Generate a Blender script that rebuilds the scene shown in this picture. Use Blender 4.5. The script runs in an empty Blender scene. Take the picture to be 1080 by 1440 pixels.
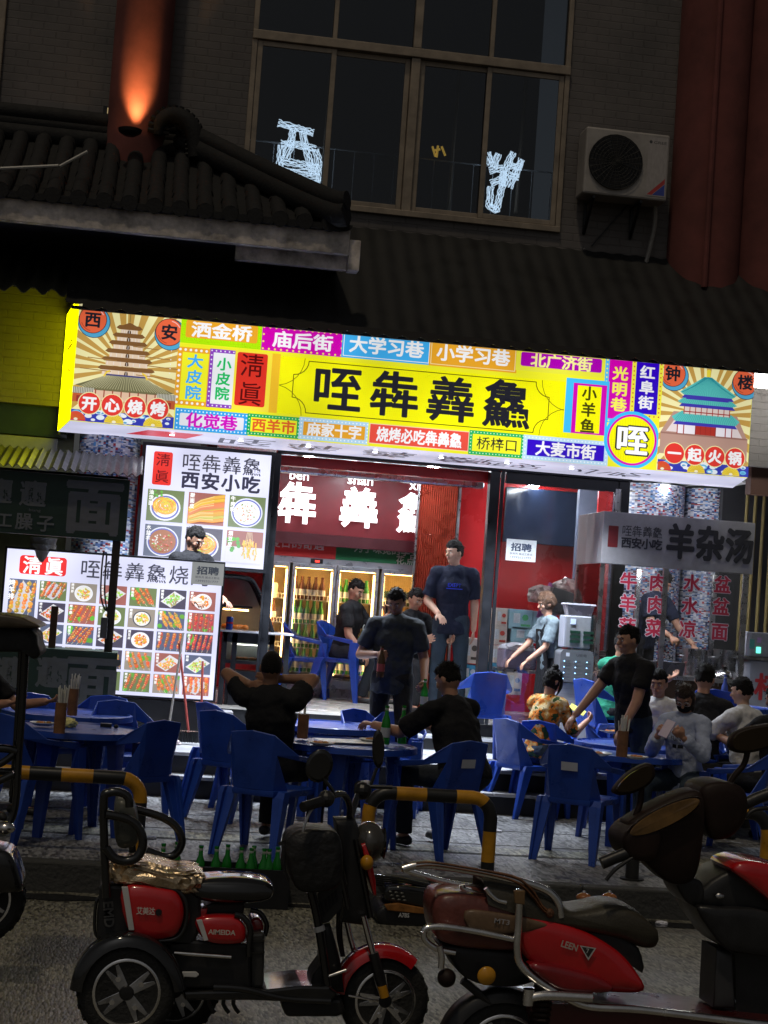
import bpy, bmesh, math, random
from mathutils import Vector, Matrix, Euler, noise
rnd = random.Random(7)
sc = bpy.context.scene
COL = sc.collection
# ------------------------------------------------------------------ camera
F_PX = 2400.0; PSI = math.radians(8.2); PIT = math.radians(3.3); ROL = math.radians(4.05); EYE = 1.85
_f0 = Vector((math.sin(PSI), math.cos(PSI), 0)); _r0 = Vector((math.cos(PSI), -math.sin(PSI), 0))
FW = Vector((_f0.x*math.cos(PIT), _f0.y*math.cos(PIT), math.sin(PIT)))
_u0 = Vector((-_f0.x*math.sin(PIT), -_f0.y*math.sin(PIT), math.cos(PIT)))
RT = _r0*math.cos(ROL) + _u0*math.sin(ROL); UP = _u0*math.cos(ROL) - _r0*math.sin(ROL)
cam = bpy.data.cameras.new('camera'); camo = bpy.data.objects.new('camera', cam); COL.objects.link(camo)
cam.sensor_fit = 'VERTICAL'; cam.sensor_height = 24.0; cam.lens = F_PX/1440*24.0; cam.clip_start = .1; cam.clip_end = 500
m = Matrix((( RT.x, UP.x, -FW.x, 0), (RT.y, UP.y, -FW.y, 0), (RT.z, UP.z, -FW.z, EYE), (0, 0, 0, 1)))
camo.matrix_world = m; sc.camera = camo
# ------------------------------------------------------------------ night sky, street light, exposure
w = bpy.data.worlds.new('World'); sc.world = w; w.use_nodes = True
nt = w.node_tree; bg = nt.nodes['Background']
sky = nt.nodes.new('ShaderNodeTexSky'); sky.sky_type = 'NISHITA'; sky.sun_disc = False
sky.sun_elevation = math.radians(48); sky.sun_rotation = math.radians(200); sky.dust_density = 3
hs = nt.nodes.new('ShaderNodeHueSaturation'); hs.inputs['Saturation'].default_value = .12
nt.links.new(sky.outputs[0], hs.inputs['Color']); nt.links.new(hs.outputs[0], bg.inputs[0])
bg.inputs[1].default_value = .0125
su = bpy.data.lights.new('street_light', 'SUN'); su.energy = .46; su.color = (1, .84, .60); su.angle = math.radians(3)
so = bpy.data.objects.new('street_light', su); COL.objects.link(so)
so.rotation_euler = (math.radians(24), 0, math.radians(-30))
sc.view_settings.view_transform = 'Standard'; sc.view_settings.look = 'None'
sc.view_settings.exposure = 0; sc.view_settings.gamma = 1; sc.view_settings.use_curve_mapping = False
sc.cycles.use_denoising = True
try: sc.cycles.denoiser = 'OPENIMAGEDENOISE'
except Exception: pass
sc.cycles.max_bounces = 6; sc.cycles.diffuse_bounces = 2; sc.cycles.glossy_bounces = 3; sc.cycles.transmission_bounces = 5
sc.cycles.transparent_max_bounces = 12; sc.cycles.caustics_reflective = False; sc.cycles.caustics_refractive = False
sc.cycles.sample_clamp_indirect = 4
# ------------------------------------------------------------------ pixel -> place helpers (survey of the photograph)
def ray(x, y): return FW + RT*((x-540)/F_PX) - UP*((y-720)/F_PX)
def at(x, y, Y):
    d = ray(x, y); t = Y/d.y; return Vector((d.x*t, Y, EYE + d.z*t))
def atz(x, y, Z):
    d = ray(x, y); t = (Z-EYE)/d.z; return Vector((d.x*t, d.y*t, Z))
def ppm(Y): return F_PX/(Y*1.01)
WALK, TERR, SHOP = .18, .54, .82          # pavement, terrace, shop floor heights
# ------------------------------------------------------------------ materials
MATS = {}
def mat(name, col, rough=.5, metal=0, var=.12, vs=6, bump=0, bs=40, emit=0, coat=0, trans=0, ior=1.45, spec=.5, alpha=1, ecol=None):
    if name in MATS: return MATS[name]
    M_ = bpy.data.materials.new(name); M_.use_nodes = True; n = M_.node_tree.nodes; l = M_.node_tree.links
    p = n['Principled BSDF']; c = tuple(col)+(1,)
    p.inputs['Roughness'].default_value = rough; p.inputs['Metallic'].default_value = metal
    p.inputs['Coat Weight'].default_value = coat; p.inputs['Coat Roughness'].default_value = .06
    p.inputs['Transmission Weight'].default_value = trans; p.inputs['IOR'].default_value = ior
    p.inputs['Specular IOR Level'].default_value = spec; p.inputs['Alpha'].default_value = alpha
    p.inputs['Base Color'].default_value = c
    if var or bump:
        tc = n.new('ShaderNodeTexCoord')
        if var:
            t = n.new('ShaderNodeTexNoise'); t.inputs['Scale'].default_value = vs; t.inputs['Detail'].default_value = 6; t.inputs['Roughness'].default_value = .65
            l.new(tc.outputs['Object'], t.inputs['Vector'])
            r = n.new('ShaderNodeMapRange'); r.inputs[1].default_value = .3; r.inputs[2].default_value = .7
            r.inputs[3].default_value = 1-var*1.6; r.inputs[4].default_value = 1+var
            l.new(t.outputs[0], r.inputs[0])
            mx = n.new('ShaderNodeMix'); mx.data_type = 'RGBA'; mx.blend_type = 'MULTIPLY'; mx.inputs[0].default_value = 1
            mx.inputs[6].default_value = c; l.new(r.outputs[0], mx.inputs[7]); l.new(mx.outputs[2], p.inputs['Base Color'])
            r2 = n.new('ShaderNodeMapRange'); r2.inputs[1].default_value = .3; r2.inputs[2].default_value = .7
            r2.inputs[3].default_value = max(.02, rough-.1); r2.inputs[4].default_value = min(1, rough+.12)
            l.new(t.outputs[0], r2.inputs[0]); l.new(r2.outputs[0], p.inputs['Roughness'])
        if bump:
            t = n.new('ShaderNodeTexNoise'); t.inputs['Scale'].default_value = bs; t.inputs['Detail'].default_value = 4
            l.new(tc.outputs['Object'], t.inputs['Vector'])
            b = n.new('ShaderNodeBump'); b.inputs['Strength'].default_value = bump; b.inputs['Distance'].default_value = .02
            l.new(t.outputs[0], b.inputs['Height']); l.new(b.outputs[0], p.inputs['Normal'])
    if emit:
        p.inputs['Emission Color'].default_value = tuple(ecol or col)+(1,); p.inputs['Emission Strength'].default_value = emit
    MATS[name] = M_; return M_
def print_mat(name, lit=0, rough=.4, gain=1.0):
    """printed sheet: the ink colours come from the mesh's colour attribute; lit > 0 = backlit lightbox"""
    if name in MATS: return MATS[name]
    M_ = bpy.data.materials.new(name); M_.use_nodes = True; n = M_.node_tree.nodes; l = M_.node_tree.links
    p = n['Principled BSDF']; a = n.new('ShaderNodeAttribute'); a.attribute_name = 'ink'
    p.inputs['Roughness'].default_value = rough
    if lit:
        p.inputs['Base Color'].default_value = (.05, .05, .05, 1)
        l.new(a.outputs['Color'], p.inputs['Emission Color']); p.inputs['Emission Strength'].default_value = lit
        # tubes behind the film make the box slightly uneven
        tc = n.new('ShaderNodeTexCoord'); t = n.new('ShaderNodeTexNoise'); t.inputs['Scale'].default_value = 1.3; t.inputs['Detail'].default_value = 1
        l.new(tc.outputs['Object'], t.inputs['Vector'])
        r = n.new('ShaderNodeMapRange'); r.inputs[1].default_value = .3; r.inputs[2].default_value = .7; r.inputs[3].default_value = lit*.74; r.inputs[4].default_value = lit*1.12
        l.new(t.outputs[0], r.inputs[0]); l.new(r.outputs[0], p.inputs['Emission Strength'])
    else:
        mx = n.new('ShaderNodeMix'); mx.data_type = 'RGBA'; mx.blend_type = 'MULTIPLY'; mx.inputs[0].default_value = 1
        t = n.new('ShaderNodeTexNoise'); t.inputs['Scale'].default_value = 9; t.inputs['Detail'].default_value = 5
        r = n.new('ShaderNodeMapRange'); r.inputs[1].default_value = .3; r.inputs[2].default_value = .7; r.inputs[3].default_value = .8*gain; r.inputs[4].default_value = gain
        l.new(t.outputs[0], r.inputs[0]); l.new(a.outputs['Color'], mx.inputs[6]); l.new(r.outputs[0], mx.inputs[7]); l.new(mx.outputs[2], p.inputs['Base Color'])
    MATS[name] = M_; return M_
def glass(name, col=(1, 1, 1), rough=.02, op=.08):
    if name in MATS: return MATS[name]
    M_ = bpy.data.materials.new(name); M_.use_nodes = True; n = M_.node_tree.nodes; l = M_.node_tree.links
    n.remove(n['Principled BSDF']); o = n['Material Output']
    tr = n.new('ShaderNodeBsdfTransparent'); tr.inputs[0].default_value = tuple(col)+(1,)
    gl = n.new('ShaderNodeBsdfGlossy'); gl.inputs['Roughness'].default_value = rough
    fr = n.new('ShaderNodeFresnel'); fr.inputs[0].default_value = 1.5
    ad = n.new('ShaderNodeMath'); ad.operation = 'ADD'; ad.inputs[1].default_value = op; ad.use_clamp = True
    mx = n.new('ShaderNodeMixShader'); l.new(fr.outputs[0], ad.inputs[0]); l.new(ad.outputs[0], mx.inputs[0])
    l.new(tr.outputs[0], mx.inputs[1]); l.new(gl.outputs[0], mx.inputs[2]); l.new(mx.outputs[0], o.inputs[0])
    MATS[name] = M_; return M_
# ------------------------------------------------------------------ mesh builder
OFF = {}
class G:
    def __init__(s): s.v = []; s.f = []; s.ink = []
    def add(s, vs, fs):
        n = len(s.v); s.v += [tuple(p) for p in vs]; s.f += [tuple(i+n for i in f) for f in fs]; return s
    def box(s, c, d, rz=0, rot=None):
        hx, hy, hz = d[0]/2, d[1]/2, d[2]/2
        R = rot or Matrix.Rotation(rz, 3, 'Z'); c = Vector(c)
        vs = [c + R @ Vector((x*hx, y*hy, z*hz)) for x in (-1, 1) for y in (-1, 1) for z in (-1, 1)]
        return s.add(vs, [(0, 1, 3, 2), (4, 6, 7, 5), (0, 4, 5, 1), (2, 3, 7, 6), (0, 2, 6, 4), (1, 5, 7, 3)])
    def bb(s, x0, x1, y0, y1, z0, z1): return s.box(((x0+x1)/2, (y0+y1)/2, (z0+z1)/2), (abs(x1-x0), abs(y1-y0), abs(z1-z0)))
    def loft(s, rings, caps=True, closed=False):
        n = len(rings[0]); vs = [p for r in rings for p in r]; fs = []
        k = len(rings)
        for i in range(k if closed else k-1):
            for j in range(n): fs.append((i*n+j, i*n+(j+1) % n, ((i+1) % k)*n+(j+1) % n, ((i+1) % k)*n+j))
        if caps and not closed: fs += [tuple(range(n-1, -1, -1)), tuple((k-1)*n+j for j in range(n))]
        return s.add(vs, fs)
    def tube(s, pts, r, n=8, closed=False, sub=0, flat=1):
        P = [Vector(p) for p in pts]
        if sub: P, r = spline(P, r, sub, closed)
        k = len(P); rs = r if isinstance(r, (list, tuple)) else [r]*k; rings = []; prev = None
        for i in range(k):
            a = P[(i-1) % k] if (closed or i) else P[0]; b = P[(i+1) % k] if (closed or i < k-1) else P[-1]
            t = (b-a).normalized()
            if prev is None:
                u = t.cross(Vector((0, 0, 1)))
                if u.length < .05: u = t.cross(Vector((1, 0, 0)))
            else:
                u = prev - t*prev.dot(t)
            u.normalize(); prev = u; w_ = t.cross(u)
            rings.append([P[i] + u*math.cos(2*math.pi*j/n)*rs[i] + w_*math.sin(2*math.pi*j/n)*rs[i]*flat for j in range(n)])
        return s.loft(rings, True, closed)
    def lathe(s, prof, c, n=16, ax='z'):
        c = Vector(c); rings = []
        for r, h in prof:
            ring = []
            for j in range(n):
                a = 2*math.pi*j/n; x, y = math.cos(a)*max(r, 1e-4), math.sin(a)*max(r, 1e-4)
                ring.append(c + (Vector((x, y, h)) if ax == 'z' else Vector((x, h, y)) if ax == 'y' else Vector((h, x, y))))
            rings.append(ring)
        return s.loft(rings)
    def ell(s, c, r, n=12, m=8, R=None):
        c = Vector(c); rings = []
        for i in range(m+1):
            a = math.pi*i/m; ring = []
            for j in range(n):
                b = 2*math.pi*j/n; q = Vector((math.sin(a)*math.cos(b)*r[0], math.sin(a)*math.sin(b)*r[1], math.cos(a)*r[2]))
                if i in (0, m): q = Vector((math.cos(b)*r[0]*.001, math.sin(b)*r[1]*.001, math.cos(a)*r[2]))
                ring.append(c + (R @ q if R else q))
            rings.append(ring)
        return s.loft(rings)
    def frus(s, p0, r0, p1, r1, n=12, fl=1.0, side=None):
        """flat-ended tapered limb piece; side = direction the section is stretched along by 1/fl"""
        p0 = Vector(p0); p1 = Vector(p1); t = (p1-p0).normalized()
        u = Vector(side) if side is not None else t.cross(Vector((0, 0, 1)))
        if u.length < .05: u = t.cross(Vector((1, 0, 0)))
        u = (u - t*u.dot(t)).normalized(); w_ = t.cross(u)
        return s.loft([[p + u*math.cos(2*math.pi*j/n)*r + w_*math.sin(2*math.pi*j/n)*r*fl for j in range(n)] for p, r in ((p0, r0), (p1, r1))])
    def cap(s, p0, r0, p1, r1, fl=1.0, side=None, n=12):
        p0 = Vector(p0); p1 = Vector(p1); t = p1-p0; L = t.length; t.normalize()
        u = Vector(side) if side is not None else t.cross(Vector((0, 0, 1)))
        if u.length < .05: u = t.cross(Vector((1, 0, 0)))
        u = (u - t*u.dot(t)).normalized(); w_ = t.cross(u); rings = []
        for k in range(5):
            a = math.pi/2*(1-k/4.); rr = r0*math.cos(a)+1e-4; rings.append((p0 - t*r0*math.sin(a), rr))
        for k in range(5):
            a = math.pi/2*k/4.; rings.append((p1 + t*r1*math.sin(a), r1*math.cos(a)+1e-4))
        return s.loft([[p + u*math.cos(2*math.pi*j/n)*r + w_*math.sin(2*math.pi*j/n)*r*fl for j in range(n)] for p, r in rings])
    def prism(s, poly, y0, y1):
        """poly of (x, z) extruded along y"""
        n = len(poly); vs = [(x, y0, z) for x, z in poly]+[(x, y1, z) for x, z in poly]
        return s.add(vs, [tuple(range(n)), tuple(range(2*n-1, n-1, -1))]+[(i, i+n, (i+1) % n+n, (i+1) % n) for i in range(n)])
    def xf(s, M_, start=0):
        s.v = s.v[:start]+[tuple(M_ @ Vector(p)) for p in s.v[start:]]; return s
    def mesh(s, name, off=Vector((0, 0, 0)), fixn=True):
        me = bpy.data.meshes.new(name)
        me.from_pydata([(p[0]-off[0], p[1]-off[1], p[2]-off[2]) for p in s.v], [], s.f)
        if fixn:
            bm = bmesh.new(); bm.from_mesh(me); bmesh.ops.recalc_face_normals(bm, faces=bm.faces); bm.to_mesh(me); bm.free()
        return me
    def build(s, name, m, parent=None, smooth=0, bevel=0, solid=0, seg=2, sub=0, kind=None, label=None):
        off = OFF.get(parent.name, Vector((0, 0, 0))) if parent else Vector((0, 0, 0))
        me = s.mesh(name, off, fixn=not s.ink); me.materials.append(m)
        if s.ink:
            a = me.color_attributes.new('ink', 'FLOAT_COLOR', 'POINT')
            a.data.foreach_set('color', [c for q in s.ink for c in (q[0], q[1], q[2], 1.0)])
        if smooth:
            me.shade_smooth(); me.set_sharp_from_angle(angle=math.radians(smooth))
        o = bpy.data.objects.new(name, me); COL.objects.link(o)
        if parent: o.parent = parent; OFF[o.name] = off
        if solid: q = o.modifiers.new('thick', 'SOLIDIFY'); q.thickness = solid; q.offset = 0
        if bevel: q = o.modifiers.new('bevel', 'BEVEL'); q.width = bevel; q.segments = seg; q.limit_method = 'ANGLE'; q.angle_limit = .6
        if sub: q = o.modifiers.new('sub', 'SUBSURF'); q.levels = q.render_levels = sub
        if kind: o['kind'] = kind
        if label: o['label'] = label
        return o
def spline(P, r, sub, closed=False):
    k = len(P); rs = list(r) if isinstance(r, (list, tuple)) else [r]*k; out = []; ro = []
    for i in range(k if closed else k-1):
        g = lambda j: P[j % k] if closed else P[max(0, min(k-1, j))]
        a, b, c, d = g(i-1), g(i), g(i+1), g(i+2)
        for q in range(sub):
            t = q/sub
            out.append(.5*((2*b)+(c-a)*t+(2*a-5*b+4*c-d)*t*t+(3*b-a-3*c+d)*t**3)); ro.append(rs[i]*(1-t)+rs[(i+1) % k]*t)
    if not closed: out.append(P[-1]); ro.append(rs[-1])
    return out, ro
def rrect(x0, x1, z0, z1, r, n=4):
    pts = []
    for cx, cz, a0 in ((x1-r, z1-r, 0), (x0+r, z1-r, 90), (x0+r, z0+r, 180), (x1-r, z0+r, 270)):
        for i in range(n+1):
            a = math.radians(a0+90*i/n); pts.append((cx+r*math.cos(a), cz+r*math.sin(a)))
    return pts
def thing(name, label, cat, loc=(0, 0, 0), rz=0, group=None):
    o = bpy.data.objects.new(name, None); COL.objects.link(o); o.empty_display_size = .1
    o.location = loc; o.rotation_euler = (0, 0, rz); o['label'] = label; o['category'] = cat
    if group: o['group'] = group
    OFF[o.name] = Vector(loc) if not rz else Vector((0, 0, 0))
    return o
def local(name, label, cat, group=None):       # a thing modelled round the origin, placed later
    return thing(name, label, cat, (0, 0, 0), 0, group)
def tag(o, label, cat, group=None):
    o['label'] = label; o['category'] = cat
    if group: o['group'] = group
    return o
def put(o, loc, rz=0, s=None):
    o.location = loc; o.rotation_euler = (0, 0, rz)
    if s: o.scale = (s, s, s)
    return o
def kids(o): return [c for c in bpy.data.objects if c.parent is o]
KID = {}
def clone(root, loc, rz=0, label=None, group=None, s=None):
    if root.name not in KID: KID[root.name] = [(c, kids(c)) for c in kids(root)]
    r = root.copy(); COL.objects.link(r); put(r, loc, rz, s)
    if label: r['label'] = label
    if group: r['group'] = group
    for c, gs in KID[root.name]:
        d = c.copy(); COL.objects.link(d); d.parent = r
        for g in gs:
            e = g.copy(); COL.objects.link(e); e.parent = d
    return r
def struct(g, name, m, **k):
    return g.build(name, m, kind='structure', **k)
# ------------------------------------------------------------------ lettering
GL = {}
def glyph(t, bold=0.0, bev=0.0):
    k = (t, bold, bev)
    if k in GL: return GL[k]
    cu = bpy.data.curves.new('t', 'FONT'); cu.body = t; cu.size = 1; cu.offset = bold; cu.resolution_u = 2; cu.bevel_depth = bev; cu.bevel_resolution = 2
    o = bpy.data.objects.new('t', cu); COL.objects.link(o)
    dg = bpy.context.evaluated_depsgraph_get(); dg.update()
    me = bpy.data.meshes.new_from_object(o.evaluated_get(dg))
    vs = [(v.co.x, v.co.y, v.co.z) if bev else (v.co.x, v.co.y) for v in me.vertices]; fs = [tuple(p.vertices) for p in me.polygons]
    bpy.data.objects.remove(o); bpy.data.curves.remove(cu); bpy.data.meshes.remove(me)
    if not vs: vs = [(0, 0), (1, 0), (1, 1)]; fs = [(0, 1, 2)]
    xs = [v[0] for v in vs]; ys = [v[1] for v in vs]
    GL[k] = (vs, fs, min(xs), max(xs), min(ys), max(ys)); return GL[k]
class Ink(G):
    """flat print on an upright sheet facing the street (plane y = Y), coordinates x, z in metres"""
    def __init__(s, Y, step=.0001): super().__init__(); s.Y = Y; s.step = step; s.k = 0
    def poly(s, pts, col, tess=False):
        s.k += 1; y = s.Y - s.k*s.step; n = len(s.v)
        s.v += [(x, y, z) for x, z in pts]; s.f.append(tuple(range(n, n+len(pts)))); s.ink += [col]*len(pts)
    def polys(s, L, col):
        s.k += 1; y = s.Y - s.k*s.step
        for pts in L:
            n = len(s.v); s.v += [(x, y, z) for x, z in pts]; s.f.append(tuple(range(n, n+len(pts)))); s.ink += [col]*len(pts)
    def rect(s, x0, z0, x1, z1, col, r=0):
        x0, x1 = sorted((x0, x1)); z0, z1 = sorted((z0, z1))
        s.poly(rrect(x0, x1, z0, z1, r) if r else [(x0, z0), (x1, z0), (x1, z1), (x0, z1)], col)
    def px(s, a, b, col, r=0):
        p, q = at(a[0], a[1], s.Y), at(b[0], b[1], s.Y); s.rect(p.x, q.z, q.x, p.z, col, r); return p.x, q.z, q.x, p.z
    def disc(s, x, z, r, col, rz=None, n=20, a0=0):
        rz = rz or r; s.poly([(x+r*math.cos(6.2832*i/n+a0), z+rz*math.sin(6.2832*i/n+a0)) for i in range(n)], col)
    def line(s, pts, wd, col):
        L = []
        for (x0, z0), (x1, z1) in zip(pts, pts[1:]):
            d = math.hypot(x1-x0, z1-z0) or 1e-6; nx, nz = -(z1-z0)/d*wd/2, (x1-x0)/d*wd/2; ex, ez = (x1-x0)/d*wd*.3, (z1-z0)/d*wd*.3
            L.append([(x0+nx-ex, z0+nz-ez), (x0-nx-ex, z0-nz-ez), (x1-nx+ex, z1-nz+ez), (x1+nx+ex, z1+nz+ez)])
        s.k += 2
        for i, q in enumerate(L):
            y = s.Y - s.k*s.step - (i % 2)*s.step*.5; n = len(s.v); s.v += [(x, y, z) for x, z in q]; s.f.append((n, n+1, n+2, n+3)); s.ink += [col]*4
    def text(s, t, x, z, h, col, w=None, bold=.012):
        vs, fs, a, b, c, d = glyph(t, min(bold, .006))
        if ord(t[0]) > 0x2e80: c, d = -.08, .84
        if len(t) == 1 and ord(t) > 0x2e80: a, b = .04, .96
        k = h/max(.05, d-c); kx = (w/max(.05, b-a)) if w else k
        offs = [(0, 0)] if bold <= .012 else [(0, 0)]+[(bold*.85*math.cos(q*math.pi/3), bold*.85*math.sin(q*math.pi/3)) for q in range(6)]
        for ox, oz in offs:
            s.k += 1 if ox == 0 else .3; y = s.Y - s.k*s.step; n = len(s.v)
            s.v += [(x+(p[0]+ox-(a+b)/2)*kx, y, z+(p[1]+oz-(c+d)/2)*k) for p in vs]; s.f += [tuple(i+n for i in f) for f in fs]; s.ink += [col]*len(vs)
    def tpx(s, t, cx, cy, h, w, col, bold=.02, vert=False):
        """centre in photo pixels, height and width in photo pixels"""
        p = at(cx, cy, s.Y); k = ppm(s.Y)
        if vert:
            n = len(t)
            for i, ch in enumerate(t): s.text(ch, p.x, p.z + (n/2-.5-i)*h/n/k, h/n*.86/k, col, w/k, bold)
        else: s.text(t, p.x, p.z, h/k, col, w/k, bold)
    def dots(s, x0, z0, x1, z1, d, r, col):
        L = []
        def ring(x, z): L.append([(x+r*math.cos(6.2832*i/7), z+r*math.sin(6.2832*i/7)) for i in range(7)])
        nx = max(2, int((x1-x0)/d)); nz = max(2, int((z1-z0)/d))
        for i in range(nx+1):
            ring(x0+(x1-x0)*i/nx, z0); ring(x0+(x1-x0)*i/nx, z1)
        for i in range(1, nz):
            ring(x0, z0+(z1-z0)*i/nz); ring(x1, z0+(z1-z0)*i/nz)
        s.polys(L, col)
# ================================================================== MATERIALS
def asphalt(name, base, r0, r1, scale, bump, wet=0):
    M_ = bpy.data.materials.new(name); M_.use_nodes = True; n = M_.node_tree.nodes; l = M_.node_tree.links
    p = n['Principled BSDF']; tc = n.new('ShaderNodeTexCoord')
    mpg = n.new('ShaderNodeMapping'); mpg.inputs['Scale'].default_value = (1, .25, 1); l.new(tc.outputs['Object'], mpg.inputs[0])
    def nz(sc_, det=8):
        t = n.new('ShaderNodeTexNoise'); t.inputs['Scale'].default_value = sc_; t.inputs['Detail'].default_value = det; t.inputs['Roughness'].default_value = .7
        l.new((mpg.outputs[0] if sc_ > 5 else tc.outputs['Object']), t.inputs['Vector']); return t
    def mr(src, a, b, c, d):
        r = n.new('ShaderNodeMapRange'); r.inputs[1].default_value = a; r.inputs[2].default_value = b; r.inputs[3].default_value = c; r.inputs[4].default_value = d
        l.new(src, r.inputs[0]); return r.outputs[0]
    fine = nz(scale); mid = nz(1.1, 5); v = n.new('ShaderNodeTexVoronoi'); v.inputs['Scale'].default_value = scale*1.6; l.new(mpg.outputs[0], v.inputs['Vector'])
    wn = n.new('ShaderNodeTexWhiteNoise'); l.new(v.outputs['Color'], wn.inputs['Vector'])
    a = mr(wn.outputs['Value'], 0, 1, .22, 1.85); b = mr(mid.outputs[0], .3, .7, .75, 1.25)
    mu = n.new('ShaderNodeMath'); mu.operation = 'MULTIPLY'; l.new(a, mu.inputs[0]); l.new(b, mu.inputs[1])
    mx = n.new('ShaderNodeMix'); mx.data_type = 'RGBA'; mx.blend_type = 'MULTIPLY'; mx.inputs[0].default_value = 1; mx.inputs[6].default_value = tuple(base)+(1,)
    l.new(mu.outputs[0], mx.inputs[7]); l.new(mx.outputs[2], p.inputs['Base Color'])
    l.new(mr(mid.outputs[0], .38, .62, r0, r1), p.inputs['Roughness'])
    bp = n.new('ShaderNodeBump'); bp.inputs['Strength'].default_value = bump; bp.inputs['Distance'].default_value = .006
    l.new(wn.outputs['Value'], bp.inputs['Height']); b2 = n.new('ShaderNodeBump'); b2.inputs['Strength'].default_value = .25; b2.inputs['Distance'].default_value = .05
    l.new(v.outputs['Distance'], bp.inputs['Height']); bp.invert = True; l.new(mid.outputs[0], b2.inputs['Height']); l.new(bp.outputs[0], b2.inputs['Normal']); l.new(b2.outputs[0], p.inputs['Normal'])
    MATS[name] = M_; return M_
m_road = asphalt('asphalt', (.145, .138, .11), .36, .56, 50, .4)
m_walk = asphalt('pavement', (.15, .152, .155), .38, .52, 34, .5)
m_band = asphalt('pale_band', (.19, .185, .13), .4, .6, 30, .4)
m_kerb = mat('kerb_stone', (.05, .05, .048), .75, bump=.6, bs=30)
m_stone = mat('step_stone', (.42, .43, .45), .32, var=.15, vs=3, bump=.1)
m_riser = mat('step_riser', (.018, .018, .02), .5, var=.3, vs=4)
m_wall = mat('wall_tile', (.12, .105, .088), .7, var=.2, vs=1.2, bump=.2, bs=20)
m_black = mat('black_metal', (.012, .013, .016), .35, var=.3)
m_red = mat('red_panel', (.45, .012, .015), .3, var=.08, vs=2)
m_dkred = mat('dark_red_column', (.17, .052, .046), .95, var=.25, vs=2)
m_frame = mat('window_frame', (.32, .26, .2), .5, .3, var=.2)
m_steel = mat('steel', (.55, .55, .57), .28, 1, var=.15)
m_chrome = mat('chrome', (.85, .83, .82), .2, 1, var=.1, vs=12)
m_white = mat('white_plastic', (.75, .76, .78), .4, var=.05)
m_glass = glass('glass'); m_dglass = glass('dark_window_glass', (.5, .55, .6), .03, .02)
m_dark = mat('dark_interior', (.02, .02, .024), .8)
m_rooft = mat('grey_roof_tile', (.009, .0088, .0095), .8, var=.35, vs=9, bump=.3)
m_blue = mat('blue_plastic', (.016, .062, .37), .32, var=.16, vs=5, bump=.04, bs=90, coat=.15)
# ================================================================== GROUND
struct(G().bb(-60, 60, -25, 10.70, -.3, 0), 'road', m_road)
g = struct(G().bb(-60, 60, 10.84, 14.42, -.3, WALK), 'pavement', m_walk)
struct(G().bb(-8, 9, 12.46, 12.475, WALK-.02, WALK+.003).bb(-8, 9, 11.93, 11.945, WALK-.02, WALK+.003).bb(-8, 9, 13.3, 13.312, WALK-.02, WALK+.003), 'pavement_joint', m_kerb)
bt = atz(560, 1166, WALK); struct(G().bb(-60, 60, 11.98, 12.3, WALK-.02, WALK+.004), 'pavement_band', m_band)
ks = G().bb(-.495, .495, -.07, .07, -.25, WALK+.003).build('kerb_stone', m_kerb, bevel=.012, kind='structure')
ks.location = (-6.5, 10.77, 0)
for i in range(1, 18):
    c = ks.copy(); COL.objects.link(c); c.location = (-6.5+i, 10.77+rnd.uniform(-.006, .006), rnd.uniform(-.004, .004))
# shallow water standing in the gutter
m_wet = mat('gutter_water', (.012, .012, .014), .06, var=.05, bump=.12, bs=7)
def puddle(x0, x1, yc, hw, seed):
    n = 40; up = []; dn = []
    for i in range(n+1):
        x = x0+(x1-x0)*i/n; k_ = math.sin(math.pi*i/n)**.5; a = hw*k_*(.55+.9*abs(noise.noise(Vector((x*2.3, seed, 0))))); up.append((x, min(10.69, yc+a), .004)); dn.append((x, yc-a*1.2, .004))
    q = G(); q.v = up+dn; q.f = [(i, i+1, n+2+i, n+1+i) for i in range(n)]; return struct(q, 'gutter_water', m_wet)
puddle(-.62, .0, 10.5, .16, 1); puddle(2.9, 4.2, 10.5, .13, 5); puddle(1.0, 1.9, 10.58, .08, 9)
# terrace with its steps: treads are stone slabs
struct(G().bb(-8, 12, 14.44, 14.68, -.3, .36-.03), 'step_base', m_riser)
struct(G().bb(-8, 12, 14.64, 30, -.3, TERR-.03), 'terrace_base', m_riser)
def slab_row(x0, x1, y0, y1, ztop, wd, name):
    n = int(round((x1-x0)/wd)); b = G().bb(0, wd-.006, 0, y1-y0-.006, -.03, 0).build(name, m_stone, bevel=.004, kind='structure')
    b.location = (x0, y0, ztop)
    for i in range(1, n):
        c = b.copy(); COL.objects.link(c); c.location = (x0+i*wd, y0, ztop+rnd.uniform(-.001, .001))
slab_row(-4, 8, 14.40, 14.66, .36, .8, 'step_slab')
for j in range(3): slab_row(-4, 8, 14.60+j*.66, 15.26+j*.66, TERR, .8, 'terrace_slab')
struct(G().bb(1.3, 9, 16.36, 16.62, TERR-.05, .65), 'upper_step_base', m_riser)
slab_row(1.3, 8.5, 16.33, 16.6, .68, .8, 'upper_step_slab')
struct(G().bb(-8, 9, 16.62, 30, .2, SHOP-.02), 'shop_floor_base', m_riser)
m_floor = mat('shop_floor_tile', (.5, .47, .42), .22, var=.08, vs=2)
ft = G().bb(0, .796, 0, .796, -.02, 0).build('floor_tile', m_floor, kind='structure'); ft.location = (.6, 16.6, SHOP)
for i in range(7):
    for j in range(5):
        if i or j:
            c = ft.copy(); COL.objects.link(c); c.location = (.6+i*.8, 16.6+j*.8, SHOP)
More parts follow.
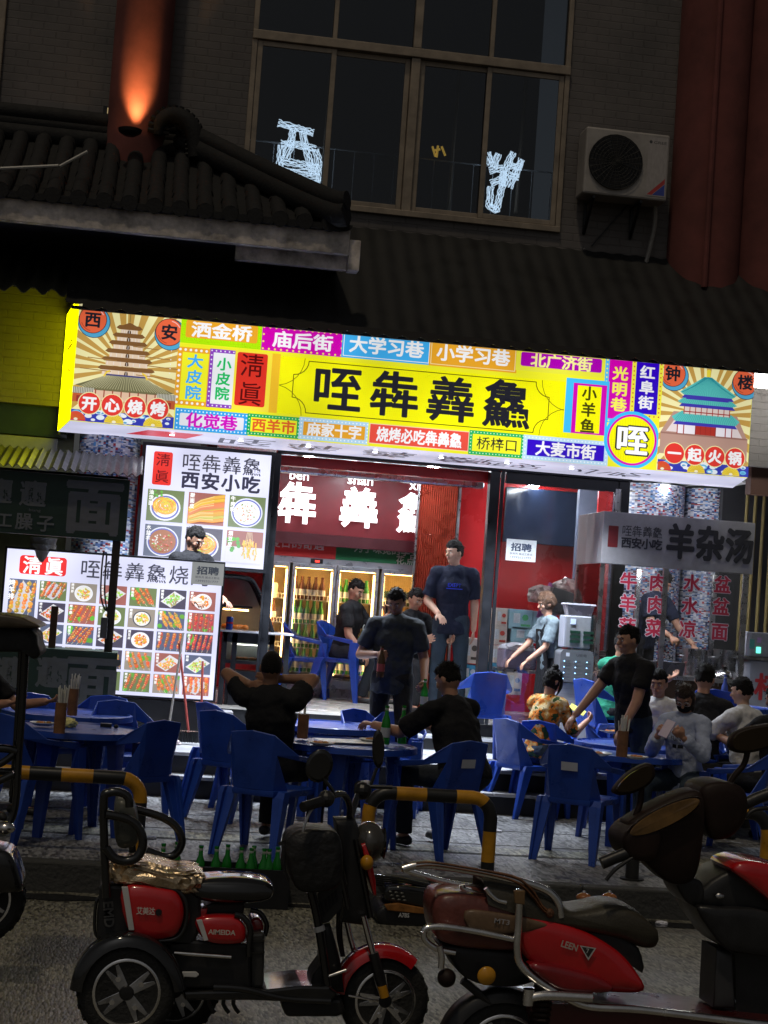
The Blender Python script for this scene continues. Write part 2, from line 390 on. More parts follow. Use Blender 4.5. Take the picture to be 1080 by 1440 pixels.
# ================================================================== UPPER BUILDING
bld = thing('building', 'dark grey upper storey above the shop with one broad window and a cream framed grid', 'building', (2, 16.4, 0))
YW = 16.3
WX0, WX1, WZ0 = .74, 3.90, 5.72
wg = G()
wg.bb(-6, WX0, YW, YW+.3, 3.55, 9.5); wg.bb(WX1, 9, YW, YW+.3, 3.55, 9.5); wg.bb(WX0, WX1, YW, YW+.3, 3.55, WZ0)
def tiled_wall_mat():
    M_ = mat('grey_facing_tile', (.125, .112, .108), .6, var=.22, vs=1.3); n = M_.node_tree.nodes; l = M_.node_tree.links; p = n['Principled BSDF']
    tc = n.new('ShaderNodeTexCoord'); mp = n.new('ShaderNodeMapping'); mp.inputs['Rotation'].default_value = (math.pi/2, 0, 0)
    b = n.new('ShaderNodeTexBrick'); b.inputs['Scale'].default_value = 1; b.inputs['Brick Width'].default_value = .24; b.inputs['Row Height'].default_value = .075; b.inputs['Mortar Size'].default_value = .006; b.inputs['Mortar Smooth'].default_value = .4
    l.new(tc.outputs['Object'], mp.inputs[0]); l.new(mp.outputs[0], b.inputs[0]); bm_ = n.new('ShaderNodeBump'); bm_.inputs['Strength'].default_value = .8; bm_.inputs['Distance'].default_value = .01; bm_.invert = True
    l.new(b.outputs['Fac'], bm_.inputs['Height']); l.new(bm_.outputs[0], p.inputs['Normal']); return M_
wg.build('wall', tiled_wall_mat(), bld)
# window: the grid of cream bars, eight panes, a balcony reflection modelled inside
win = G(); T = .045
zt = 7.27
def bar(g, x0, x1, z0, z1, y0=YW-.03, y1=YW+.06): g.bb(x0, x1, y0, y1, z0, z1)
bar(win, WX0, WX1, zt, zt+.09, YW-.05, YW+.07); bar(win, WX0, WX0+.05, WZ0, 9.4); bar(win, WX1-.05, WX1, WZ0, 9.4)
xm = at(577, 200, YW).x; bar(win, xm-.045, xm+.045, WZ0+.002, zt-.002); bar(win, xm-.04, xm+.04, zt+.092, 9.4, YW-.045, YW+.05)
x1_ = at(466, 120, YW).x; x2_ = at(686, 150, YW).x
for xx in (x1_, x2_): bar(win, xx-.022, xx+.022, zt+.092, 9.4)
bar(win, WX0, WX1, WZ0-.03, WZ0+.03, YW-.04, YW+.075)
wf = win.build('window', m_frame, bld, bevel=.006)
def sash(x0, x1, y):
    s = G(); z0, z1 = WZ0+.035, zt-.005; t = .05
    s.bb(x0, x0+t, y, y+.03, z0, z1); s.bb(x1-t, x1, y, y+.03, z0, z1); s.bb(x0+t, x1-t, y+.002, y+.028, z0, z0+t); s.bb(x0+t, x1-t, y+.002, y+.028, z1-t, z1)
    s.build('sash', m_frame, wf, bevel=.004)
    G().bb(x0+t, x1-t, y+.012, y+.017, z0+t, z1-t).build('pane', m_dglass, wf)
sash(WX0+.055, x1_+.03, YW-.02); sash(x1_-.03, xm-.05, YW+.014); sash(xm+.05, x2_+.03, YW+.014); sash(x2_-.03, WX1-.055, YW-.02)
for a, b in ((WX0+.05, x1_-.022), (x1_+.022, xm-.04), (xm+.04, x2_-.022), (x2_+.022, WX1-.05)):
    G().bb(a, b, YW+.01, YW+.016, zt+.09, 9.4).build('pane', m_dglass, wf)
G().bb(WX0-.1, WX1+.1, YW+1.8, YW+1.9, 5, 9.5).bb(WX0-.1, WX1+.1, YW+.31, YW+1.9, 5.4, 5.5).build('dark_room_behind_window', mat('room_dark', (.03, .033, .045), .8), bld)
rl = G(); rz = at(500, 213, YW+.25).z
rl.tube([(WX0, YW+.25, rz), (WX1, YW+.25, rz)], .008, 6)
for i in range(16): rl.tube([(WX0+.1+i*.2, YW+.25, WZ0), (WX0+.1+i*.2, YW+.25, rz)], .005, 5)
rl.build('balcony_reflection', mat('reflected_rail', (.5, .5, .52), .4), bld)  # reflection of the balcony opposite, modelled as tubes behind the glass
tt = G()
for px_ in (640, 735): tt.tube([at(px_+6, 100, YW+.5), at(px_-10, 300, YW+.5)], .02, 6)
tt.build('curtain_pole', m_frame, bld)
# red columns
def column(x, y, r, z0, z1, flute):
    ring = []
    for j in range(48):
        a = 2*math.pi*j/48; rr = r*(1+(.035*abs(math.sin(a*flute/2)) if flute else 0)); ring.append((x+rr*math.cos(a), y+rr*math.sin(a)))
    G().loft([[(p, q, z) for p, q in ring] for z in (z0, z1)]).build('red_column', m_dkred, bld, smooth=40)
cl = at(150, 140, 15.85).x; cr = at(234, 146, 15.85).x
column((cl+cr)/2+.01, 16.15, (cr-cl)/2, 5.6, 9.5, 0)
column(at(955, 200, 16.1).x+.36, 16.25, .36, 4.9, 9.5, 0); column(at(955, 200, 16.1).x+1.04, 16.25, .36, 4.9, 9.5, 0)
G().tube([(at(1008, 100, 15.8).x, 15.84, 9.5), (at(995, 350, 15.8).x, 15.84, 5.2)], .03, 8).build('drain_pipe', m_dkred, bld)
# far left window sliver
G().bb(-1.75, at(2, 100, YW).x, YW-.04, YW+.02, 6.3, 9.4).build('window_edge', m_frame, bld, bevel=.01)
# lower building body: neighbour walls, shop walls, ceiling
sh = thing('shop_interior', 'red walled open shop room under a white ceiling behind the black door frames', 'shop', (2.5, 18, SHOP))
m_ceil = mat('ceiling', (.6, .6, .62), .6)
G().bb(-.2, 6.3, 20.3, 20.4, SHOP, 3.6).build('back_wall', m_red, sh)
G().bb(.62, .72, 16.7, 20.3, SHOP, 3.5).build('side_wall', m_red, sh)
G().bb(.72, 6.2, 16.75, 20.3, 3.42, 3.5).build('ceiling', m_ceil, sh)
wx0 = at(637, 800, 18.6).x; wx1 = at(696, 800, 18.6).x
G().bb(wx0, wx1, 18.6, 18.7, SHOP, 3.42).build('red_partition', m_red, sh)
G().bb(1.2, 3.5, 16.52, 16.62, 3.19, 3.289).build('red_beam', m_red, sh)
G().bb(1.2, 3.5, 17.2, 17.3, at(420, 666, 17.2).z, at(420, 655, 17.2).z).build('shutter_box', m_steel, sh, bevel=.02)
# LED battens under the shop ceiling (lit in the photograph: the room is flooded with white light)
m_led = mat('led_tube', (.9, .95, 1), .5, var=0, emit=85, ecol=(.86, .93, 1))
for k, (x, y) in enumerate(((1.7, 17.7), (2.35, 18.3), (3.0, 17.7), (4.4, 17.8), (4.4, 19.0), (5.5, 17.9))):
    q = thing('ceiling_light', ['white led batten over the fridges nearest the door', 'white led batten close above the fridge doors', 'white led batten above the standing man', 'white led batten above the stacked drink cartons', 'rearmost white led batten on the right side', 'white led batten above the soup trolley cook'][k], 'light', (x, y, 3.4))
    G().bb(x-.05, x+.05, y-.5, y+.5, 3.385, 3.415).build('fitting', m_white, q); G().bb(x-.035, x+.035, y-.48, y+.48, 3.365, 3.384).build('tube', m_led, q)
# facade: black frame posts and header on the street line
fr = thing('storefront', 'black metal door frames and header across the open shop front', 'shop front', (3, 16.3, TERR))
YF = 16.3
def post(px_, py_, wd, y, d, z0, z1, name='post', m_=m_black):
    x = at(px_, py_, y).x; return G().bb(x-wd/2, x+wd/2, y, y+d, z0, z1).build(name, m_, fr, bevel=.005)
post(381, 760, .085, YF, .12, SHOP, 3.289); post(372, 800, .02, YF-.03, .03, SHOP, 3.289, 'trim')
post(691, 760, .10, YF, .12, SHOP, 3.289); post(702, 760, .03, YF-.03, .05, SHOP, 3.289, 'trim')
post(878, 700, .11, YF, .12, SHOP, 3.289)
G().bb(1.28, 4.8, YF-.02, YF+.13, 3.29, 3.36).build('header', m_black, fr, bevel=.005)
xl = at(705, 800, YF).x; xr = at(866, 800, YF).x
G().bb(xl, xr, YF+.02, YF+.08, 3.18, 3.289).build('door_top_rail', m_black, fr)
G().bb(xl, xr, YF+.045, YF+.05, SHOP+.03, 3.18).build('door_pane', m_glass, fr)
post(866, 800, .05, YF+.01, .08, SHOP, 3.178, 'door_post')
G().tube([(at(868, 690, 16.25).x, 16.22, 3.2), (at(866, 740, 16.25).x, 16.22, 2.6)], .035, 10).build('pipe', m_steel, fr, smooth=40)
# mosaic columns (tiny glass tesserae, too small to part)
def mosaic():
    M_ = mat('mosaic', (.5, .5, .5), .35, var=0); n = M_.node_tree.nodes; l = M_.node_tree.links; p = n['Principled BSDF']
    tc = n.new('ShaderNodeTexCoord'); sn = n.new('ShaderNodeVectorMath'); sn.operation = 'SNAP'; sn.inputs[1].default_value = (.023, .3, .0125)
    wn = n.new('ShaderNodeTexWhiteNoise'); r = n.new('ShaderNodeValToRGB'); r.color_ramp.interpolation = 'CONSTANT'
    cs = [(0, (.55, .56, .62)), (.3, (.12, .2, .42)), (.45, (.28, .33, .45)), (.6, (.03, .04, .1)), (.72, (.75, .76, .8)), (.84, (.35, .02, .03)), (.91, (.2, .14, .1)), (.95, (.1, .3, .6))]
    e = r.color_ramp.elements; e[0].position = 0; e[0].color = cs[0][1]+(1,); e[1].position = cs[1][0]; e[1].color = cs[1][1]+(1,)
    for q, c in cs[2:]: k = e.new(q); k.color = c+(1,)
    l.new(tc.outputs['Object'], sn.inputs[0]); l.new(sn.outputs[0], wn.inputs['Vector']); l.new(wn.outputs['Value'], r.inputs[0]); l.new(r.outputs[0], p.inputs['Base Color'])
    return M_
m_mos = mosaic()
def mcol(pa, pb, y, z0, z1, lab):
    a, b = at(pa, 700, y).x, at(pb, 700, y).x; r = (b-a)/2
    o = G().lathe([(r, z0), (r, z1)], ((a+b)/2, y+r*.75, 0), 40).build('mosaic_column', m_mos, smooth=40); tag(o, lab, 'column')
mcol(104, 192, 16.25, TERR, 3.4, 'mosaic tiled round column left of the lit menu board')
mcol(884, 972, 17.55, TERR, 3.4, 'wider mosaic tiled column directly behind the soup trolley')
mcol(974, 1042, 17.55, TERR, 3.4, 'narrower rightmost mosaic tiled column behind the soup trolley')
bw = G().bb(4.75, 8, 18.1, 18.2, TERR, 4.4).build('rear_shop_wall', mat('blue_grey_wall', (.12, .14, .2), .5), sh)
# neighbour on the right: dark opening with poles and a cream lit strip of wall
nb = thing('neighbour_shop', 'cream walled neighbouring shop edge with dark doorway right of the sign', 'building', (7, 16.6, 0))
x0 = at(1053, 600, 16.5).x; z0 = at(1065, 655, 16.5).z
G().bb(x0+.02, 9, 16.5, 16.6, z0, 5.2).build('cream_wall', mat('cream_paint', (.5, .47, .33), .6), nb)
G().bb(x0+.02, 9, 16.4, 16.55, z0-.3, z0-.002).build('dark_lintel', mat('brown_lintel', (.07, .03, .02), .6), nb)
G().bb(x0+.02, 9, 17.2, 17.3, TERR, z0).build('dark_doorway', m_dark, nb)
pg = G()
for i in range(5): pg.tube([(x0+.15+i*.1, 16.9, TERR), (x0+.2+i*.09, 16.95, z0)], .018, 6)
pg.build('bamboo_pole_bundle', mat('bamboo', (.2, .15, .05), .6), nb)
tb = thing('tube_light', 'bright white tube light fixed right of the bell tower picture', 'light', at(1068, 536, 16.1))
p0 = at(1058, 534, 15.6); G().bb(p0.x, p0.x+1.2, 15.55, 15.7, p0.z-.06, p0.z+.06).build('lamp', mat('lamp_white', (1, 1, .95), .5, var=0, emit=22, ecol=(1, 1, .92)), tb, bevel=.02)
# neighbour on the left: tiled wall lit yellow by the side of the sign, glass strip, grey panels
nl = thing('neighbour_wall', 'square tiled wall glowing yellow beside the left end of the sign', 'wall', (-1.6, 16.5, 0))
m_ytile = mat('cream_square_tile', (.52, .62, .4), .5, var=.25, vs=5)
G().bb(-4, -.66, 16.56, 16.7, 1.5, 6).build('backing', mat('grout', (.35, .36, .2), .8), nl)
tl = None; ts = .172
zb = at(40, 525, 16.52).z
for i in range(10):
    for j in range(8):
        x = -.75-ts*(i+1); z = zb+ts*j
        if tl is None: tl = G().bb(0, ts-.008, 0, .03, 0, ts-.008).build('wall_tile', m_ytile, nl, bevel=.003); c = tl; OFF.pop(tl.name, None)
        else: c = tl.copy(); COL.objects.link(c)
        c.location = Vector((x, 16.53+rnd.uniform(-.002, .002), z)); 
for v in tl.data.vertices: v.co += Vector((-1.6, 16.5, 0))
for c in kids(nl):
    if c.name.startswith('wall_tile'): c.location -= Vector((-1.6, 16.5, 0))
G().bb(-4, -.72, 16.42, 16.5, at(40, 612, 16.4).z, zb-.02).build('dark_glass_band', mat('green_glass', (.03, .05, .03), .12), nl, bevel=.004)
for i in range(4):
    G().bb(-.78-.62*(i+1), -.8-.62*i, 16.4, 16.5, 2.4, at(40, 614, 16.4).z).build('grey_panel', mat('grey_panel', (.3, .31, .33), .45), nl, bevel=.004)
G().tube([at(0, 497, 16.4), at(42, 490, 16.4), at(86, 538, 16.4)], .008, 5).build('wire', m_white, nl)
# ================================================================== AWNINGS AND ROOFS
def corrugated(x0, x1, ya, za, yb, zb_, pitch, amp, th=.008):
    n = int((x1-x0)/pitch*6); vs = []; fs = []
    for i in range(n+1):
        x = x0+(x1-x0)*i/n; d = amp*math.cos(2*math.pi*(x-x0)/pitch)
        vs += [(x, ya, za+d), (x, yb, zb_+d), (x, yb, zb_+d-th), (x, ya, za+d-th)]
    for i in range(n):
        a = i*4; fs += [(a, a+1, a+5, a+4), (a+3, a+7, a+6, a+2), (a+1, a+2, a+6, a+5), (a, a+4, a+7, a+3)]
    return G().add(vs, fs)
aw = thing('awning', 'long dark corrugated awning sloping down above the lit shop sign', 'awning', (3, 15.3, 4.5))
za = at(800, 350, 16.28).z; zf = at(600, 472, 14.75).z
corrugated(-.75, 9, 16.28, za, 14.75, zf, .17, .006).build('corrugated_sheet', mat('black_sheet', (.009, .009, .0095), .6, var=.3, vs=3), aw, smooth=50)
fb = G()
for i in range(8): fb.tube([(-.6+i*1.2, 14.85, zf-.03), (-.6+i*1.2, 16.27, za-.05)], .014, 5)
fb.tube([(-.7, 14.82, zf-.03), (9, 14.82, zf-.03)], .018, 6).build('frame', m_black, aw)
tr = G(); n = 60
for i in range(n):       # small zigzag valance
    x = -.6+i*.163
    tr.prism([(x, zf+.015), (x+.163, zf+.015), (x+.163, zf-.03), (x+.0815, zf-.06), (x, zf-.03)], 14.70, 14.708)
tr.build('valance', mat('dull_valance', (.035, .03, .025), .7), aw)
la = thing('awning', 'short corrugated tin awning over the yellow tiled wall at far left', 'awning', (-2, 15.5, 4.6))
zl0 = at(40, 345, 16.2).z; zl1 = at(50, 408, 14.9).z; xe = at(104, 412, 14.9).x
corrugated(-5, xe, 16.3, zl0, 14.9, zl1, .165, .03).build('corrugated_sheet', mat('tin_sheet', (.06, .06, .045), .5, var=.3, vs=4), la, smooth=50)
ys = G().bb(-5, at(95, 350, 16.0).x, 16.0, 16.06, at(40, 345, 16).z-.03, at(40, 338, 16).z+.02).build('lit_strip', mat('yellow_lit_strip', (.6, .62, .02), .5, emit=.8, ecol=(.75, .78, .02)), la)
# tiled hip roof: eave, rows of barrel tiles, ridge with curled end
rf = thing('tiled_roof', 'old grey barrel tiled hip roof with curled ridge end at upper left', 'roof', (-1, 15.4, 5.5))
YE = 14.55; YR = 16.2
ze = at(100, 291, YE).z+.085; zr = at(120, 196, YR).z
xc = at(478, 338, YE).x; xr_ = at(262, 205, YR).x
def roofp(x, s_): return Vector((x, YE+(YR-YE)*s_, ze+(zr-ze)*(s_*.75+.25*s_*s_)))
rg = G(); rows = [[roofp(x, k/8) - Vector((0, 0, .05)) for k in range(9)] for x in (-4, xr_)]
rg.add([p for r in rows for p in r]+[roofp(xc, 0)-Vector((0, 0, .05))], [(k, k+1, k+10, k+9) for k in range(8)]+[tuple(list(range(9, 18))+[18])])
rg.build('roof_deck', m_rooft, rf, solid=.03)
tile = None; pitch = .215; nx = int((xc-.06+4)/pitch); TL = 9
tm = G()
for k in range(6):
    a = math.pi*k/5; tm.v += [(.075*math.cos(a), 0, .075*math.sin(a)*.9), (.066*math.cos(a), .27, .066*math.sin(a)*.9+.02)]
tm.f = [(2*k, 2*k+1, 2*k+3, 2*k+2) for k in range(5)]+[(0, 2, 4, 6, 8, 10)]
tme = tm.mesh('roof_tile'); tme.materials.append(m_rooft); tme.shade_smooth(); tme.set_sharp_from_angle(angle=.8)
for i in range(nx):
    x = xc-.1-i*pitch
    if x < -2.3: break
    smax = 1 if x < xr_ else (xc-x)/(xc-xr_)
    for k in range(TL):
        s_ = k/TL
        if s_ > smax-.03: break
        p = roofp(x, s_); q = roofp(x, s_+.05); o = bpy.data.objects.new('roof_tile', tme); COL.objects.link(o); o.parent = rf
        o.location = p-Vector((-1, 15.4, 5.5)) + Vector((rnd.uniform(-.004, .004), 0, 0)); o.rotation_euler = (math.atan2(q.z-p.z, q.y-p.y), 0, rnd.uniform(-.02, .02))
    if True:   # round end tile with drip between the rows
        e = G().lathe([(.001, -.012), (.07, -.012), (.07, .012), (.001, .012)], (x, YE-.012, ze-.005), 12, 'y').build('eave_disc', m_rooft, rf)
        G().prism([(x+pitch/2+.095*math.cos(a), ze-.0+.06*math.sin(a)) for a in [math.pi+math.pi*q/8 for q in range(9)]], YE-.018, YE+.0).build('drip_tile', m_rooft, rf)
m_fas = mat('painted_fascia', (.62, .55, .5), .6, var=.45, vs=4, bump=.3)
zf0 = at(250, 312, YE+.03).z; zf1 = at(100, 319, YE+.03).z; xfr = at(491, 350, YE+.03).x
G().bb(-4, xfr, YE+.03, YE+.11, zf1, zf0+.08).build('fascia_board', m_fas, rf, bevel=.006)
G().bb(xfr+.002, xfr+.1, YE+.03, YE+.2, zf1-.13, zf0+.0).build('fascia_end', m_fas, rf, bevel=.006)
G().bb(at(330, 370, YE+.12).x, xfr, YE+.12, YE+.2, zf1-.12, zf1+.02).build('lower_board', m_fas, rf, bevel=.006)
G().bb(-4, xfr, YE+.12, 16.28, zf1+.02, zf1+.05).build('soffit', m_dark, rf)
rd = G(); rzt = zr+.1
for k, (r, dz) in enumerate(((.1, 0), (.075, .1), (.085, .19))): rd.tube([(-4, YR-.05, zr-.02+dz), (xr_-.1, YR-.05, zr-.02+dz)], r, 10)
rd.build('ridge', m_rooft, rf, smooth=50)
hp = [roofp(xr_-.05, 1)+Vector((0, -.1, .12)), roofp(xr_+.5*(xc-xr_), .52)+Vector((0, -.05, .15)), roofp(xc-.1, .06)+Vector((0, -.06, .13)), roofp(xc, 0)+Vector((.03, -.08, .14))]
G().tube([p+Vector((0, 0, .06)) for p in hp], .085, 10, sub=6).tube([p-Vector((0, 0, .06)) for p in hp], .11, 8, sub=6).build('hip_ridge', m_rooft, rf, smooth=50)
c0 = at(232, 208, 15.9); sp = []
for k in range(16):
    a = math.radians(-160+k*17*1.0); rr = .19+.012*k
    sp.append(c0+Vector((rr*math.cos(math.pi-a)*-1*-1, 0, rr*math.sin(math.pi-a)*-1*-1)))
cur = [at(222, 190, 15.9), at(226, 172, 15.9), at(240, 163, 15.9), at(257, 167, 15.9), at(270, 182, 15.9), at(275, 203, 15.9), at(276, 222, 15.9)]
G().tube(cur, [.04, .07, .085, .09, .09, .085, .08], 8, sub=4).build('ridge_scroll', m_rooft, rf, smooth=50)
fn = G(); CP, _ = spline([Vector(p) for p in cur], .1, 3)
for i in range(1, len(CP)-1):
    t = (CP[i+1]-CP[i-1]).normalized(); nrm = Vector((t.z, 0, -t.x))
    fn.tube([CP[i]-nrm*.1, CP[i]-nrm*.03], .025, 5); fn.tube([CP[i]+nrm*.1, CP[i]+nrm*.03], .02, 5)
fn.build('scroll_rib', m_rooft, rf)
G().tube([at(0, 237, YE+.3), at(82, 233, YE+.3)], .014, 6).tube([at(84, 234, YE+.3), at(123, 213, YE+.3)], .014, 6).build('cable_conduit', mat('pale_conduit', (.5, .48, .45), .5), rf)
# uplight on the column
ul = thing('wall_lamp', 'small bowl uplight glowing orange at the foot of the red column', 'lamp', at(183, 186, 15.72))
p = at(183, 182, 15.66)
G().lathe([(.05, -.06), (.1, -.03), (.11, 0), (.095, 0), (.05, -.04)], p, 20).build('bowl', m_black, ul, smooth=40)
G().lathe([(.001, -.012), (.09, -.012), (.09, -.006), (.001, -.006)], p, 20).build('bulb', mat('amber_lamp', (1, .6, .2), .5, var=0, emit=6, ecol=(1, .5, .13)), ul)
sl = bpy.data.lights.new('uplight_beam', 'SPOT'); sl.energy = 200; sl.color = (1, .5, .16); sl.spot_size = math.radians(56); sl.spot_blend = 1; sl.shadow_soft_size = .03
q = bpy.data.objects.new('uplight_beam', sl); COL.objects.link(q); q.location = p+Vector((.04, .11, .0)); q.rotation_euler = (math.radians(171), 0, 0)
s2 = thing('wall_sconce', 'slim upright lit wall fitting left of the red column', 'lamp', at(152, 168, 16.2))
p = at(152, 168, 16.2); G().bb(p.x-.05, p.x-.012, 16.1, 16.2, p.z-.1, p.z+.1).build('body', m_black, s2); G().bb(p.x-.011, p.x+.012, 16.12, 16.18, p.z-.09, p.z+.09).build('lens', mat('dim_amber', (.8, .6, .3), .5, emit=.35, ecol=(1, .75, .35)), s2)
# reflections of an led sign opposite, built as glowing figures behind the panes
m_ledref = mat('reflected_led', (.8, .9, 1), .5, var=0, emit=1.9, ecol=(.88, .96, 1))
def reflfig(label, strokes, y):
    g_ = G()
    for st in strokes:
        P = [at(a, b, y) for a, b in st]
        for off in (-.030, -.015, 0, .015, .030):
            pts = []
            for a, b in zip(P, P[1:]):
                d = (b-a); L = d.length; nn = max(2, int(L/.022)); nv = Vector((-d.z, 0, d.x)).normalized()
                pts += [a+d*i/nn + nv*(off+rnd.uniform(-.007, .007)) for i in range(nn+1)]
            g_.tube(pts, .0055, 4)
    tag(g_.build('led_reflection', m_ledref), label, 'light sign')
reflfig('reflected white led character shaped like a boxed vessel in the left sash', [[(391, 173), (441, 187)], [(412, 180), (409, 205), (402, 222)], [(426, 184), (430, 210), (437, 232), (440, 245)], [(395, 202), (418, 203), (444, 210)], [(396, 204), (394, 228), (393, 252)], [(444, 210), (449, 232), (450, 262)], [(396, 226), (448, 236)], [(394, 240), (449, 245)], [(396, 252), (449, 256)]], YW+.1)
reflfig('reflected white led character with many strokes in the rightmost sash', [[(686, 214), (690, 232)], [(701, 216), (694, 236)], [(688, 240), (708, 236)], [(690, 258), (712, 250)], [(708, 240), (706, 262), (698, 296), (688, 290), (690, 262)], [(722, 214), (712, 236), (708, 262)], [(734, 224), (724, 246), (716, 264)], [(716, 232), (734, 236)], [(716, 246), (730, 250)]], YW+.1)
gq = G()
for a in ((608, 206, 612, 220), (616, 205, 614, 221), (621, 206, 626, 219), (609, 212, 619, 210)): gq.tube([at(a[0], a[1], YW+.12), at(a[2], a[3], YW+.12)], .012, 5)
tag(gq.build('led_reflection', mat('reflected_amber', (1, .6, .1), .5, var=0, emit=.8, ecol=(1, .55, .08))), 'tiny reflected amber led character in the third sash', 'light sign')
# ================================================================== AIR CONDITIONER
ac = thing('air_conditioner', 'boxy white outdoor air conditioner unit with round black fan grille on wall brackets', 'air conditioner', (4.5, 16.1, 6.1))
YA = 15.95; p0 = at(827, 177, YA); p1 = at(943, 190, YA); p2 = at(820, 268, YA); z0, z1 = p2.z-.02, p0.z; x0, x1 = p0.x-.01, p1.x
m_ac = mat('aged_white', (.36, .33, .31), .5, var=.15, vs=5)
G().bb(x0, x1, YA, YA+.3, z0, z1).build('case', m_ac, ac, bevel=.02)
xs = at(910, 190, YA).x; cx = (x0+xs)/2; cz = (z0+z1)/2; R_ = min((xs-x0)/2, (z1-z0)/2)-.035
G().lathe([(R_, -.012), (R_, .003), (.001, .003), (.001, -.004)], (cx, YA-.006, cz), 40, 'y').build('fan_opening', m_dark, ac)
gr = G()
for k in range(1, 9): gr.tube([(cx+R_*k/8*math.cos(t*math.pi/12), YA-.028, cz+R_*k/8*math.sin(t*math.pi/12)) for t in range(24)], .0035, 4, closed=True)
for k in range(12): a = math.pi*k/12; gr.tube([(cx+R_*math.cos(a), YA-.03, cz+R_*math.sin(a)), (cx-R_*math.cos(a), YA-.03, cz-R_*math.sin(a))], .003, 4)
gr.build('grille', mat('grille_black', (.03, .03, .03), .6), ac)
fan = G()
for k in range(3):
    a = k*2.094; fan.add([(cx+math.cos(a+d)*r, YA-.02+o_, cz+math.sin(a+d)*r) for r, d, o_ in ((.03, 0, 0), (R_*.85, -.3, -.0), (R_*.9, .5, .01), (.05, 1.2, .01))], [(0, 1, 2, 3)])
fan.build('fan_blade', m_black, ac)
pr = Ink(YA-.004); pr.rect(xs+.02, z0+.04, x1-.02, z1-.04, (.42, .38, .37)); px_ = (xs+x1)/2
pr.text('GREE', px_+.02, z1-.09, .028, (.06, .06, .06), .13); pr.disc(px_-.075, z1-.088, .016, (.06, .06, .06))
pr.poly([(xs+.03, z0+.05), (xs+.08, z0+.05), (x1-.03, z0+.17), (x1-.03, z0+.22)], (.5, .05, .05)); pr.poly([(xs+.085, z0+.05), (x1-.03, z0+.05), (x1-.03, z0+.165)], (.05, .08, .4))
pr.build('front_panel', print_mat('dull_print', 0, .5), ac)
for xx in (x0+.12, x1-.25):
    G().tube([(xx, YA+.02, z0-.02), (xx, 16.28, z0-.02), (xx, 16.28, z0-.32), (xx, YA+.05, z0-.03)], .016, 6).build('bracket', m_black, ac)
G().tube([(x1-.06, YA+.2, z0+.1), (x1-.03, 16.2, z0-.2), (x1-.1, 16.22, z0-.62)], .022, 7, sub=4).build('pipe', mat('pipe_wrap', (.3, .28, .26), .8, bump=.5), ac)
G().tube([at(888, 282, 16.27), at(832, 346, 16.27)], .007, 5).build('cable', m_black, ac)
# ================================================================== THE BIG LIT SIGN
YS = 15.1
Wt = (.9, .9, .92); Bk = (.012, .012, .02); Ye = (.88, .86, .0); Rd = (.72, .03, .015); Or = (.82, .38, .02); Mg = (.62, .0, .42); Cy = (.05, .42, .85); Bl = (.03, .0, .55); Lm = (.42, .8, .0); Gn = (.0, .42, .08)
m_lit = print_mat('lit_sign_film', 1.05)
sg = thing('shop_sign', 'long bright lightbox sign of coloured street name plaques round a yellow name board', 'sign', (2.4, 15.6, 3.3))
TL_ = at(111.3, 432.4, YS); BR_ = at(1050.8, 673.8, YS); SX0, SX1 = TL_.x+.0, BR_.x; SZ1 = at(580, 476, YS).z; SZ0 = at(580, 632.5, YS).z
STOP = SZ1+.16
bx = G(); YB = 16.28; bz = [(SX0, YS), (SX1, YS), (SX1+.28, YB), (SX0-.15, YB)]
bx.loft([[(x, y, z) for x, y in bz] for z in (SZ0+.004, STOP)])
bx.xf(Matrix.Translation((0, .004, 0)))
bx.build('sign_box', mat('sign_case', (.25, .25, .27), .4), sg)
def P_(px_, py_): p = at(px_, py_, YS); return p.x, p.z
SC = 1/ppm(YS)      # metres per photo pixel on the sign
# base film; above the seam the plaques' reflection drawn as lit print
k = Ink(YS); k.rect(SX0, SZ0, SX1, SZ1-.004, (.85, .83, .02)); k.rect(SX0, SZ1+.006, SX1, STOP, (.8, .75, .05))
for a, b, c in ((111, 254, (.8, .72, .4)), (255, 368, Lm), (369, 481, Mg), (483, 605, Cy), (606, 725, Or), (728, 850, Mg), (852, 926, (.2, .5, .8)), (928, 1057, (.8, .72, .4))):
    xa = at(a, 430+(a-111)*.0927, YS).x; xb = at(b, 430+(b-111)*.0927, YS).x; k.rect(xa, SZ1+.006, xb, STOP, c)
for t, c, a in (('洒金桥', Wt, 313), ('庙后街', Wt, 425), ('大学习巷', Wt, 543), ('小学习巷', Wt, 665), ('北广济街', Ye, 789)):
    p = at(a, 424+(a-111)*.0927+4, YS); k.text(t, p.x, SZ1+.045, .07, c, .5)
k.build('film', m_lit, sg)
G().bb(SX0, SX1, YS-.012, YS+.0, SZ1-.005, SZ1+.006).build('seam_strip', m_black, sg)
SL = 0
def plaque(name='street_plaque'):
    global SL; SL += 1; return Ink(YS-.003-.0004*SL, .00012)
def fin(k, name='street_plaque', label=None): return k.build(name, m_lit, sg, label=label)
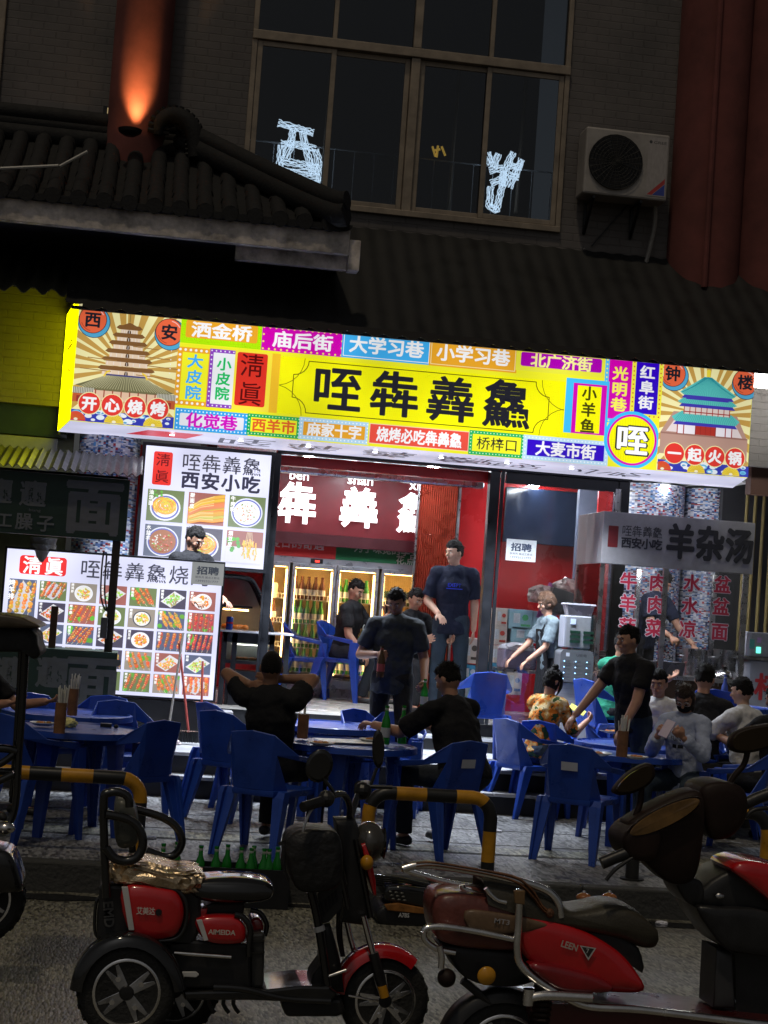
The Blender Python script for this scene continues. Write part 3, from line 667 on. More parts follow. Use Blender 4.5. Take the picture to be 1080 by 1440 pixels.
def framed(a, b, fcol, icol, m_, t, tcol, c, w_, h_, dots=None, r=0, vert=False, line=None, bold=.03):
    k = plaque(); x0, z0, x1, z1 = k.px(a, b, fcol, 0); mm = m_*SC
    k.rect(x0+mm, z0+mm, x1-mm, z1-mm, icol, r*SC)
    if line: k.rect(x0+mm*.55, z0+mm*.55, x1-mm*.55, z1-mm*.55, line); k.rect(x0+mm*.8, z0+mm*.8, x1-mm*.8, z1-mm*.8, icol)
    if dots: k.dots(x0+mm*.5, z0+mm*.5, x1-mm*.5, z1-mm*.5, dots[1]*SC, dots[2]*SC, dots[0])
    cx = (x0+x1)/2; cz = (z0+z1)/2; n = len(t)
    if vert:
        for i, ch in enumerate(t): k.text(ch, cx, cz+(n/2-.5-i)*h_*SC/n, h_/n*.84*SC, tcol, w_*SC, bold)
    else: k.text(t, cx, cz, h_*SC, tcol, w_*SC, bold)
    fin(k, label=None); return k
framed((255, 440.5), (369, 492), Lm, Or, 8, '洒金桥', Wt, 0, 84, 21, r=3)
framed((369.5, 457), (482, 502.5), Mg, Mg, 5, '庙后街', Wt, 0, 84, 22, dots=((.9, .8, .1), 8, 1.5))
framed((482.5, 462), (605, 513.5), Cy, Cy, 4, '大学习巷', Wt, 0, 106, 23, line=Wt)
framed((605.5, 473.5), (726, 525), Or, Or, 4, '小学习巷', Wt, 0, 106, 23, line=(.9, .75, .4))
framed((727, 487), (852, 532), (.8, .78, .05), (.40, .0, .42), 7, '北广济街', (.9, .88, .3), 0, 90, 19, r=3)
framed((852.5, 497), (890, 597), (.1, .5, .85), Mg, 6, '光明巷', (.9, .88, .1), 0, 22, 68, dots=((.9, .85, .1), 6, 1.3), vert=True)
framed((890.5, 500), (928.5, 590), (.88, .82, .05), Bl, 6, '红阜街', Wt, 0, 21, 66, dots=((.6, .1, .05), 6, 1.2), vert=True)
framed((250.5, 487), (295.5, 573), Or, (.88, .86, .02), 7, '大皮院', (.05, .42, .9), 0, 21, 66, dots=(Wt, 7, 1.9), vert=True)
framed((296, 490), (331.5, 575.5), (.25, .05, .5), (.82, .84, .86), 5, '小皮院', (.0, .5, .12), 0, 19, 62, dots=((.8, .75, .9), 6, 1.2), vert=True)
k = plaque(); x0, z0, x1, z1 = k.px((331.5, 492), (389, 581), (.85, .5, .02)); k.rect(x0, z0+.0, x0+.33, z1, (.9, .75, .05)); k.rect(x0+.02, z0+.04, x0+.29, z1-.015, Rd, .02)
for i, ch in enumerate('淸眞'): k.text(ch, x0+.155, (z0+z1)/2+.14-i*.255, .2, (.1, .0, .0), .2, .01)
fin(k)
framed((247, 573), (348, 612.5), (.03, .35, .8), (.75, .76, .82), 6.5, '化觉巷', (.6, .0, .5), 0, 71, 20, dots=((.7, .9, 1), 5, 1.2), r=2)
framed((348.5, 581), (421, 617.5), (.0, .4, .1), (.9, .88, .02), 5, '西羊市', (.75, .12, .02), 0, 60, 18, dots=((.7, .9, .5), 4.5, 1))
framed((421.5, 586), (518, 625.5), (.45, .7, .9), Or, 6, '麻家十字', Wt, 0, 76, 18, dots=((.9, .95, 1), 5, 1.1))
framed((518.5, 593), (660, 637), (.9, .86, .02), (.8, .08, .05), 3.5, '烧烤必吃犇羴鱻', Wt, 0, 122, 20, line=(.9, .6, .5))
framed((660.5, 604.5), (736, 645), (.0, .42, .12), (.9, .88, .02), 5, '桥梓口', Bk, 0, 58, 18, dots=((.7, .95, .6), 4.5, 1), bold=.01)
framed((736.5, 611), (854, 655.5), (.5, .72, .9), Bl, 6, '大麦市街', Wt, 0, 88, 20, dots=((.85, .92, 1), 5, 1.1))
# yellow name board with its notched outline
k = Ink(YS-.006); x0, z0, x1, z1 = k.px((389, 494), (797, 612), (.92, .89, .0)); z0 = SZ0+.275; z1 = SZ1-.325+.0
k.v = []; k.f = []; k.ink = []; za_, zb_ = at(600, 516, YS).z, at(600, 602, YS).z
k.rect(x0, at(389, 581, YS).z, x1, at(389, 500, YS).z, (.92, .89, .0))
zt_, zl_ = at(389, 504, YS).z, at(389, 577, YS).z; a_, b_ = at(412, 540, YS).x, at(772, 560, YS).x; q_ = .13
def arc(cx, cz, r, a0, a1): return [(cx+r*math.cos(math.radians(a0+(a1-a0)*i/6)), cz+r*math.sin(math.radians(a0+(a1-a0)*i/6))) for i in range(7)]
out = [(a_, zl_+q_+.02), (a_, zt_-q_-.02)]+arc(a_, zt_, q_, -90, 0)[::1]+[(a_+q_, zt_), (b_-q_, zt_)]+arc(b_, zt_, q_, 180, 270)+[(b_, zt_-q_), (b_, zl_+q_)]+arc(b_, zl_, q_, 90, 180)+[(b_-q_, zl_), (a_+q_, zl_)]+arc(a_, zl_, q_, 0, 90)+[(a_, zl_+q_+.02)]
k.line(out, .008, (.08, .07, .0))
for cx, cz, a0, a1 in ((x0, at(389, 504, YS).z+.02, -80, 0), (x0, zl_-.03, 0, 80), (x1, zt_+.02, 180, 260), (x1, zl_-.02, 100, 180)): k.line(arc(cx, cz, .26, a0, a1), .006, (.15, .13, .0))
for ch, cx, cy, h_ in (('咥', 474, 546.5, 62), ('犇', 555, 554, 62), ('羴', 634, 561.5, 62), ('鱻', 713, 568, 66)): k.tpx(ch, cx, cy, h_, 66, Bk, .018)
k.build('name_board', m_lit, sg, label='yellow name board with four large black characters')
k = plaque(); x0, z0, x1, z1 = k.px((797, 531), (852.5, 613), (.05, .5, .88)); k.rect(x0+.07, z0+.0, x1-.02, z1-.04, Mg); k.rect(x0+.11, z0+.015, x1-.07, z1-.06, (.92, .89, 0)); 
for i, ch in enumerate('小羊鱼'): k.text(ch, (x0+x1)/2+.02, (z0+z1)/2+.125-i*.15, .125, (.05, .05, 0), .13, .03)
fin(k)
k = Ink(YS-.014, .00012); c = at(888, 619, YS)
def clipd(r, zc=None):
    return [(max(-9, min(c.x+r*math.cos(6.2832*i/40), at(926, 600, YS).x)), max(SZ0+.004, c.z+r*math.sin(6.2832*i/40))) for i in range(40)]
k.poly(clipd(.265), (.04, .5, .88)); k.poly(clipd(.235), Mg); k.poly(clipd(.215), (.9, .87, .0))
for i in range(-8, 9):
    hh = math.sqrt(max(0, .205**2-(i*.024)**2)); xx = c.x+i*.024
    k.rect(xx-.0015, max(SZ0+.006, c.z-hh), xx+.0015, c.z+hh, (.6, .55, .0))
k.text('咥', c.x, c.z, .275, Bk, .30, .06); k.text('咥', c.x, c.z, .262, Wt, .285, .028); fin(k, 'round_plaque', 'round yellow plaque with one white outlined character')
# picture panels
def rays(k, x0, z0, x1, z1, cx, cz, ca, cb, n=30):
    k.rect(x0, z0, x1, z1, ca)
    def hit(a):
        dx, dz = math.cos(a), math.sin(a); t = 9
        if dx > 1e-6: t = min(t, (x1-cx)/dx)
        if dx < -1e-6: t = min(t, (x0-cx)/dx)
        if dz > 1e-6: t = min(t, (z1-cz)/dz)
        if dz < -1e-6: t = min(t, (z0-cz)/dz)
        return cx+dx*t, cz+dz*t
    L = []
    for i in range(n):
        a = 2*math.pi*i/n+rnd.uniform(-.03, .03); b = a+math.pi/n*rnd.uniform(.7, 1.3); L.append([(cx, cz), hit(a), hit(b)])
    k.polys(L, cb)
def seal(k, x, z, r, ch, xl=-99, xh=99):
    cl_ = lambda pts: [(min(max(p, xl), xh), q) for p, q in pts]
    C = lambda x_, z_, r_: cl_([(x_+r_*math.cos(6.2832*i/28), z_+r_*math.sin(6.2832*i/28)) for i in range(28)])
    k.poly(C(x+.012, z-.02, r*1.13), (.02, .04, .08)); k.poly(C(x+.012, z-.02, r*1.08), (.08, .38, .62)); k.poly(C(x, z, r*.98), (.08, .02, .02)); k.poly(C(x, z, r*.93), (.78, .13, .05))
    k.line(arc(x, z, r*.8, 30, 80), .008, (.9, .5, .45)); k.line(arc(x, z, r*.8, 200, 260), .006, (.4, .05, .02)); k.text(ch, x, z, r*1.05, Bk, r*1.1, .03)
def clouds(k, x0, x1, z0, zt):
    k.rect(x0, z0, x1, zt, (.03, .04, .42))
    for i in range(26):
        x = x0+.03+(x1-x0-.06)*rnd.random(); r = rnd.uniform(.018, .04); z = rnd.uniform(z0+r*.6, zt-.01); k.disc(x, z, r, rnd.choice([(.75, .85, .92), (.15, .5, .75), (.8, .82, .86)]), r*.6, 12); k.disc(x, z-.004, r*.6, rnd.choice([(.1, .35, .6), (.8, .85, .9)]), r*.3, 10)
    for fx, col in ((.05, (.7, .05, .03)), (.42, (.8, .6, .05)), (.8, (.85, .65, .05))):
        x = x0+(x1-x0)*fx; r = .085; xa = max(x0, x-r); pts = [(min(max(x+r*math.cos(math.pi*i/12), x0), x1), z0+.003+r*math.sin(math.pi*i/12)*.95) for i in range(13)]; k.poly(pts, col)
        for i in range(1, 12): k.line([(x+.02*math.cos(math.pi*i/12), z0+.01+.02*math.sin(math.pi*i/12)), (min(max(x+r*.95*math.cos(math.pi*i/12), x0), x1), z0+.003+r*.9*math.sin(math.pi*i/12))], .0022, (.45, .25, .02))
        k.disc(x, z0+.014, .018, (.85, .8, .6), .012, 10)
def badges(k, x0, z, t, dx, r):
    for i, ch in enumerate(t):
        x = x0+i*dx; k.disc(x, z, r*1.08, (.85, .8, .4)); k.disc(x, z, r, (.75, .04, .03)); k.text(ch, x, z, r*1.25, Wt, r*1.3, .045)
# left: many tiered pagoda over a gate roof
k = Ink(YS-.004, .00012); X0, X1, Z0, Z1 = SX0+.004, at(252, 500, YS).x-.004, SZ0+.004, SZ1-.006; W_ = X1-X0; H_ = Z1-Z0
U = lambda u: X0+u*W_
V = lambda v: Z1-v*H_
rays(k, X0, Z0, X1, Z1, U(.5), V(.5), (.88, .82, .42), (.55, .32, .07))
br_ = (.22, .1, .03); cr_ = (.8, .62, .45)
k.line([(U(.5), V(.02)), (U(.5), V(.14))], .01, (.3, .2, .05)); k.disc(U(.5), V(.1), .012, (.7, .5, .1))
tiers = [(.13, .10, .19), (.2, .13, .255), (.27, .16, .325), (.345, .19, .4), (.42, .22, .475), (.5, .25, .56)]
k.poly([(U(.38), V(.14)), (U(.62), V(.14)), (U(.5), V(.09))], br_)
for i, (v, w_, vb) in enumerate(tiers):
    u0, u1 = .5-w_, .5+w_; k.rect(U(u0+.015), V(v), U(u1-.015), V(vb+.01), cr_)
    k.poly([(U(u0-.03), V(v+.012)), (U(u0), V(v-.012)), (U(u1), V(v-.012)), (U(u1+.03), V(v+.012)), (U(u1), V(v+.026)), (U(u0), V(v+.026))], br_)
    k.disc(U(.5), V(vb-.012), .016, (.1, .05, .02), .02, 10); k.rect(U(.5)-.016, V(vb-.012), U(.5)+.016, V(vb+.005), (.1, .05, .02))
    for q in range(7): xx = U(u0+.03+(2*w_-.06)*q/6); k.rect(xx-.002, V(v+.03), xx+.002, V(vb+.005), (.85, .8, .78))
for v, a, b in ((.38, .62, .92), (.46, .7, 1.0), (.43, .12, .4), (.53, .05, .35), (.55, .6, .95), (.3, .55, .8)): k.line([(U(a), V(v)), (U(b), V(v+.01))], .008, (.35, .18, .05))
k.poly([(U(.02), V(.68)), (U(.22), V(.61)), (U(.32), V(.57)), (U(.68), V(.57)), (U(.78), V(.62)), (U(.98), V(.69)), (U(.8), V(.725)), (U(.2), V(.715))], (.16, .15, .07))
for q in range(34): a = q/33; k.line([(U(.3+.4*a), V(.575)), (U(.06+.88*a), V(.695))], .0035, (.62, .58, .35))
k.line([(U(.3), V(.57)), (U(.7), V(.57))], .014, (.06, .06, .2))
for u in (.29, .71): k.line([(U(u), V(.585)), (U(u+(.02 if u < .5 else -.02)), V(.55)), (U(u+(.05 if u < .5 else -.05)), V(.535))], .014, (.85, .6, .05))
k.rect(U(.0), V(.715), U(1), V(.83), (.5, .1, .03)); k.rect(U(.2), V(.715), U(.82), V(.80), (.75, .5, .35))
for q in range(8): xx = U(.22+.58*q/7); k.rect(xx-.005, V(.71), xx+.005, V(.83), (.3, .04, .02))
for a, b in ((.0, .2), (.82, 1)):
    k.rect(U(a), V(.70), U(b), V(.755), (.25, .24, .18)); [k.line([(U(a+(b-a)*q/12), V(.702)), (U(a+(b-a)*q/12), V(.753))], .004, (.75, .72, .62)) for q in range(13)]
    k.rect(U(a+.04), V(.775), U(b-.04), V(.83), (.3, .02, .02))
for s_ in range(7): k.disc(U(.925), V(.27+.04*s_), .005, Wt, n=8)
clouds(k, X0, X1, Z0, V(.9)); badges(k, U(.17), V(.84), '开心烧烤', W_*.222, .093)
seal(k, U(.14), V(.1), .125, '西', X0, X1); seal(k, U(.89), V(.15), .125, '安', X0, X1)
k.build('picture_panel', m_lit, sg, label='picture panel of a tiered pagoda')
# right: bell tower
k = Ink(YS-.004, .00012); X0, X1 = at(929, 560, YS).x, SX1-.004; W_ = X1-X0
rays(k, X0, Z0, X1, Z1, U(.5), V(.45), (.88, .82, .42), (.55, .32, .07))
tq = (.10, .52, .48); tqd = (.02, .25, .3); bl2 = (.05, .04, .4); rb = (.35, .03, .03)
k.poly([(U(.02), V(.64)), (U(.15), V(.44)), (U(.85), V(.44)), (U(.98), V(.66)), (U(.98), V(.86)), (U(.02), V(.84))], (.45, .27, .22)); k.poly([(U(.08), V(.63)), (U(.2), V(.47)), (U(.8), V(.47)), (U(.92), V(.64))], (.72, .62, .62))
k.rect(U(.02), V(.64), U(.98), V(.655), (.3, .15, .12))
k.rect(U(.2), V(.52), U(.8), V(.64), (.8, .76, .82)); k.rect(U(.4), V(.55), U(.62), V(.64), (.4, .03, .02))
for u in (.2, .27, .4, .62, .73, .8): k.rect(U(u)-.005, V(.52), U(u)+.005, V(.645), rb)
for q in range(5): k.line([(U(.4+.055*q-.0), V(.55)), (U(.4+.055*q), V(.64))], .003, (.2, .01, .01))
def roof(u0, u1, ut0, ut1, v0, v1, v2):
    k.poly([(U(u0+.02), V(v2+.03)), (U(u1-.02), V(v2+.03)), (U(u1-.05), V(v2+.0)), (U(u0+.05), V(v2))], bl2); k.poly([(U(u0), V(v1)), (U(ut0), V(v0)), (U(ut1), V(v0)), (U(u1), V(v1)), (U(u1-.04), V(v2)), (U(u0+.04), V(v2))], tq)
    n_ = int((u1-u0)*42); [k.line([(U(ut0+(ut1-ut0)*q/n_), V(v0+.004)), (U(u0+.03+(u1-u0-.06)*q/n_), V(v2-.004))], .0028, tqd) for q in range(n_+1)]
roof(.13, .88, .24, .78, .43, .49, .53); k.rect(U(.26), V(.36), U(.76), V(.455), (.72, .6, .55))
for q in range(9): u = .26+.5*q/8; k.rect(U(u)-.004, V(.36), U(u)+.004, V(.46), rb)
k.rect(U(.25), V(.43), U(.77), V(.44), rb); roof(.18, .84, .26, .76, .3, .345, .36); k.rect(U(.27), V(.27), U(.74), V(.32), bl2); roof(.2, .82, .46, .54, .1, .255, .28)
for q in ((.5, .1, .22, .26), (.5, .1, .8, .265)): k.line([(U(q[0]), V(q[1])), (U((q[0]+q[2])/2), V((q[1]+q[3])/2+.01)), (U(q[2]), V(q[3]))], .008, tqd)
k.rect(U(.48), V(.04), U(.52), V(.1), (.85, .7, .05)); k.disc(U(.5), V(.05), .02, (.85, .7, .05)); clouds(k, X0, X1, Z0, V(.9)); badges(k, U(.17), V(.855-.02), '一起火锅', W_*.222, .093)
seal(k, U(.1), V(.1), .125, '钟', X0, X1); seal(k, U(.9), V(.12), .125, '楼', X0, X1)
k.build('picture_panel', m_lit, sg, label='picture panel of a turquoise roofed bell tower')
# left flank, lit yellow with red writing
fl = G(); A_ = (SX0-.003, YS+.004); B_ = (SX0-.153, YB)
k = Ink(0, .0004); k.rect(0, SZ0+.01, 1.2, STOP-.05, (.85, .85, .0))
for j in range(5): k.rect(.1, STOP-.2-.055*j, .95, STOP-.235-.055*j, (.5, .1, .0)) if False else [k.rect(.12+.15*i, STOP-.2-.055*j, .22+.15*i, STOP-.235-.055*j, (.03, .02, .0)) for i in range(6)]
for j, ch in enumerate('西安小吃'): k.text(ch, .5, SZ1-.3-.16*j, .14, (.06, .005, 0), .5)
k.xf(Matrix(((B_[0]-A_[0], 0, 0, A_[0]), (B_[1]-A_[1], 1, 0, A_[1]), (0, 0, 1, 0), (0, 0, 0, 1))) @ Matrix.Diagonal((1/1.2, 1, 1, 1)))
k.v = [(x-.004, y, z) for x, y, z in k.v]; k.build('side_panel', print_mat('lit_flank_film', 5), sg)
# white emissive soffit sheet with dark characters, and downlights
m_sof = print_mat('lit_soffit_film', .95)
k = Ink(0, .0002); zs = SZ0+.002
def sofpoly(pts, col): k.k += 1; n = len(k.v); k.v.extend((x, y, zs-k.k*.0004) for x, y in pts); k.f.append(tuple(range(n, n+len(pts)))); k.ink.extend([col]*len(pts))
sofpoly([(SX0, YS), (SX1, YS), (SX1+.28, YB-.02), (SX0-.15, YB-.02)], (.66, .66, .86))
xa = at(200, 610, 15.8).x; sofpoly([(xa-.15, 15.9), (xa+.05, 15.35), (xa+.55, 15.35), (xa+.4, 15.9)], (.6, .03, .05))
def softext(t, x, y, w_, d_):
    vs, fs, a, b, c_, d = glyph(t, .006); k.k += 1; n = len(k.v); k.v.extend((x+(p[0]-(a+b)/2)*w_/(b-a), y+(p[1]-(c_+d)/2)*d_/(d-c_), zs-k.k*.0004) for p in vs); k.f.extend(tuple(i+n for i in f) for f in fs); k.ink.extend([(.06, .06, .09)]*len(vs))
for ch, px_ in (('咥', 345), ('犇', 440), ('羴', 545), ('鱻', 650)): softext(ch, at(px_, 640, 15.7).x, 15.72, .5, .62)
softext('西安', at(720, 650, 15.7).x, 15.75, .6, .5); softext('小吃', at(860, 660, 15.7).x, 15.75, .7, .5)
k.build('soffit', m_sof, sg)
m_dl = mat('downlight_lens', (1, 1, 1), .5, var=0, emit=9, ecol=(.85, .9, 1))
for i in range(7): G().lathe([(.001, -.006), (.022, -.006), (.022, 0), (.001, 0)], (SX0+.9+i*.62, 15.5, zs-.012), 14).build('downlight_lens', m_dl, sg)
for i in range(7):
    L = bpy.data.lights.new('downlight', 'SPOT'); L.energy = 270; L.color = (.80, .88, 1); L.spot_size = math.radians(120); L.spot_blend = 1; L.shadow_soft_size = .05
    q = bpy.data.objects.new('downlight', L); COL.objects.link(q); q.location = (SX0+.95+i*.62, 15.5, zs-.03); q.rotation_euler = (0, 0, 0); q.parent = None
# ================================================================== MENU BOARDS
def tile_food(k, x0, z0, x1, z1, kind, seed, names=''):
    R = random.Random(seed); w_ = x1-x0; h_ = z1-z0; u = lambda a: x0+a*w_; v = lambda b: z0+b*h_
    bgc = R.choice([(.07, .06, .1), (.15, .2, .08), (.3, .26, .22), (.1, .12, .2), (.35, .12, .1)]) if kind != 'white' else (.75, .75, .8)
    k.rect(x0, z0, x1, z1, bgc)
    J = lambda c, s_=.25: tuple(max(0, min(1, q*(1+R.uniform(-s_, s_)))) for q in c)
    def blob(x, z, r, c, n=7, fl=1.0):
        a0 = R.random()*6; x = min(max(x, x0+r*.8), x1-r*.8); z = min(max(z, z0+r*.8), z1-r*.8)
        k.poly([(x+r*R.uniform(.7, 1)*math.cos(6.2832*i/n+a0), z+fl*r*R.uniform(.7, 1)*math.sin(6.2832*i/n+a0)) for i in range(n)], c)
    s_ = min(w_, h_)
    if kind == 'skewers':
        if R.random() < .5: [blob(u(R.random()), v(R.random()), s_*.16, J((.12, .4, .05)), 6) for _ in range(6)]
        elif R.random() < .6: k.poly([(u(.05), v(.3)), (u(.5), v(.03)), (u(.97), v(.6)), (u(.5), v(.97))], (.55, .55, .6))
        n = 4+R.randrange(2); ang = R.uniform(-.75, .75); base = R.choice([(.62, .16, .04), (.5, .12, .05), (.6, .28, .05), (.55, .06, .06)])
        for i in range(n):
            a = (i+.6)/(n+.2); xa, xb = u(a-ang*.4), u(a+ang*.4); xa = min(max(xa, x0+.01), x1-.01); xb = min(max(xb, x0+.01), x1-.01)
            k.line([(xa, v(.03)), (xb, v(.97))], s_*.018, (.75, .65, .45))
            for q in range(8):
                t = .22+.095*q+R.uniform(-.02, .02); blob(xa+(xb-xa)*t+R.uniform(-.02, .02)*s_, v(t), s_*R.uniform(.08, .125), J(base, .45)); blob(xa+(xb-xa)*t-s_*.02, v(t)+s_*.02, s_*.04, J((.9, .5, .16), .3), 5)
    elif kind == 'plate':
        k.disc(u(.52), v(.48), s_*.48, R.choice([(.8, .82, .88), (.05, .05, .07), (.5, .4, .3)]), s_*.42, 26); k.disc(u(.52), v(.48), s_*.42, (.78, .76, .74), s_*.37, 26)
        base = R.choice([(.75, .42, .06), (.8, .3, .05), (.7, .5, .1)])
        for _ in range(60): a = R.random()*6.28; q = R.random()**.6*s_*.34; blob(u(.52)+q*math.cos(a), v(.48)+q*.8*math.sin(a), s_*R.uniform(.03, .08), J(base, .55))
        for _ in range(7): a = R.random()*6.28; q = R.random()*s_*.24; blob(u(.52)+q*math.cos(a), v(.48)+q*.8*math.sin(a), s_*.025, J((.1, .4, .05)), 5)
    elif kind == 'noodles':
        k.disc(u(.5), v(.45), s_*.48, (.8, .82, .9), s_*.42, 28); k.disc(u(.5), v(.45), s_*.43, (.12, .14, .5), s_*.37, 28); k.disc(u(.5), v(.45), s_*.38, (.82, .82, .8), s_*.32, 28)
        for _ in range(70):
            a0 = R.uniform(0, 360); r_ = s_*R.uniform(.06, .37); cx_ = u(.5)+R.uniform(-.05, .05)*s_; cz_ = v(.5)+R.uniform(-.05, .05)*s_
            k.line([(p, cz_+(q-cz_)*.8) for p, q in arc(cx_, cz_, r_, a0, a0+R.uniform(60, 170))], s_*.03, J((.85, .45, .05), .45))
        for _ in range(8): blob(u(R.uniform(.1, .4)), v(R.uniform(.75, .95)), s_*.05, J((.15, .45, .06)), 6)
    elif kind == 'wide':
        for i in range(30):
            a = R.uniform(.1, .9); c_ = J((.8, .34, .05), .5); yy = R.uniform(.02, .85); k.line([(u(.04), v(yy*.6)), (u(.35), v(min(.9, yy*.8+.08))), (u(.7), v(min(.93, yy+.06))), (u(.97), v(min(.96, yy+.12)))], s_*.085, c_); k.line([(u(.05), v(yy*.6+.03)), (u(.35), v(min(.93, yy*.8+.11))), (u(.7), v(min(.95, yy+.09)))], s_*.015, (.95, .7, .3))
    elif kind == 'soup':
        k.disc(u(.5), v(.48), s_*.5, (.75, .78, .9), s_*.46, 30); k.disc(u(.5), v(.48), s_*.46, (.1, .12, .5), s_*.42, 30); red = seed % 2; k.disc(u(.5), v(.48), s_*.42, (.85, .84, .82) if not red else (.4, .14, .05), s_*.38, 30)
        for _ in range(80 if red else 45):
            a = R.random()*6.28; q = R.random()**.5*s_*.33; c_ = R.choice([(.85, .8, .75), (.6, .08, .05), (.8, .2, .15), (.3, .5, .1)] if red else [(.15, .3, .08), (.6, .3, .1), (.55, .5, .4), (.6, .1, .05), (.7, .7, .68)]); blob(u(.5)+q*math.cos(a), v(.48)+q*.9*math.sin(a), s_*R.uniform(.015, .04), c_, 5)
    elif kind == 'sticks':
        k.rect(x0, z0, x1, v(.5), (.7, .7, .75)); [blob(u(R.uniform(.05, .35)), v(R.uniform(.3, .75)), s_*.08, J((.1, .4, .05)), 7) for _ in range(10)]
        for _ in range(40): a = R.uniform(.42, .85); b = R.uniform(.1, .62); k.line([(u(a), v(b)), (u(a+R.uniform(-.05, .05)), v(b+.14))], s_*.035, J((.85, .5, .08)))
        for i in range(5): k.line([(u(.52+.05*i), v(.6)), (u(.56+.03*i), v(.97))], s_*.012, (.85, .75, .5))
    else:   # tray
        k.poly([(u(.05), v(.35)), (u(.55), v(.93)), (u(.97), v(.62)), (u(.45), v(.05))], (.7, .7, .74)); base = R.choice([(.75, .4, .1), (.35, .5, .12), (.6, .18, .05), (.5, .55, .15)])
        for _ in range(80): a = R.random(); b = R.random(); blob(u(.13+.38*a+.36*b), v(.36+.45*a-.25*b), s_*R.uniform(.03, .075), J(base, .6), 6)
    # little white vertical caption
    for i, ch in enumerate(names): k.text(ch, u(.1), v(.9-.17*i), h_*.145, (.95, .95, .95), h_*.14, .03)
m_menu = print_mat('lit_menu_film', 1.3)
def board(o, x0, x1, z0, z1, y, t=.035):
    G().bb(x0-t, x1+t, y+.004, y+.12, z0-t, z1+t).build('case', m_black, o, bevel=.004)
LV = (.70, .71, .92)
# upper board
YP = 16.2; mb = thing('menu_board', 'upper lit menu board with six large dishes behind the cook', 'menu board', (.6, YP, 2.1))
a = at(206, 626, YP); b = at(371, 803, YP); c_ = at(382, 640, YP); X0, X1, Z0, Z1 = a.x, c_.x, at(290, 795, YP).z, at(290, 633, YP).z
board(mb, X0, X1, Z0, Z1, YP); k = Ink(YP-.002, .00015); k.rect(X0, Z0, X1, Z1, LV); U = lambda u: X0+u*(X1-X0); V = lambda v: Z1-v*(Z1-Z0)
k.rect(U(.065), V(.045), U(.215), V(.335), (.75, .03, .02), .02)
for i, ch in enumerate('淸眞'): k.text(ch, U(.14), V(.115+.145*i), .115, (.12, 0, 0), .125, .008)
for i, ch in enumerate('咥犇羴鱻'): k.text(ch, U(.365+.162*i), V(.115), .165, (.04, .04, .06), .17, .006)
for i, ch in enumerate('西安小吃'): k.text(ch, U(.365+.162*i), V(.27), .155, (.03, .03, .06), .165, .035)
k.build('board_film', m_menu, mb)
kinds = ['noodles', 'wide', 'soup', 'soup', 'noodles', 'sticks']; caps = ['油泼面', '擀面皮', '牛肉粉', '水盆羊', '肉丝面', '涮豆皮']
for i in range(6):
    c0 = .04+.325*(i % 3); r0 = .375+.305*(i//3)
    k = Ink(YP-.012, .00012); tile_food(k, U(c0), V(r0+.275), U(c0+.29), V(r0), kinds[i], [3, 5, 8, 11, 14, 17][i], caps[i]); k.build('food_picture', m_menu, mb)
# lower board
YL = 15.6; lb = thing('menu_board', 'lower wide lit barbecue menu board standing at the front under the cook', 'menu board', (-.2, YL, .9))
a = at(10.7, 771, YL); b = at(300, 988, YL); c_ = at(314, 792, YL); X0, X1, Z0, Z1 = a.x, c_.x, at(160, 976, YL).z, at(160, 782, YL).z
board(lb, X0, X1, Z0, Z1, YL, .02); k = Ink(YL-.002, .00015); k.rect(X0, Z0, X1, Z1, LV)
U = lambda u: X0+u*(X1-X0); V = lambda v: Z1-v*(Z1-Z0)
k.rect(U(.06), V(.04), U(.275), V(.175), (.75, .03, .03), .03)
for i, ch in enumerate('淸眞'): k.text(ch, U(.118+.1*i), V(.108), .15, Wt, .155, .02)
for i, ch in enumerate('咥犇羴鱻烧烤'): k.text(ch, U(.385+.103*i), V(.105), .165, (.04, .04, .07), .17, .006)
k.build('board_film', m_menu, lb); n = 0
kl = ['skewers', 'skewers', 'skewers', 'skewers', 'skewers', 'skewers', 'tray', 'skewers', 'plate', 'tray', 'plate', 'plate', 'skewers', 'plate', 'tray', 'tray', 'skewers', 'tray', 'skewers']
nm = ['烤羊排', '烤羊肉', '烤鸡胗', '烤板筋', '烤面筋', '烤脆骨', '烤香肠', '烤牛肉', '烤羊腰', '烤鱼', '烤扇贝', '烤生蚝', '烤鱿鱼', '烤土豆', '烤馍', '烤茄子', '烤鸡翅', '烤豆皮', '烤金针', '烤玉米', '烤豆腐', '烤韭菜', '烤青椒', '烤藕片', '烤脑花', '烤蒜', '烤肠', '烤排骨']
for r_ in range(5):
    for q in range(7):
        big = q == 0
        if big and r_ % 2: continue
        if big and r_ == 4: continue
        x0 = U(.022+.1385*q); x1 = U(.022+.1385*q+.124); z1 = V(.215+.155*r_); z0 = V(.215+.155*r_+(.29 if big else .138))
        k = Ink(YL-.012, .00012); tile_food(k, x0, z0, x1, z1, kl[(n*5+r_) % len(kl)], 50+n, nm[n % len(nm)]); k.build('food_picture', m_menu, lb); n += 1
G().bb(X0, X1+.0, YL+.02, YL+.1, TERR, Z0-.03).build('base', m_riser, lb)
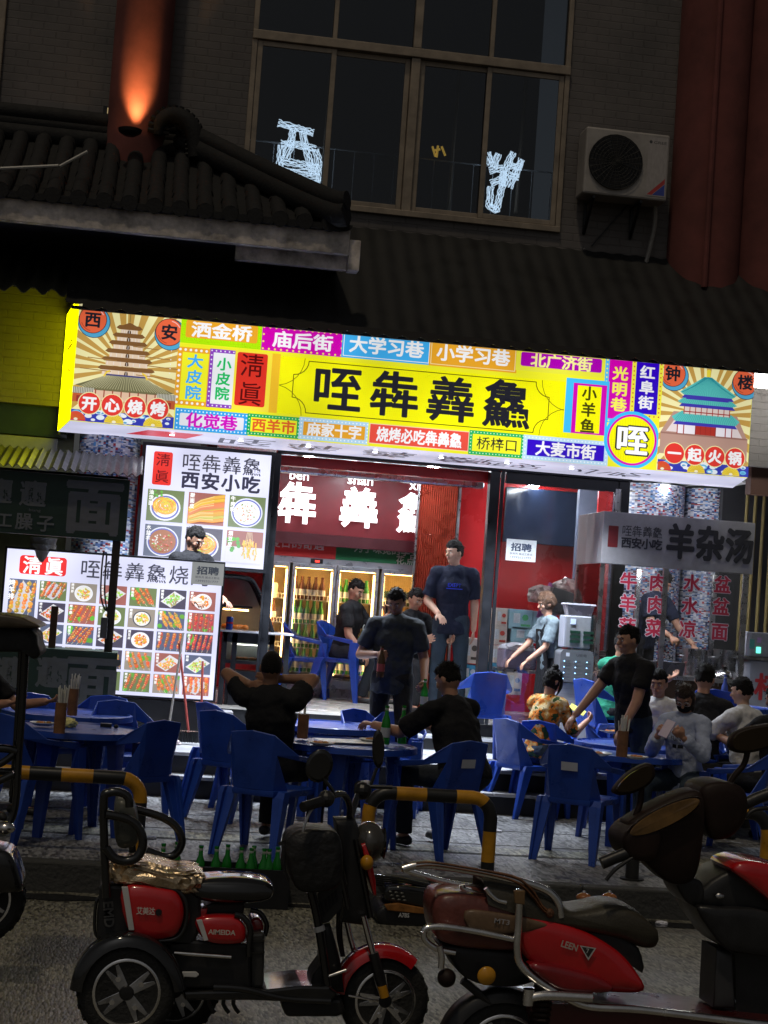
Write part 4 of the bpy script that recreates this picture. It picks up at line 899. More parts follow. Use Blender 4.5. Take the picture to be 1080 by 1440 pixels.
# hiring notices
m_pap = print_mat('paper_print', 0, .6)
def notice(o, x, z, y, w_, h_):
    k = Ink(y, .0003); k.rect(x-w_/2, z-h_/2, x+w_/2, z+h_/2, (.78, .8, .78)); k.text('招聘', x, z+h_*.14, h_*.36, (.03, .05, .1), w_*.68, .03); k.text('服务员 面点工数名', x, z-h_*.17, h_*.1, (.1, .1, .15), w_*.75); k.text('13992521777', x, z-h_*.34, h_*.09, (.1, .1, .2), w_*.7)
    return k
p = at(292, 807, YL-.03); tag(notice(None, p.x, p.z, YL-.03, .29, .2).build('notice', print_mat('paper_over_lightbox', .32)), 'pale hiring notice taped on the corner of the barbecue menu board', 'notice')  # paper emits a little, standing in for board light passing through it
p = at(733, 774, 16.32); tag(notice(None, p.x, p.z, 16.325, .3, .21).build('notice', m_pap), 'white hiring notice stuck on the glass door beside the red wall', 'notice')
# ================================================================== INNER RED SIGN WITH LIT CHARACTERS
YI = 19.2; ins = thing('inner_sign', 'dark red header board with big white lit characters inside the shop', 'sign', (2, YI, 3))
zt_ = at(480, 664, YI).z+.25; zb_ = at(500, 755, YI).z; x0 = .75; x1 = 3.75
G().bb(x0, x1, YI, YI+.1, zb_, zt_+.1).build('board', mat('maroon_board', (.13, .003, .008), .4), ins)
G().bb(x0, x1, YI-.02, YI+.08, zb_-.13, zb_-.002).build('lower_band', mat('dark_maroon', (.05, .004, .008), .4), ins)
m_ch = mat('lit_letter', (1, 1, 1), .5, var=0, emit=1.7, ecol=(.95, .96, 1))
def letter(t, cx, cy, h_, w_, bold, name='letter'):
    vs, fs, a, b, c, d = glyph(t, 0, bold); p = at(cx, cy, YI-.05); K = 1/ppm(YI); g_ = G()
    g_.v = [(p.x+(q[0]-(a+b)/2)*w_*K/(b-a), YI-.05-q[2]*.5, p.z+(q[1]-(c+d)/2)*h_*K/(d-c)) for q in vs]; g_.f = list(fs)
    g_.build(name, m_ch, ins)
for t, cx, cy in (('犇', 418, 707), ('羴', 505, 714), ('鱻', 585, 722)): letter(t, cx, cy, 58, 54, .028)
for t, cx, cy, w_ in (('ben', 421, 668, 27), ('shan', 507, 675, 36), ('xian', 592, 683, 34)): letter(t, cx, cy, 14, w_, .012, 'pinyin_letters')
# ================================================================== PLASTIC FURNITURE
ON = ['first', 'second', 'third', 'fourth', 'fifth', 'sixth', 'seventh', 'eighth', 'ninth', 'tenth']
m_lab = mat('pale_label', (.5, .52, .6), .5)
def make_chair(label, cat='chair', group='blue plastic armchairs', m_=m_blue):
    t = local('plastic_chair', label, cat, group)
    R = {}
    P = dict(A=(0, .27, .83), B=(.155, .262, .81), C=(.262, .10, .68), D=(.285, -.20, .645), H=(.27, -.225, .44), E=(0, .205, .44), F=(.14, .2, .44),
             M=(0, .235, .64), N=(.13, .235, .62), O1=(.165, .228, .675), O2=(.254, .092, .645), O3=(.276, -.17, .605), O4=(.255, -.15, .45), O5=(.2, .10, .44), K=(.10, .255, .75))
    faces = ['A B K', 'A K M', 'K N M', 'K B N', 'M N F E', 'B O1 N', 'N O1 F', 'B C O2 O1', 'C D O3 O2', 'D H O4 O3', 'O1 O5 F', 'O2 O1 X']
    g = G(); names = list(P); 
    for sgn in (1, -1):
        vs = [(P[n][0]*sgn, P[n][1], P[n][2]) for n in names]
        fs = []
        for f in faces:
            q = f.split()
            if 'X' in q: continue
            fs.append(tuple(names.index(n) for n in (q if sgn == 1 else q[::-1])))
        g.add(vs, fs)
    o = g.build('backrest_and_arms', m_, t, solid=.015); 
    w_ = o.modifiers.new('weld', 'WELD'); w_.merge_threshold = .002; o.modifiers.move(1, 0)
    q = o.modifiers.new('bevel', 'BEVEL'); q.width = .004; q.segments = 1; q.angle_limit = .5
    s = G(); pl = [(-.15, .21), (.15, .21), (.215, .1), (.27, -.15), (.262, -.235), (.1, -.255), (-.1, -.255), (-.262, -.235), (-.27, -.15), (-.215, .1)]
    s.loft([[(x*.97, y*.97, .40) for x, y in pl], [(x, y, .415) for x, y in pl], [(x, y, .44) for x, y in pl], [(x*.9, y*.9, .447) for x, y in pl], [(x*.5, y*.5, .437) for x, y in pl]]).build('seat', m_, t, smooth=35)
    for sx in (1, -1):
        for (x0, y0, x1, y1, zt_, wx, wy) in ((.25, -.215, .265, -.27, .62, .045, .04), (.185, .17, .215, .30, .44, .05, .045)):
            L = G(); r0 = []; r1 = []
            for (x, y, z, k_) in ((x0, y0, zt_, 1.0), (x0*1.0+.003, y0-.005 if y0 < 0 else y0+.02, .40, 1.0), (x1, y1, 0, .5)):
                r0.append([((x+a*wx*k_)*sx, y+b*wy*k_, z) for a, b in ((-1, -1), (0, -1.15), (1, -1), (1, 1), (.35, 1), (.35, .1), (-1, .1))])
            L.loft(r0).build('leg', m_, t, bevel=.002, seg=1)
    return t
ch0 = make_chair('blue plastic chair')
used = [0]
def chair(px_, py_, zfl, deg, label, s=1.0, sticker=False, xyz=None):
    p = Vector(xyz) if xyz else atz(px_, py_, zfl)
    if not used[0]: used[0] = 1; o = put(ch0, p, math.radians(deg), s); ch0['label'] = label
    else: o = clone(ch0, p, math.radians(deg), label, s=s)
    if sticker:
        k = G().add([(-.06, .285, .70), (.06, .285, .70), (.06, .277, .64), (-.06, .277, .64)], [(0, 1, 2, 3)]).xf(Matrix.Translation((0, -.018, 0))).build('sticker', m_lab); k.parent = o
    return o
def make_table(label, dia=1.0):
    t = local('round_table', label, 'table', 'round blue plastic tables'); r = dia/2; H_ = .72
    pr = [(.001, H_-.012), (r-.03, H_-.012), (r-.02, H_), (r, H_-.004), (r+.004, H_-.045), (r-.012, H_-.05), (r-.02, H_-.03), (.001, H_-.03)]
    G().lathe(pr, (0, 0, 0), 40).build('tabletop', m_blue, t, smooth=40)
    for k in range(4):
        a = math.pi/4+k*math.pi/2; L = G(); rr = []
        for rad, z, wd in ((r-.17, H_-.03, .085), (r-.16, H_-.3, .055), (r-.12, 0, .034)):
            c = Vector((rad*math.cos(a), rad*math.sin(a), z)); u = Vector((-math.sin(a), math.cos(a), 0)); v = Vector((math.cos(a), math.sin(a), 0))
            rr.append([c+u*i*wd+v*j*wd*.6 for i, j in ((-1, -.6), (-.35, -1), (-.2, -.6), (.2, -.6), (.35, -1), (1, -.6), (.8, .9), (0, 1.1), (-.8, .9))])
        L.loft(rr).build('leg', m_blue, t, smooth=30)
    G().tube([((r-.16)*math.cos(a)*.93, (r-.16)*math.sin(a)*.93, H_-.11) for a in [math.pi/4+k*math.pi/2 for k in range(4)]], .016, 6, closed=True).build('rail', m_blue, t)
    return t
tb0 = make_table('near left table')
TB = {}
def table(key, px_, py_, zfl, label, rz=0, s=1.0):
    p = atz(px_, py_, zfl+.72*s); p.z = zfl
    if not TB: tb0['label'] = label; o = put(tb0, p, rz, s)
    else: o = clone(tb0, p, rz, label, s=s)
    TB[key] = p; return o
table('L1', 104, 1022, WALK, 'blue round table nearest the left edge, with the brown skewer cups', .3)
table('L2', 95, 1001, WALK, 'blue round table at left behind the one with the yellow tissue', .1)
table('M1', 488, 1044, WALK, 'blue round table in the middle holding two green beer bottles', .5, 1.0)
table('M2', 462, 1018, WALK, 'blue round table just behind the one with two green bottles', .2)
table('R1', 884, 1058, WALK, 'blue round table in front of the woman in a mask', .2, .97)
table('R2', 893, 1046, WALK, 'blue round table of the diners behind the masked woman', .6)
table('R3', 1014, 991, TERR, 'blue table on the terrace against the soup trolley', .3, .95)
p_ = atz(545, 903, SHOP+.68); table('S1', 545, 905, SHOP, 'blue table inside the shop beside the seated man looking at his phone', .4, .9)
# chairs (deg: 0 = sitter faces the street)
chair(180, 1178, WALK, 222, 'blue chair seen from behind at the right of the near left table')
chair(28, 1178, WALK, 140, 'blue chair cut by the left edge at the near left table')
chair(168, 1140, WALK, 20, 'blue chair pushed in behind the near left table, nearer the dustpan')
chair(125, 1126, WALK, -20, 'blue chair behind the rear left table, nearest the green cart board')
chair(52, 1128, WALK, 30, 'blue chair between the two left tables, mostly hidden')
chair(368, 1200, WALK, 150, 'blue chair of the man with hands clasped behind his head')
chair(322, 1150, WALK, 140, 'first blue chair left of the man with clasped hands')
chair(318, 1130, WALK, 120, 'blue chair standing nearest the green beer carton')
chair(616, 1205, WALK, 208, 'blue chair with a white sticker under the man in black at the middle table', sticker=True)
chair(520, 1140, WALK, 40, 'blue chair behind the middle table, its back just above the tabletop')
chair(545, 1142, WALK, -20, 'blue chair right behind the carrying man beside the terrace step')
chair(806, 1207, WALK, 150, 'bright blue empty chair with a worn label in front of the right table', sticker=True)
chair(768, 1146, WALK, 140, 'blue chair with a label under the woman in the flowered shirt', sticker=True)
chair(735, 1146, WALK, 120, 'blue chair half hidden left of the woman in the flowered shirt')
chair(1035, 1200, WALK, 238, 'bright blue chair at the right edge behind the scooter mirrors', sticker=True)
chair(968, 1165, WALK, -38, 'blue chair under the woman in a mask with a phone')
chair(858, 1150, WALK, 75, 'pale lit blue chair left of the standing man in black')
chair(1040, 1172, WALK, 218, 'blue chair of the man in the white shirt with his back turned')
chair(670, 1070, TERR, 185, 'bright blue empty chair on the terrace right of the standing man')
chair(846, 1084, TERR, 110, 'blue chair of the person in the green shirt by the power bank rack')
chair(990, 1098, TERR, 170, 'blue chair of the diner nearest the tall steel pot')
chair(425, 980, SHOP, 80, 'blue empty chair inside the shop nearest the display cabinet')
chair(478, 985, SHOP, 62, 'blue chair inside the shop holding the man with the phone', 1.06)
chair(520, 968, SHOP, 20, 'blue chair behind the seated man in front of the fridges')
chair(598, 972, SHOP, 250, 'blue chair half hidden between the carrying man and the standing man')
# ================================================================== THINGS ON TABLES
m_brown = mat('bamboo_cup', (.22, .10, .045), .6, var=.25, vs=14)
m_stick = mat('paper_wrapped_stick', (.75, .74, .68), .6, var=.15)
def cup(px_, py_, key, label, h=.2, r=.038, n=16):
    p = atz(px_, py_, WALK+.722); t = thing('chopstick_cup', label, 'chopstick cup', p, 0, 'chopstick cups on the tables')
    G().lathe([(.001, 0), (r, 0), (r, h), (r-.006, h), (r-.006, .01), (.001, .01)], p, 18).build('cup', m_brown, t, smooth=40)
    for i in range(n):
        a = rnd.random()*6.28; q = rnd.random()*r*.6; b = p+Vector((q*math.cos(a), q*math.sin(a), .02)); e = p+Vector((q*math.cos(a)*2.2, q*math.sin(a)*2.2, h+.09+rnd.uniform(-.02, .03)))
        G().tube([b, e], .0042, 5).build('chopstick', m_stick, t)
cup(83, 1031, 'L1', 'brown cup of wrapped chopsticks nearest on the left table')
cup(101, 1006, 'L2', 'brown chopstick cup on the rear left table', .2)
cup(425, 1038, 'M1', 'brown chopstick cup on the middle table beside the clasped hands man', .17, .04, 4)
cup(874, 1064, 'R1', 'printed brown chopstick cup on the right table before the masked woman', .19, .042, 18)
m_gbot = mat('green_glass_bottle', (.015, .30, .03), .06, trans=.45, var=0, emit=.0)
m_gbot2 = mat('dark_green_bottle', (.01, .16, .03), .08, var=0, trans=.5)
m_labw = mat('silver_label', (.5, .52, .5), .35, .3)
BP = [(.001, 0), (.031, .001), (.033, .01), (.033, .13), (.028, .165), (.015, .20), (.0125, .25), (.015, .252), (.015, .262), (.001, .262)]
def bottle(loc, label, m_, group=None, h=1.0, lab=m_labw, cat='bottle', cap=m_white, tilt=None):
    t = local('beer_bottle', label, cat, group)
    G().lathe(BP, (0, 0, 0), 14).build('glass_body', m_, t, smooth=45)
    G().lathe([(.0335, .05), (.0338, .05), (.0338, .115), (.0335, .115)], (0, 0, 0), 14).build('label_band', lab, t, smooth=40)
    G().lathe([(.0129, .215), (.0134, .215), (.0134, .245), (.0129, .245)], (0, 0, 0), 12).build('neck_foil', lab, t, smooth=40)
    put(t, loc, rnd.random()*6, h); return t
T0 = WALK+.722
bottle(atz(541, 1047, T0), 'left of the two lit green beer bottles on the middle table', m_gbot, 'green beer bottles on the middle table', 1.05)
bottle(atz(565, 1046, T0), 'right of the two lit green beer bottles, by the sitting man hand', m_gbot, 'green beer bottles on the middle table', 1.05)
bottle(atz(934, 1036, WALK+.722), 'green beer bottle standing left of the masked woman', m_gbot2)
bottle(atz(1018, 990, TERR+.686), 'blue tinted bottle on the terrace table before the trolley', mat('blue_bottle', (.1, .15, .45), .1, trans=.4, var=0))
# tissue, phone box, lighter, plates, papers
def crumple(name, label, cat, p, r, m_, fl=.6, seed=1, parent=None):
    bm = bmesh.new(); bmesh.ops.create_icosphere(bm, subdivisions=3, radius=1)
    for v in bm.verts:
        n_ = noise.noise(v.co*2.2+Vector((seed, 0, 0)))*.35+noise.noise(v.co*6+Vector((0, seed, 0)))*.16
        v.co = Vector((v.co.x*r[0], v.co.y*r[1], v.co.z*r[2]))*(1+n_); v.co.z = max(v.co.z, -r[2]*.6)
    me = bpy.data.meshes.new(name); bm.to_mesh(me); bm.free(); me.materials.append(m_); o = bpy.data.objects.new(name, me); COL.objects.link(o); o.location = Vector(p)+Vector((0, 0, r[2]*.6))
    if parent: o.parent = parent
    elif label: tag(o, label, cat)
    return o
crumple('tissue_packet', 'crumpled white and yellow tissue packet beside the chopstick cup', 'tissue', atz(93, 1022, T0-.01), (.075, .05, .04), mat('tissue_yellow', (.75, .68, .25), .6, var=.3, vs=30), seed=3)
tag(G().bb(-.04, .04, -.03, .03, 0, .025).build('small_box', m_black, bevel=.003), 'small dark box on the near left table', 'box').location = atz(149, 1022, T0-.012)
tag(G().ell((0, 0, .012), (.018, .014, .014)).build('table_trinket', m_black), 'little dark round thing lying right of the small box on the left table', 'trinket').location = atz(163, 1024, T0-.012)
m_plate = mat('plate_white', (.7, .7, .68), .25)
def plate(px_, py_, z, r, label, food=(.4, .2, .05), group=None):
    p = atz(px_, py_, z); t = thing('plate', label, 'plate', p, 0, group)
    G().lathe([(.001, .004), (r*.6, .004), (r, .022), (r, .018), (r*.62, 0), (.001, 0)], p, 24).build('dish', m_plate, t, smooth=40)
    for i in range(7): a = rnd.random()*6.28; q = rnd.random()*r*.5; G().ell(p+Vector((q*math.cos(a), q*math.sin(a), .018)), (.02, .015, .012), 7, 5).build('food_piece', mat('food%d' % rnd.randrange(3), (food[0]*rnd.uniform(.5, 1.4), food[1], food[2]), .5), t)
    return t
plate(838, 1062, WALK+.705, .12, 'white plate with food scraps left of the chopstick cup on the right table')
plate(893, 1067, WALK+.705, .10, 'dark heaped plate right of the chopstick cup on the right table')
plate(862, 1031, WALK+.725, .13, 'plate of food under the standing man hand')
plate(925, 1024, WALK+.725, .10, 'small plate of yellow food left of the green bottle', (.6, .4, .05))
sh_ = thing('menu_sheet', 'thin white menu sheet lying on the middle table', 'paper', atz(468, 1041, T0)); p = atz(468, 1041, T0+.002)
G().box(p+Vector((.1, 0, 0)), (.42, .3, .003), .2).build('sheet', m_white, sh_)
plate(452, 1048, WALK+.722, .09, 'small plate of bones left of the menu sheet on the middle table', (.25, .15, .08))
plate(520, 1043, WALK+.722, .08, 'small white plate just left of the two green bottles', (.4, .3, .1))
plate(60, 1020, WALK+.722, .09, 'small plate at the left side of the near left table', (.3, .2, .1))
for i_, (a_, b_, r_) in enumerate(((550, 1186, .025), (633, 1163, .02), (212, 1180, .03), (742, 1204, .02), (700, 1170, .025), (450, 1252, .03), (930, 1300, .03))):
    pz = atz(a_, b_, WALK if b_ < 1230 else 0); crumple('litter', ['white scrap of tissue under the stickered chair beside the barrier', 'pale crumb of litter right of the middle chair legs', 'white litter scrap on the pavement left of the middle chairs', 'tiny litter scrap near the middle rail foot', 'tiny pale scrap beside the bright blue chair leg', 'pale scrap in the gutter below the bottle crate', 'pale scrap in the gutter below the seat of the scooter'][i_], 'litter', pz, (r_*1.3, r_, r_*.5), MATS.get('white_cloth') or mat('white_cloth', (.7, .7, .78), .8), seed=40+i_)
# left rear: stack of yellow bowls in red tub, brooms, sack, carton
st = thing('bowl_stack', 'stack of yellow plastic trays standing in a dark red tub on the step', 'tray stack', atz(192, 1036, TERR))
p = atz(192, 1034, TERR); p.y -= .1
m_yel = mat('yellow_plastic', (.62, .55, .22), .4, var=.2, vs=14)
G().lathe([(.001, 0), (.12, 0), (.16, .17), (.15, .17), (.115, .01), (.001, .01)], p, 24).build('red_tub', mat('dark_red_plastic', (.12, .01, .01), .4), st, smooth=40)
for i in range(5): G().lathe([(.001, 0), (.13, 0), (.168, .022), (.172, .03), (.16, .03), (.12, .01), (.001, .01)], p+Vector((0, 0, .165+i*.028)), 24).build('tray', m_yel, st, smooth=40)
m_red_h = mat('red_handle', (.35, .07, .06), .4); m_gr_h = mat('grey_handle', (.3, .28, .26), .4)
def broom(a, b, label, mh, head=True):
    A = atz(b[0], b[1], TERR); A.y = min(A.y, 15.35); A = at(b[0], b[1], A.y); A.z = TERR+.02; B = at(a[0], a[1], 15.5)
    t = thing('broom', label, 'broom', A); G().tube([B, A+(B-A)*.1], .011, 8).build('handle', mh, t)
    if head:
        g_ = G(); g_.loft([[A+(B-A)*.12+Vector((.02*math.cos(q), .02*math.sin(q), 0)) for q in [k*.785 for k in range(8)]], [A+Vector((.12*math.cos(q), .04*math.sin(q), .1)) for q in [k*.785 for k in range(8)]]]); g_.build('brush_cap', mat('brush_cap', (.2, .12, .1), .5), t)
        h_ = G()
        for i in range(34): x = rnd.uniform(-.115, .115); y = rnd.uniform(-.035, .035); h_.tube([A+Vector((x, y, .11)), A+Vector((x*1.2, y*1.2, 0))], .004, 4)
        h_.build('bristles', m_black, t, kind='stuff')
broom((252, 905), (267, 1040), 'broom with reddish handle and dark bristles leaning by the menu board', m_red_h)
broom((258, 890), (236, 1020), 'grey handled mop leaning left of the broom', m_gr_h, False)
broom((285, 930), (284, 1020), 'short red handled brush rising behind the beer carton', m_red_h, False)
crumple('sack', 'limp brown sack lying on the terrace edge left of the broom', 'sack', atz(232, 1038, TERR), (.22, .11, .07), mat('brown_sack', (.08, .06, .04), .8, bump=.6), seed=9)
crumple('crumpled_bag', 'crumpled white and pink bag at the terrace edge', 'bag', atz(243, 1047, TERR), (.07, .05, .03), mat('pinkish_bag', (.6, .5, .52), .5, var=.3, vs=30), seed=5)
bc = thing('beer_carton', 'green and grey beer carton printed with bottles beside the broom', 'carton', atz(300, 1045, TERR)); p = atz(300, 1045, TERR)
bxo = G().bb(p.x-.11, p.x+.16, p.y, p.y+.25, TERR, TERR+.29); bxo.build('box', mat('grey_card', (.3, .3, .32), .6), bc, bevel=.004)
k = Ink(p.y-.001, .0004); x0 = p.x-.11; k.rect(x0, TERR+.002, x0+.145, TERR+.288, (.02, .28, .05))
for i in range(3): k.line([(x0+.02+.045*i, TERR+.02), (x0+.045+.035*i, TERR+.26)], .02, (.05, .5, .12))
k.poly([(x0+.06, TERR+.14), (x0+.11, TERR+.16), (x0+.1, TERR+.21), (x0+.05, TERR+.19)], (.6, .7, .6)); k.text('纯生', x0+.06, TERR+.07, .05, (.7, .8, .7), .09)
for i in range(3): k.line([(x0+.0+.05*i, TERR+.28), (x0+.05*i+.03, TERR+.2)], .006, (.6, .75, .5))
k.build('printed_side', m_pap, bc)
# crate of empties on the pavement edge
p0 = at(235, 1230, 10.42); p1 = at(385, 1230, 10.42); p0.z = 0; WK = 0
cr = thing('bottle_crate', 'low dark crate holding a row of empty green beer bottles at the kerb', 'crate', p0)
y0 = p0.y; G().bb(p0.x-.1, p1.x+.1, y0, y0+.02, .002, .235).bb(p0.x-.1, p1.x+.1, y0+.24, y0+.26, .002, .235).bb(p0.x-.1, p0.x-.08, y0+.021, y0+.239, .002, .234).bb(p1.x+.08, p1.x+.1, y0+.021, y0+.239, .002, .234).bb(p0.x-.08, p1.x+.08, y0+.02, y0+.24, .06, .09).build('crate_body', m_black, cr)
e0 = bottle((0, 0, 0), 'empty green bottle, first at the left end of the dark kerb crate', m_gbot, 'empty green bottles in the kerb crate')
m_gbot.node_tree.nodes['Principled BSDF'].inputs['Emission Color'].default_value = (.02, .4, .05, 1)
cxs = [228, 248, 281, 303, 320, 338, 352, 357, 370, 377, 391]
for i, x in enumerate(cxs):
    xw = at(x, 1215, y0+.1).x; l = (xw, y0+.07+(.1 if i % 3 == 1 else 0), .091)
    if i == 0: put(e0, l)
    else: clone(e0, l, rnd.random()*6, 'empty green bottle, %s from the left in the dark kerb crate' % ON[i] if i < 10 else 'empty green bottle, last at the right end of the dark kerb crate')
# ================================================================== YELLOW AND BLACK RAILS
m_ry = mat('rail_yellow', (.55, .26, .015), .35, var=.25, vs=5); m_rb = mat('rail_black', (.015, .015, .015), .35)
def rail(xa, xb, yref, label, endA=True, endB=True):
    Y = 11.12; a = at(xa, yref, Y); z = .665; b = at(xb, yref, Y); t = thing('barrier_rail', label, 'barrier', ((a.x+b.x)/2, Y, WALK), 0, 'striped barrier rails along the kerb')
    pts = []; R_ = .13
    if endA: pts += [Vector((a.x, Y, WALK)), Vector((a.x, Y, z-R_))]+[Vector((a.x+R_-R_*math.cos(q*math.pi/10), Y, z-R_+R_*math.sin(q*math.pi/10))) for q in range(1, 5)]
    pts.append(Vector((a.x+(R_ if endA else 0), Y, z))); pts.append(Vector((b.x-(R_ if endB else 0), Y, z)))
    if endB: pts += [Vector((b.x-R_+R_*math.sin(q*math.pi/10), Y, z-R_+R_*math.cos(q*math.pi/10))) for q in range(1, 5)]+[Vector((b.x, Y, z-R_)), Vector((b.x, Y, WALK))]
    # resample by length into stripes of 20 cm
    L = [0]
    for p, q in zip(pts, pts[1:]): L.append(L[-1]+(q-p).length)
    def pt(s_):
        for i in range(len(L)-1):
            if s_ <= L[i+1]+1e-6: return pts[i]+(pts[i+1]-pts[i])*((s_-L[i])/max(1e-6, L[i+1]-L[i]))
        return pts[-1]
    s_ = 0; k_ = 0
    while s_ < L[-1]-.01:
        e = min(s_+.2, L[-1]); ss = [s_]+[l for l in L if s_+.005 < l < e-.005]+[e]
        G().tube([pt(q) for q in ss], .045, 14).build('stripe', m_ry if k_ % 2 else m_rb, t, smooth=60); s_ = e; k_ += 1
    for q in ([a.x] if endA else [])+([b.x] if endB else []): G().lathe([(.001, 0), (.08, 0), (.08, .012), (.001, .012)], (q, Y, WALK), 16).build('foot_plate', m_rb, t)
rail(-420, 197, 1130, 'leftmost black and yellow barrier rail behind the red tricycle')
rail(518, 690, 1150, 'middle black and yellow barrier rail right of the tricycle handlebar')
rail(893, 1080, 1160, 'rightmost black and yellow barrier rail behind the scooter')
# ================================================================== FRIDGES
m_fr = mat('fridge_frame', (.35, .36, .40), .3, .4); m_warm = mat('fridge_lining', (.85, .68, .4), .5, var=.1)
m_fled = mat('warm_led', (1, .8, .45), .5, var=0, emit=15, ecol=(1, .62, .22))
YFr = 19.35
def fz(py_): return at(500, py_, YFr).z
FT, FB = fz(795)-.02, SHOP
cols = [(at(a, 850, YFr).x, at(b, 850, YFr).x) for a, b in ((379, 404), (408, 470), (471, 530), (534, 600))]
fname = ['narrow left end door of the warm lit drinks fridge', 'warm lit drinks fridge with brown bottles under the red banner', 'warm lit drinks fridge under the green banner behind the seated man', 'warm lit drinks fridge nearest the red folding door']
m_bn = [mat('brown_bottle', (.09, .025, .01), .12, var=0), mat('green_bottle_far', (.03, .2, .04), .12, var=0), mat('pale_can', (.6, .55, .5), .3), mat('red_can', (.55, .03, .02), .3), mat('dark_can', (.03, .07, .03), .3), mat('gold_bottle', (.55, .3, .05), .2, var=0)]
pb = {}
FN = ['narrow left fridge', 'fridge under the red banner', 'fridge under the green banner', 'fridge by the folding door']; SN = ['bottom', 'second', 'third', 'fourth', 'top']; KN = ['brown bottle', 'green bottle', 'pale can', 'red can', 'dark green can', 'golden bottle']
def far_bottle(kind, loc, lab='x'):
    if kind not in pb:
        t = local('drink_bottle', 'x', 'bottle', 'bottles and cans inside the fridges')
        if kind in (0, 1, 5): G().lathe(BP, (0, 0, 0), 9).build('bottle_body', m_bn[kind], t, smooth=45); G().lathe([(.034, .045), (.035, .045), (.035, .115), (.034, .115)], (0, 0, 0), 9).build('label_band', m_lab, t)
        else: G().lathe([(.001, 0), (.03, 0), (.033, .01), (.033, .15), (.026, .165), (.001, .165)], (0, 0, 0), 10).build('can_body', m_bn[kind], t, smooth=45); G().lathe([(.0335, .04), (.034, .04), (.034, .08), (.0335, .08)], (0, 0, 0), 10).build('label_band', m_bn[2], t)
        t['label'] = ['brown beer bottle with pale label on a fridge shelf', 'green beer bottle with pale label on a fridge shelf', 'pale drink can on a fridge shelf', 'red drink can on a fridge shelf', 'dark green drink can on a fridge shelf', 'golden drink bottle on a fridge shelf'][kind]
        t['label'] = lab; pb[kind] = t; put(t, loc); return
    clone(pb[kind], loc, rnd.random()*6, lab)
for i, (xa, xb) in enumerate(cols):
    t = thing('drinks_fridge', fname[i], 'fridge', ((xa+xb)/2, YFr, FB), 0, None); D = .55
    G().bb(xa, xb, YFr+D, YFr+D+.03, FB, FT).bb(xa, xa+.02, YFr+.05, YFr+D, FB, FT).bb(xb-.02, xb, YFr+.05, YFr+D, FB, FT).bb(xa+.02, xb-.02, YFr+.05, YFr+D, FT-.03, FT).build('cabinet', m_warm, t)
    G().bb(xa+.02, xb-.02, YFr+.05, YFr+D, FB, FB+.22).build('plinth', m_fr, t)
    f = G(); w_ = .035 if i else .02; f.bb(xa, xa+w_, YFr, YFr+.045, FB+.1, FT).bb(xb-w_, xb, YFr, YFr+.045, FB+.1, FT).bb(xa+w_, xb-w_, YFr+.001, YFr+.044, FT-.05, FT).bb(xa+w_, xb-w_, YFr+.001, YFr+.044, FB+.1, FB+.2); dr = f.build('door', m_fr, t, bevel=.004)
    G().bb(xa+w_, xb-w_, YFr+.02, YFr+.024, FB+.2, FT-.05).build('pane', m_glass, dr); G().bb(xa+.006, xa+.022, YFr-.03, YFr-.002, 1.3, 1.55).build('handle', m_steel, dr)
    G().bb(xb-w_-.012, xb-w_-.002, YFr+.07, YFr+.12, FB+.25, FT-.08).bb(xa+w_+.002, xa+w_+.012, YFr+.07, YFr+.12, FB+.25, FT-.08).bb(xa+.04, xb-.04, YFr+.07, YFr+.13, FT-.055, FT-.042).build('led_strip', m_fled, t)
    for q in range(5):
        z = FB+.27+q*.275
        if z > FT-.2: break
        s_ = G(); s_.bb(xa+.025, xb-.025, YFr+.09, YFr+D-.02, z-.008, z); s_.tube([(xa+.03, YFr+.085, z+.05), (xb-.03, YFr+.085, z+.05)], .004, 4)
        n_ = max(2, int((xb-xa)/.05))
        for u in range(n_+1): s_.tube([(xa+.03+(xb-xa-.06)*u/n_, YFr+.085, z), (xa+.03+(xb-xa-.06)*u/n_, YFr+.085, z+.05)], .003, 4)
        s_.build('shelf', m_white, t)
        kd = [[5, 0, 0, 2, 5], [1, 1, 1, 0, 4], [1, 1, 4, 1, 3], [0, 1, 5, 4, 2]][i][q]
        nb_ = int((xb-xa-.06)/.076)
        for u in range(nb_):
            if i == 1 and q == 4 and u < nb_-3: continue
            if i == 0 and q == 4: pass
            k2 = kd if not (i == 2 and q == 4) else (3 if u == 0 else 4)
            for row in range(2): far_bottle(k2, (xa+.06+u*.078, YFr+.15+row*.1, z+.001), '%s %s %s, %s shelf of the %s' % ('rear' if row else 'front', ON[min(9, u)], KN[k2], SN[q], FN[i]))
# banners over the fridges
bn = thing('fridge_banner', 'red and green printed banner above the drink fridges', 'banner', (2, YFr, FT+.2))
zt2 = at(500, 766, YFr).z+.02; xm_ = at(473, 770, YFr).x; xa = cols[0][0]; xb = cols[3][1]+.1
G().bb(xa-.4, xb, YFr+.02, YFr+.3, FT+.002, zt2+.0).build('backing', m_fr, bn)
k = Ink(YFr+.015, .0006); k.rect(xa-.4, FT+.07, xm_, zt2, (.55, .02, .02)); k.rect(xm_, FT+.07, xb, zt2, (.0, .16, .05))
k.tpx('是夏日的奇遇', 410, 764, 13, 92, (.75, .75, .78)); k.tpx('为了味觉的享受', 544, 773, 13, 92, (.6, .7, .65)); k.tpx('花,点', 570, 788, 12, 26, (.6, .7, .65)); k.build('printed_face', m_pap, bn)
p = at(446, 784, YFr); G().bb(p.x-.07, p.x+.07, YFr-.0, YFr+.014, FT+.01, FT+.06).build('thermostat', m_black, bn); G().bb(p.x-.02, p.x+.03, YFr-.004, YFr-.001, FT+.022, FT+.045).build('red_display', mat('red_led', (1, .05, .03), .5, var=0, emit=2), bn)
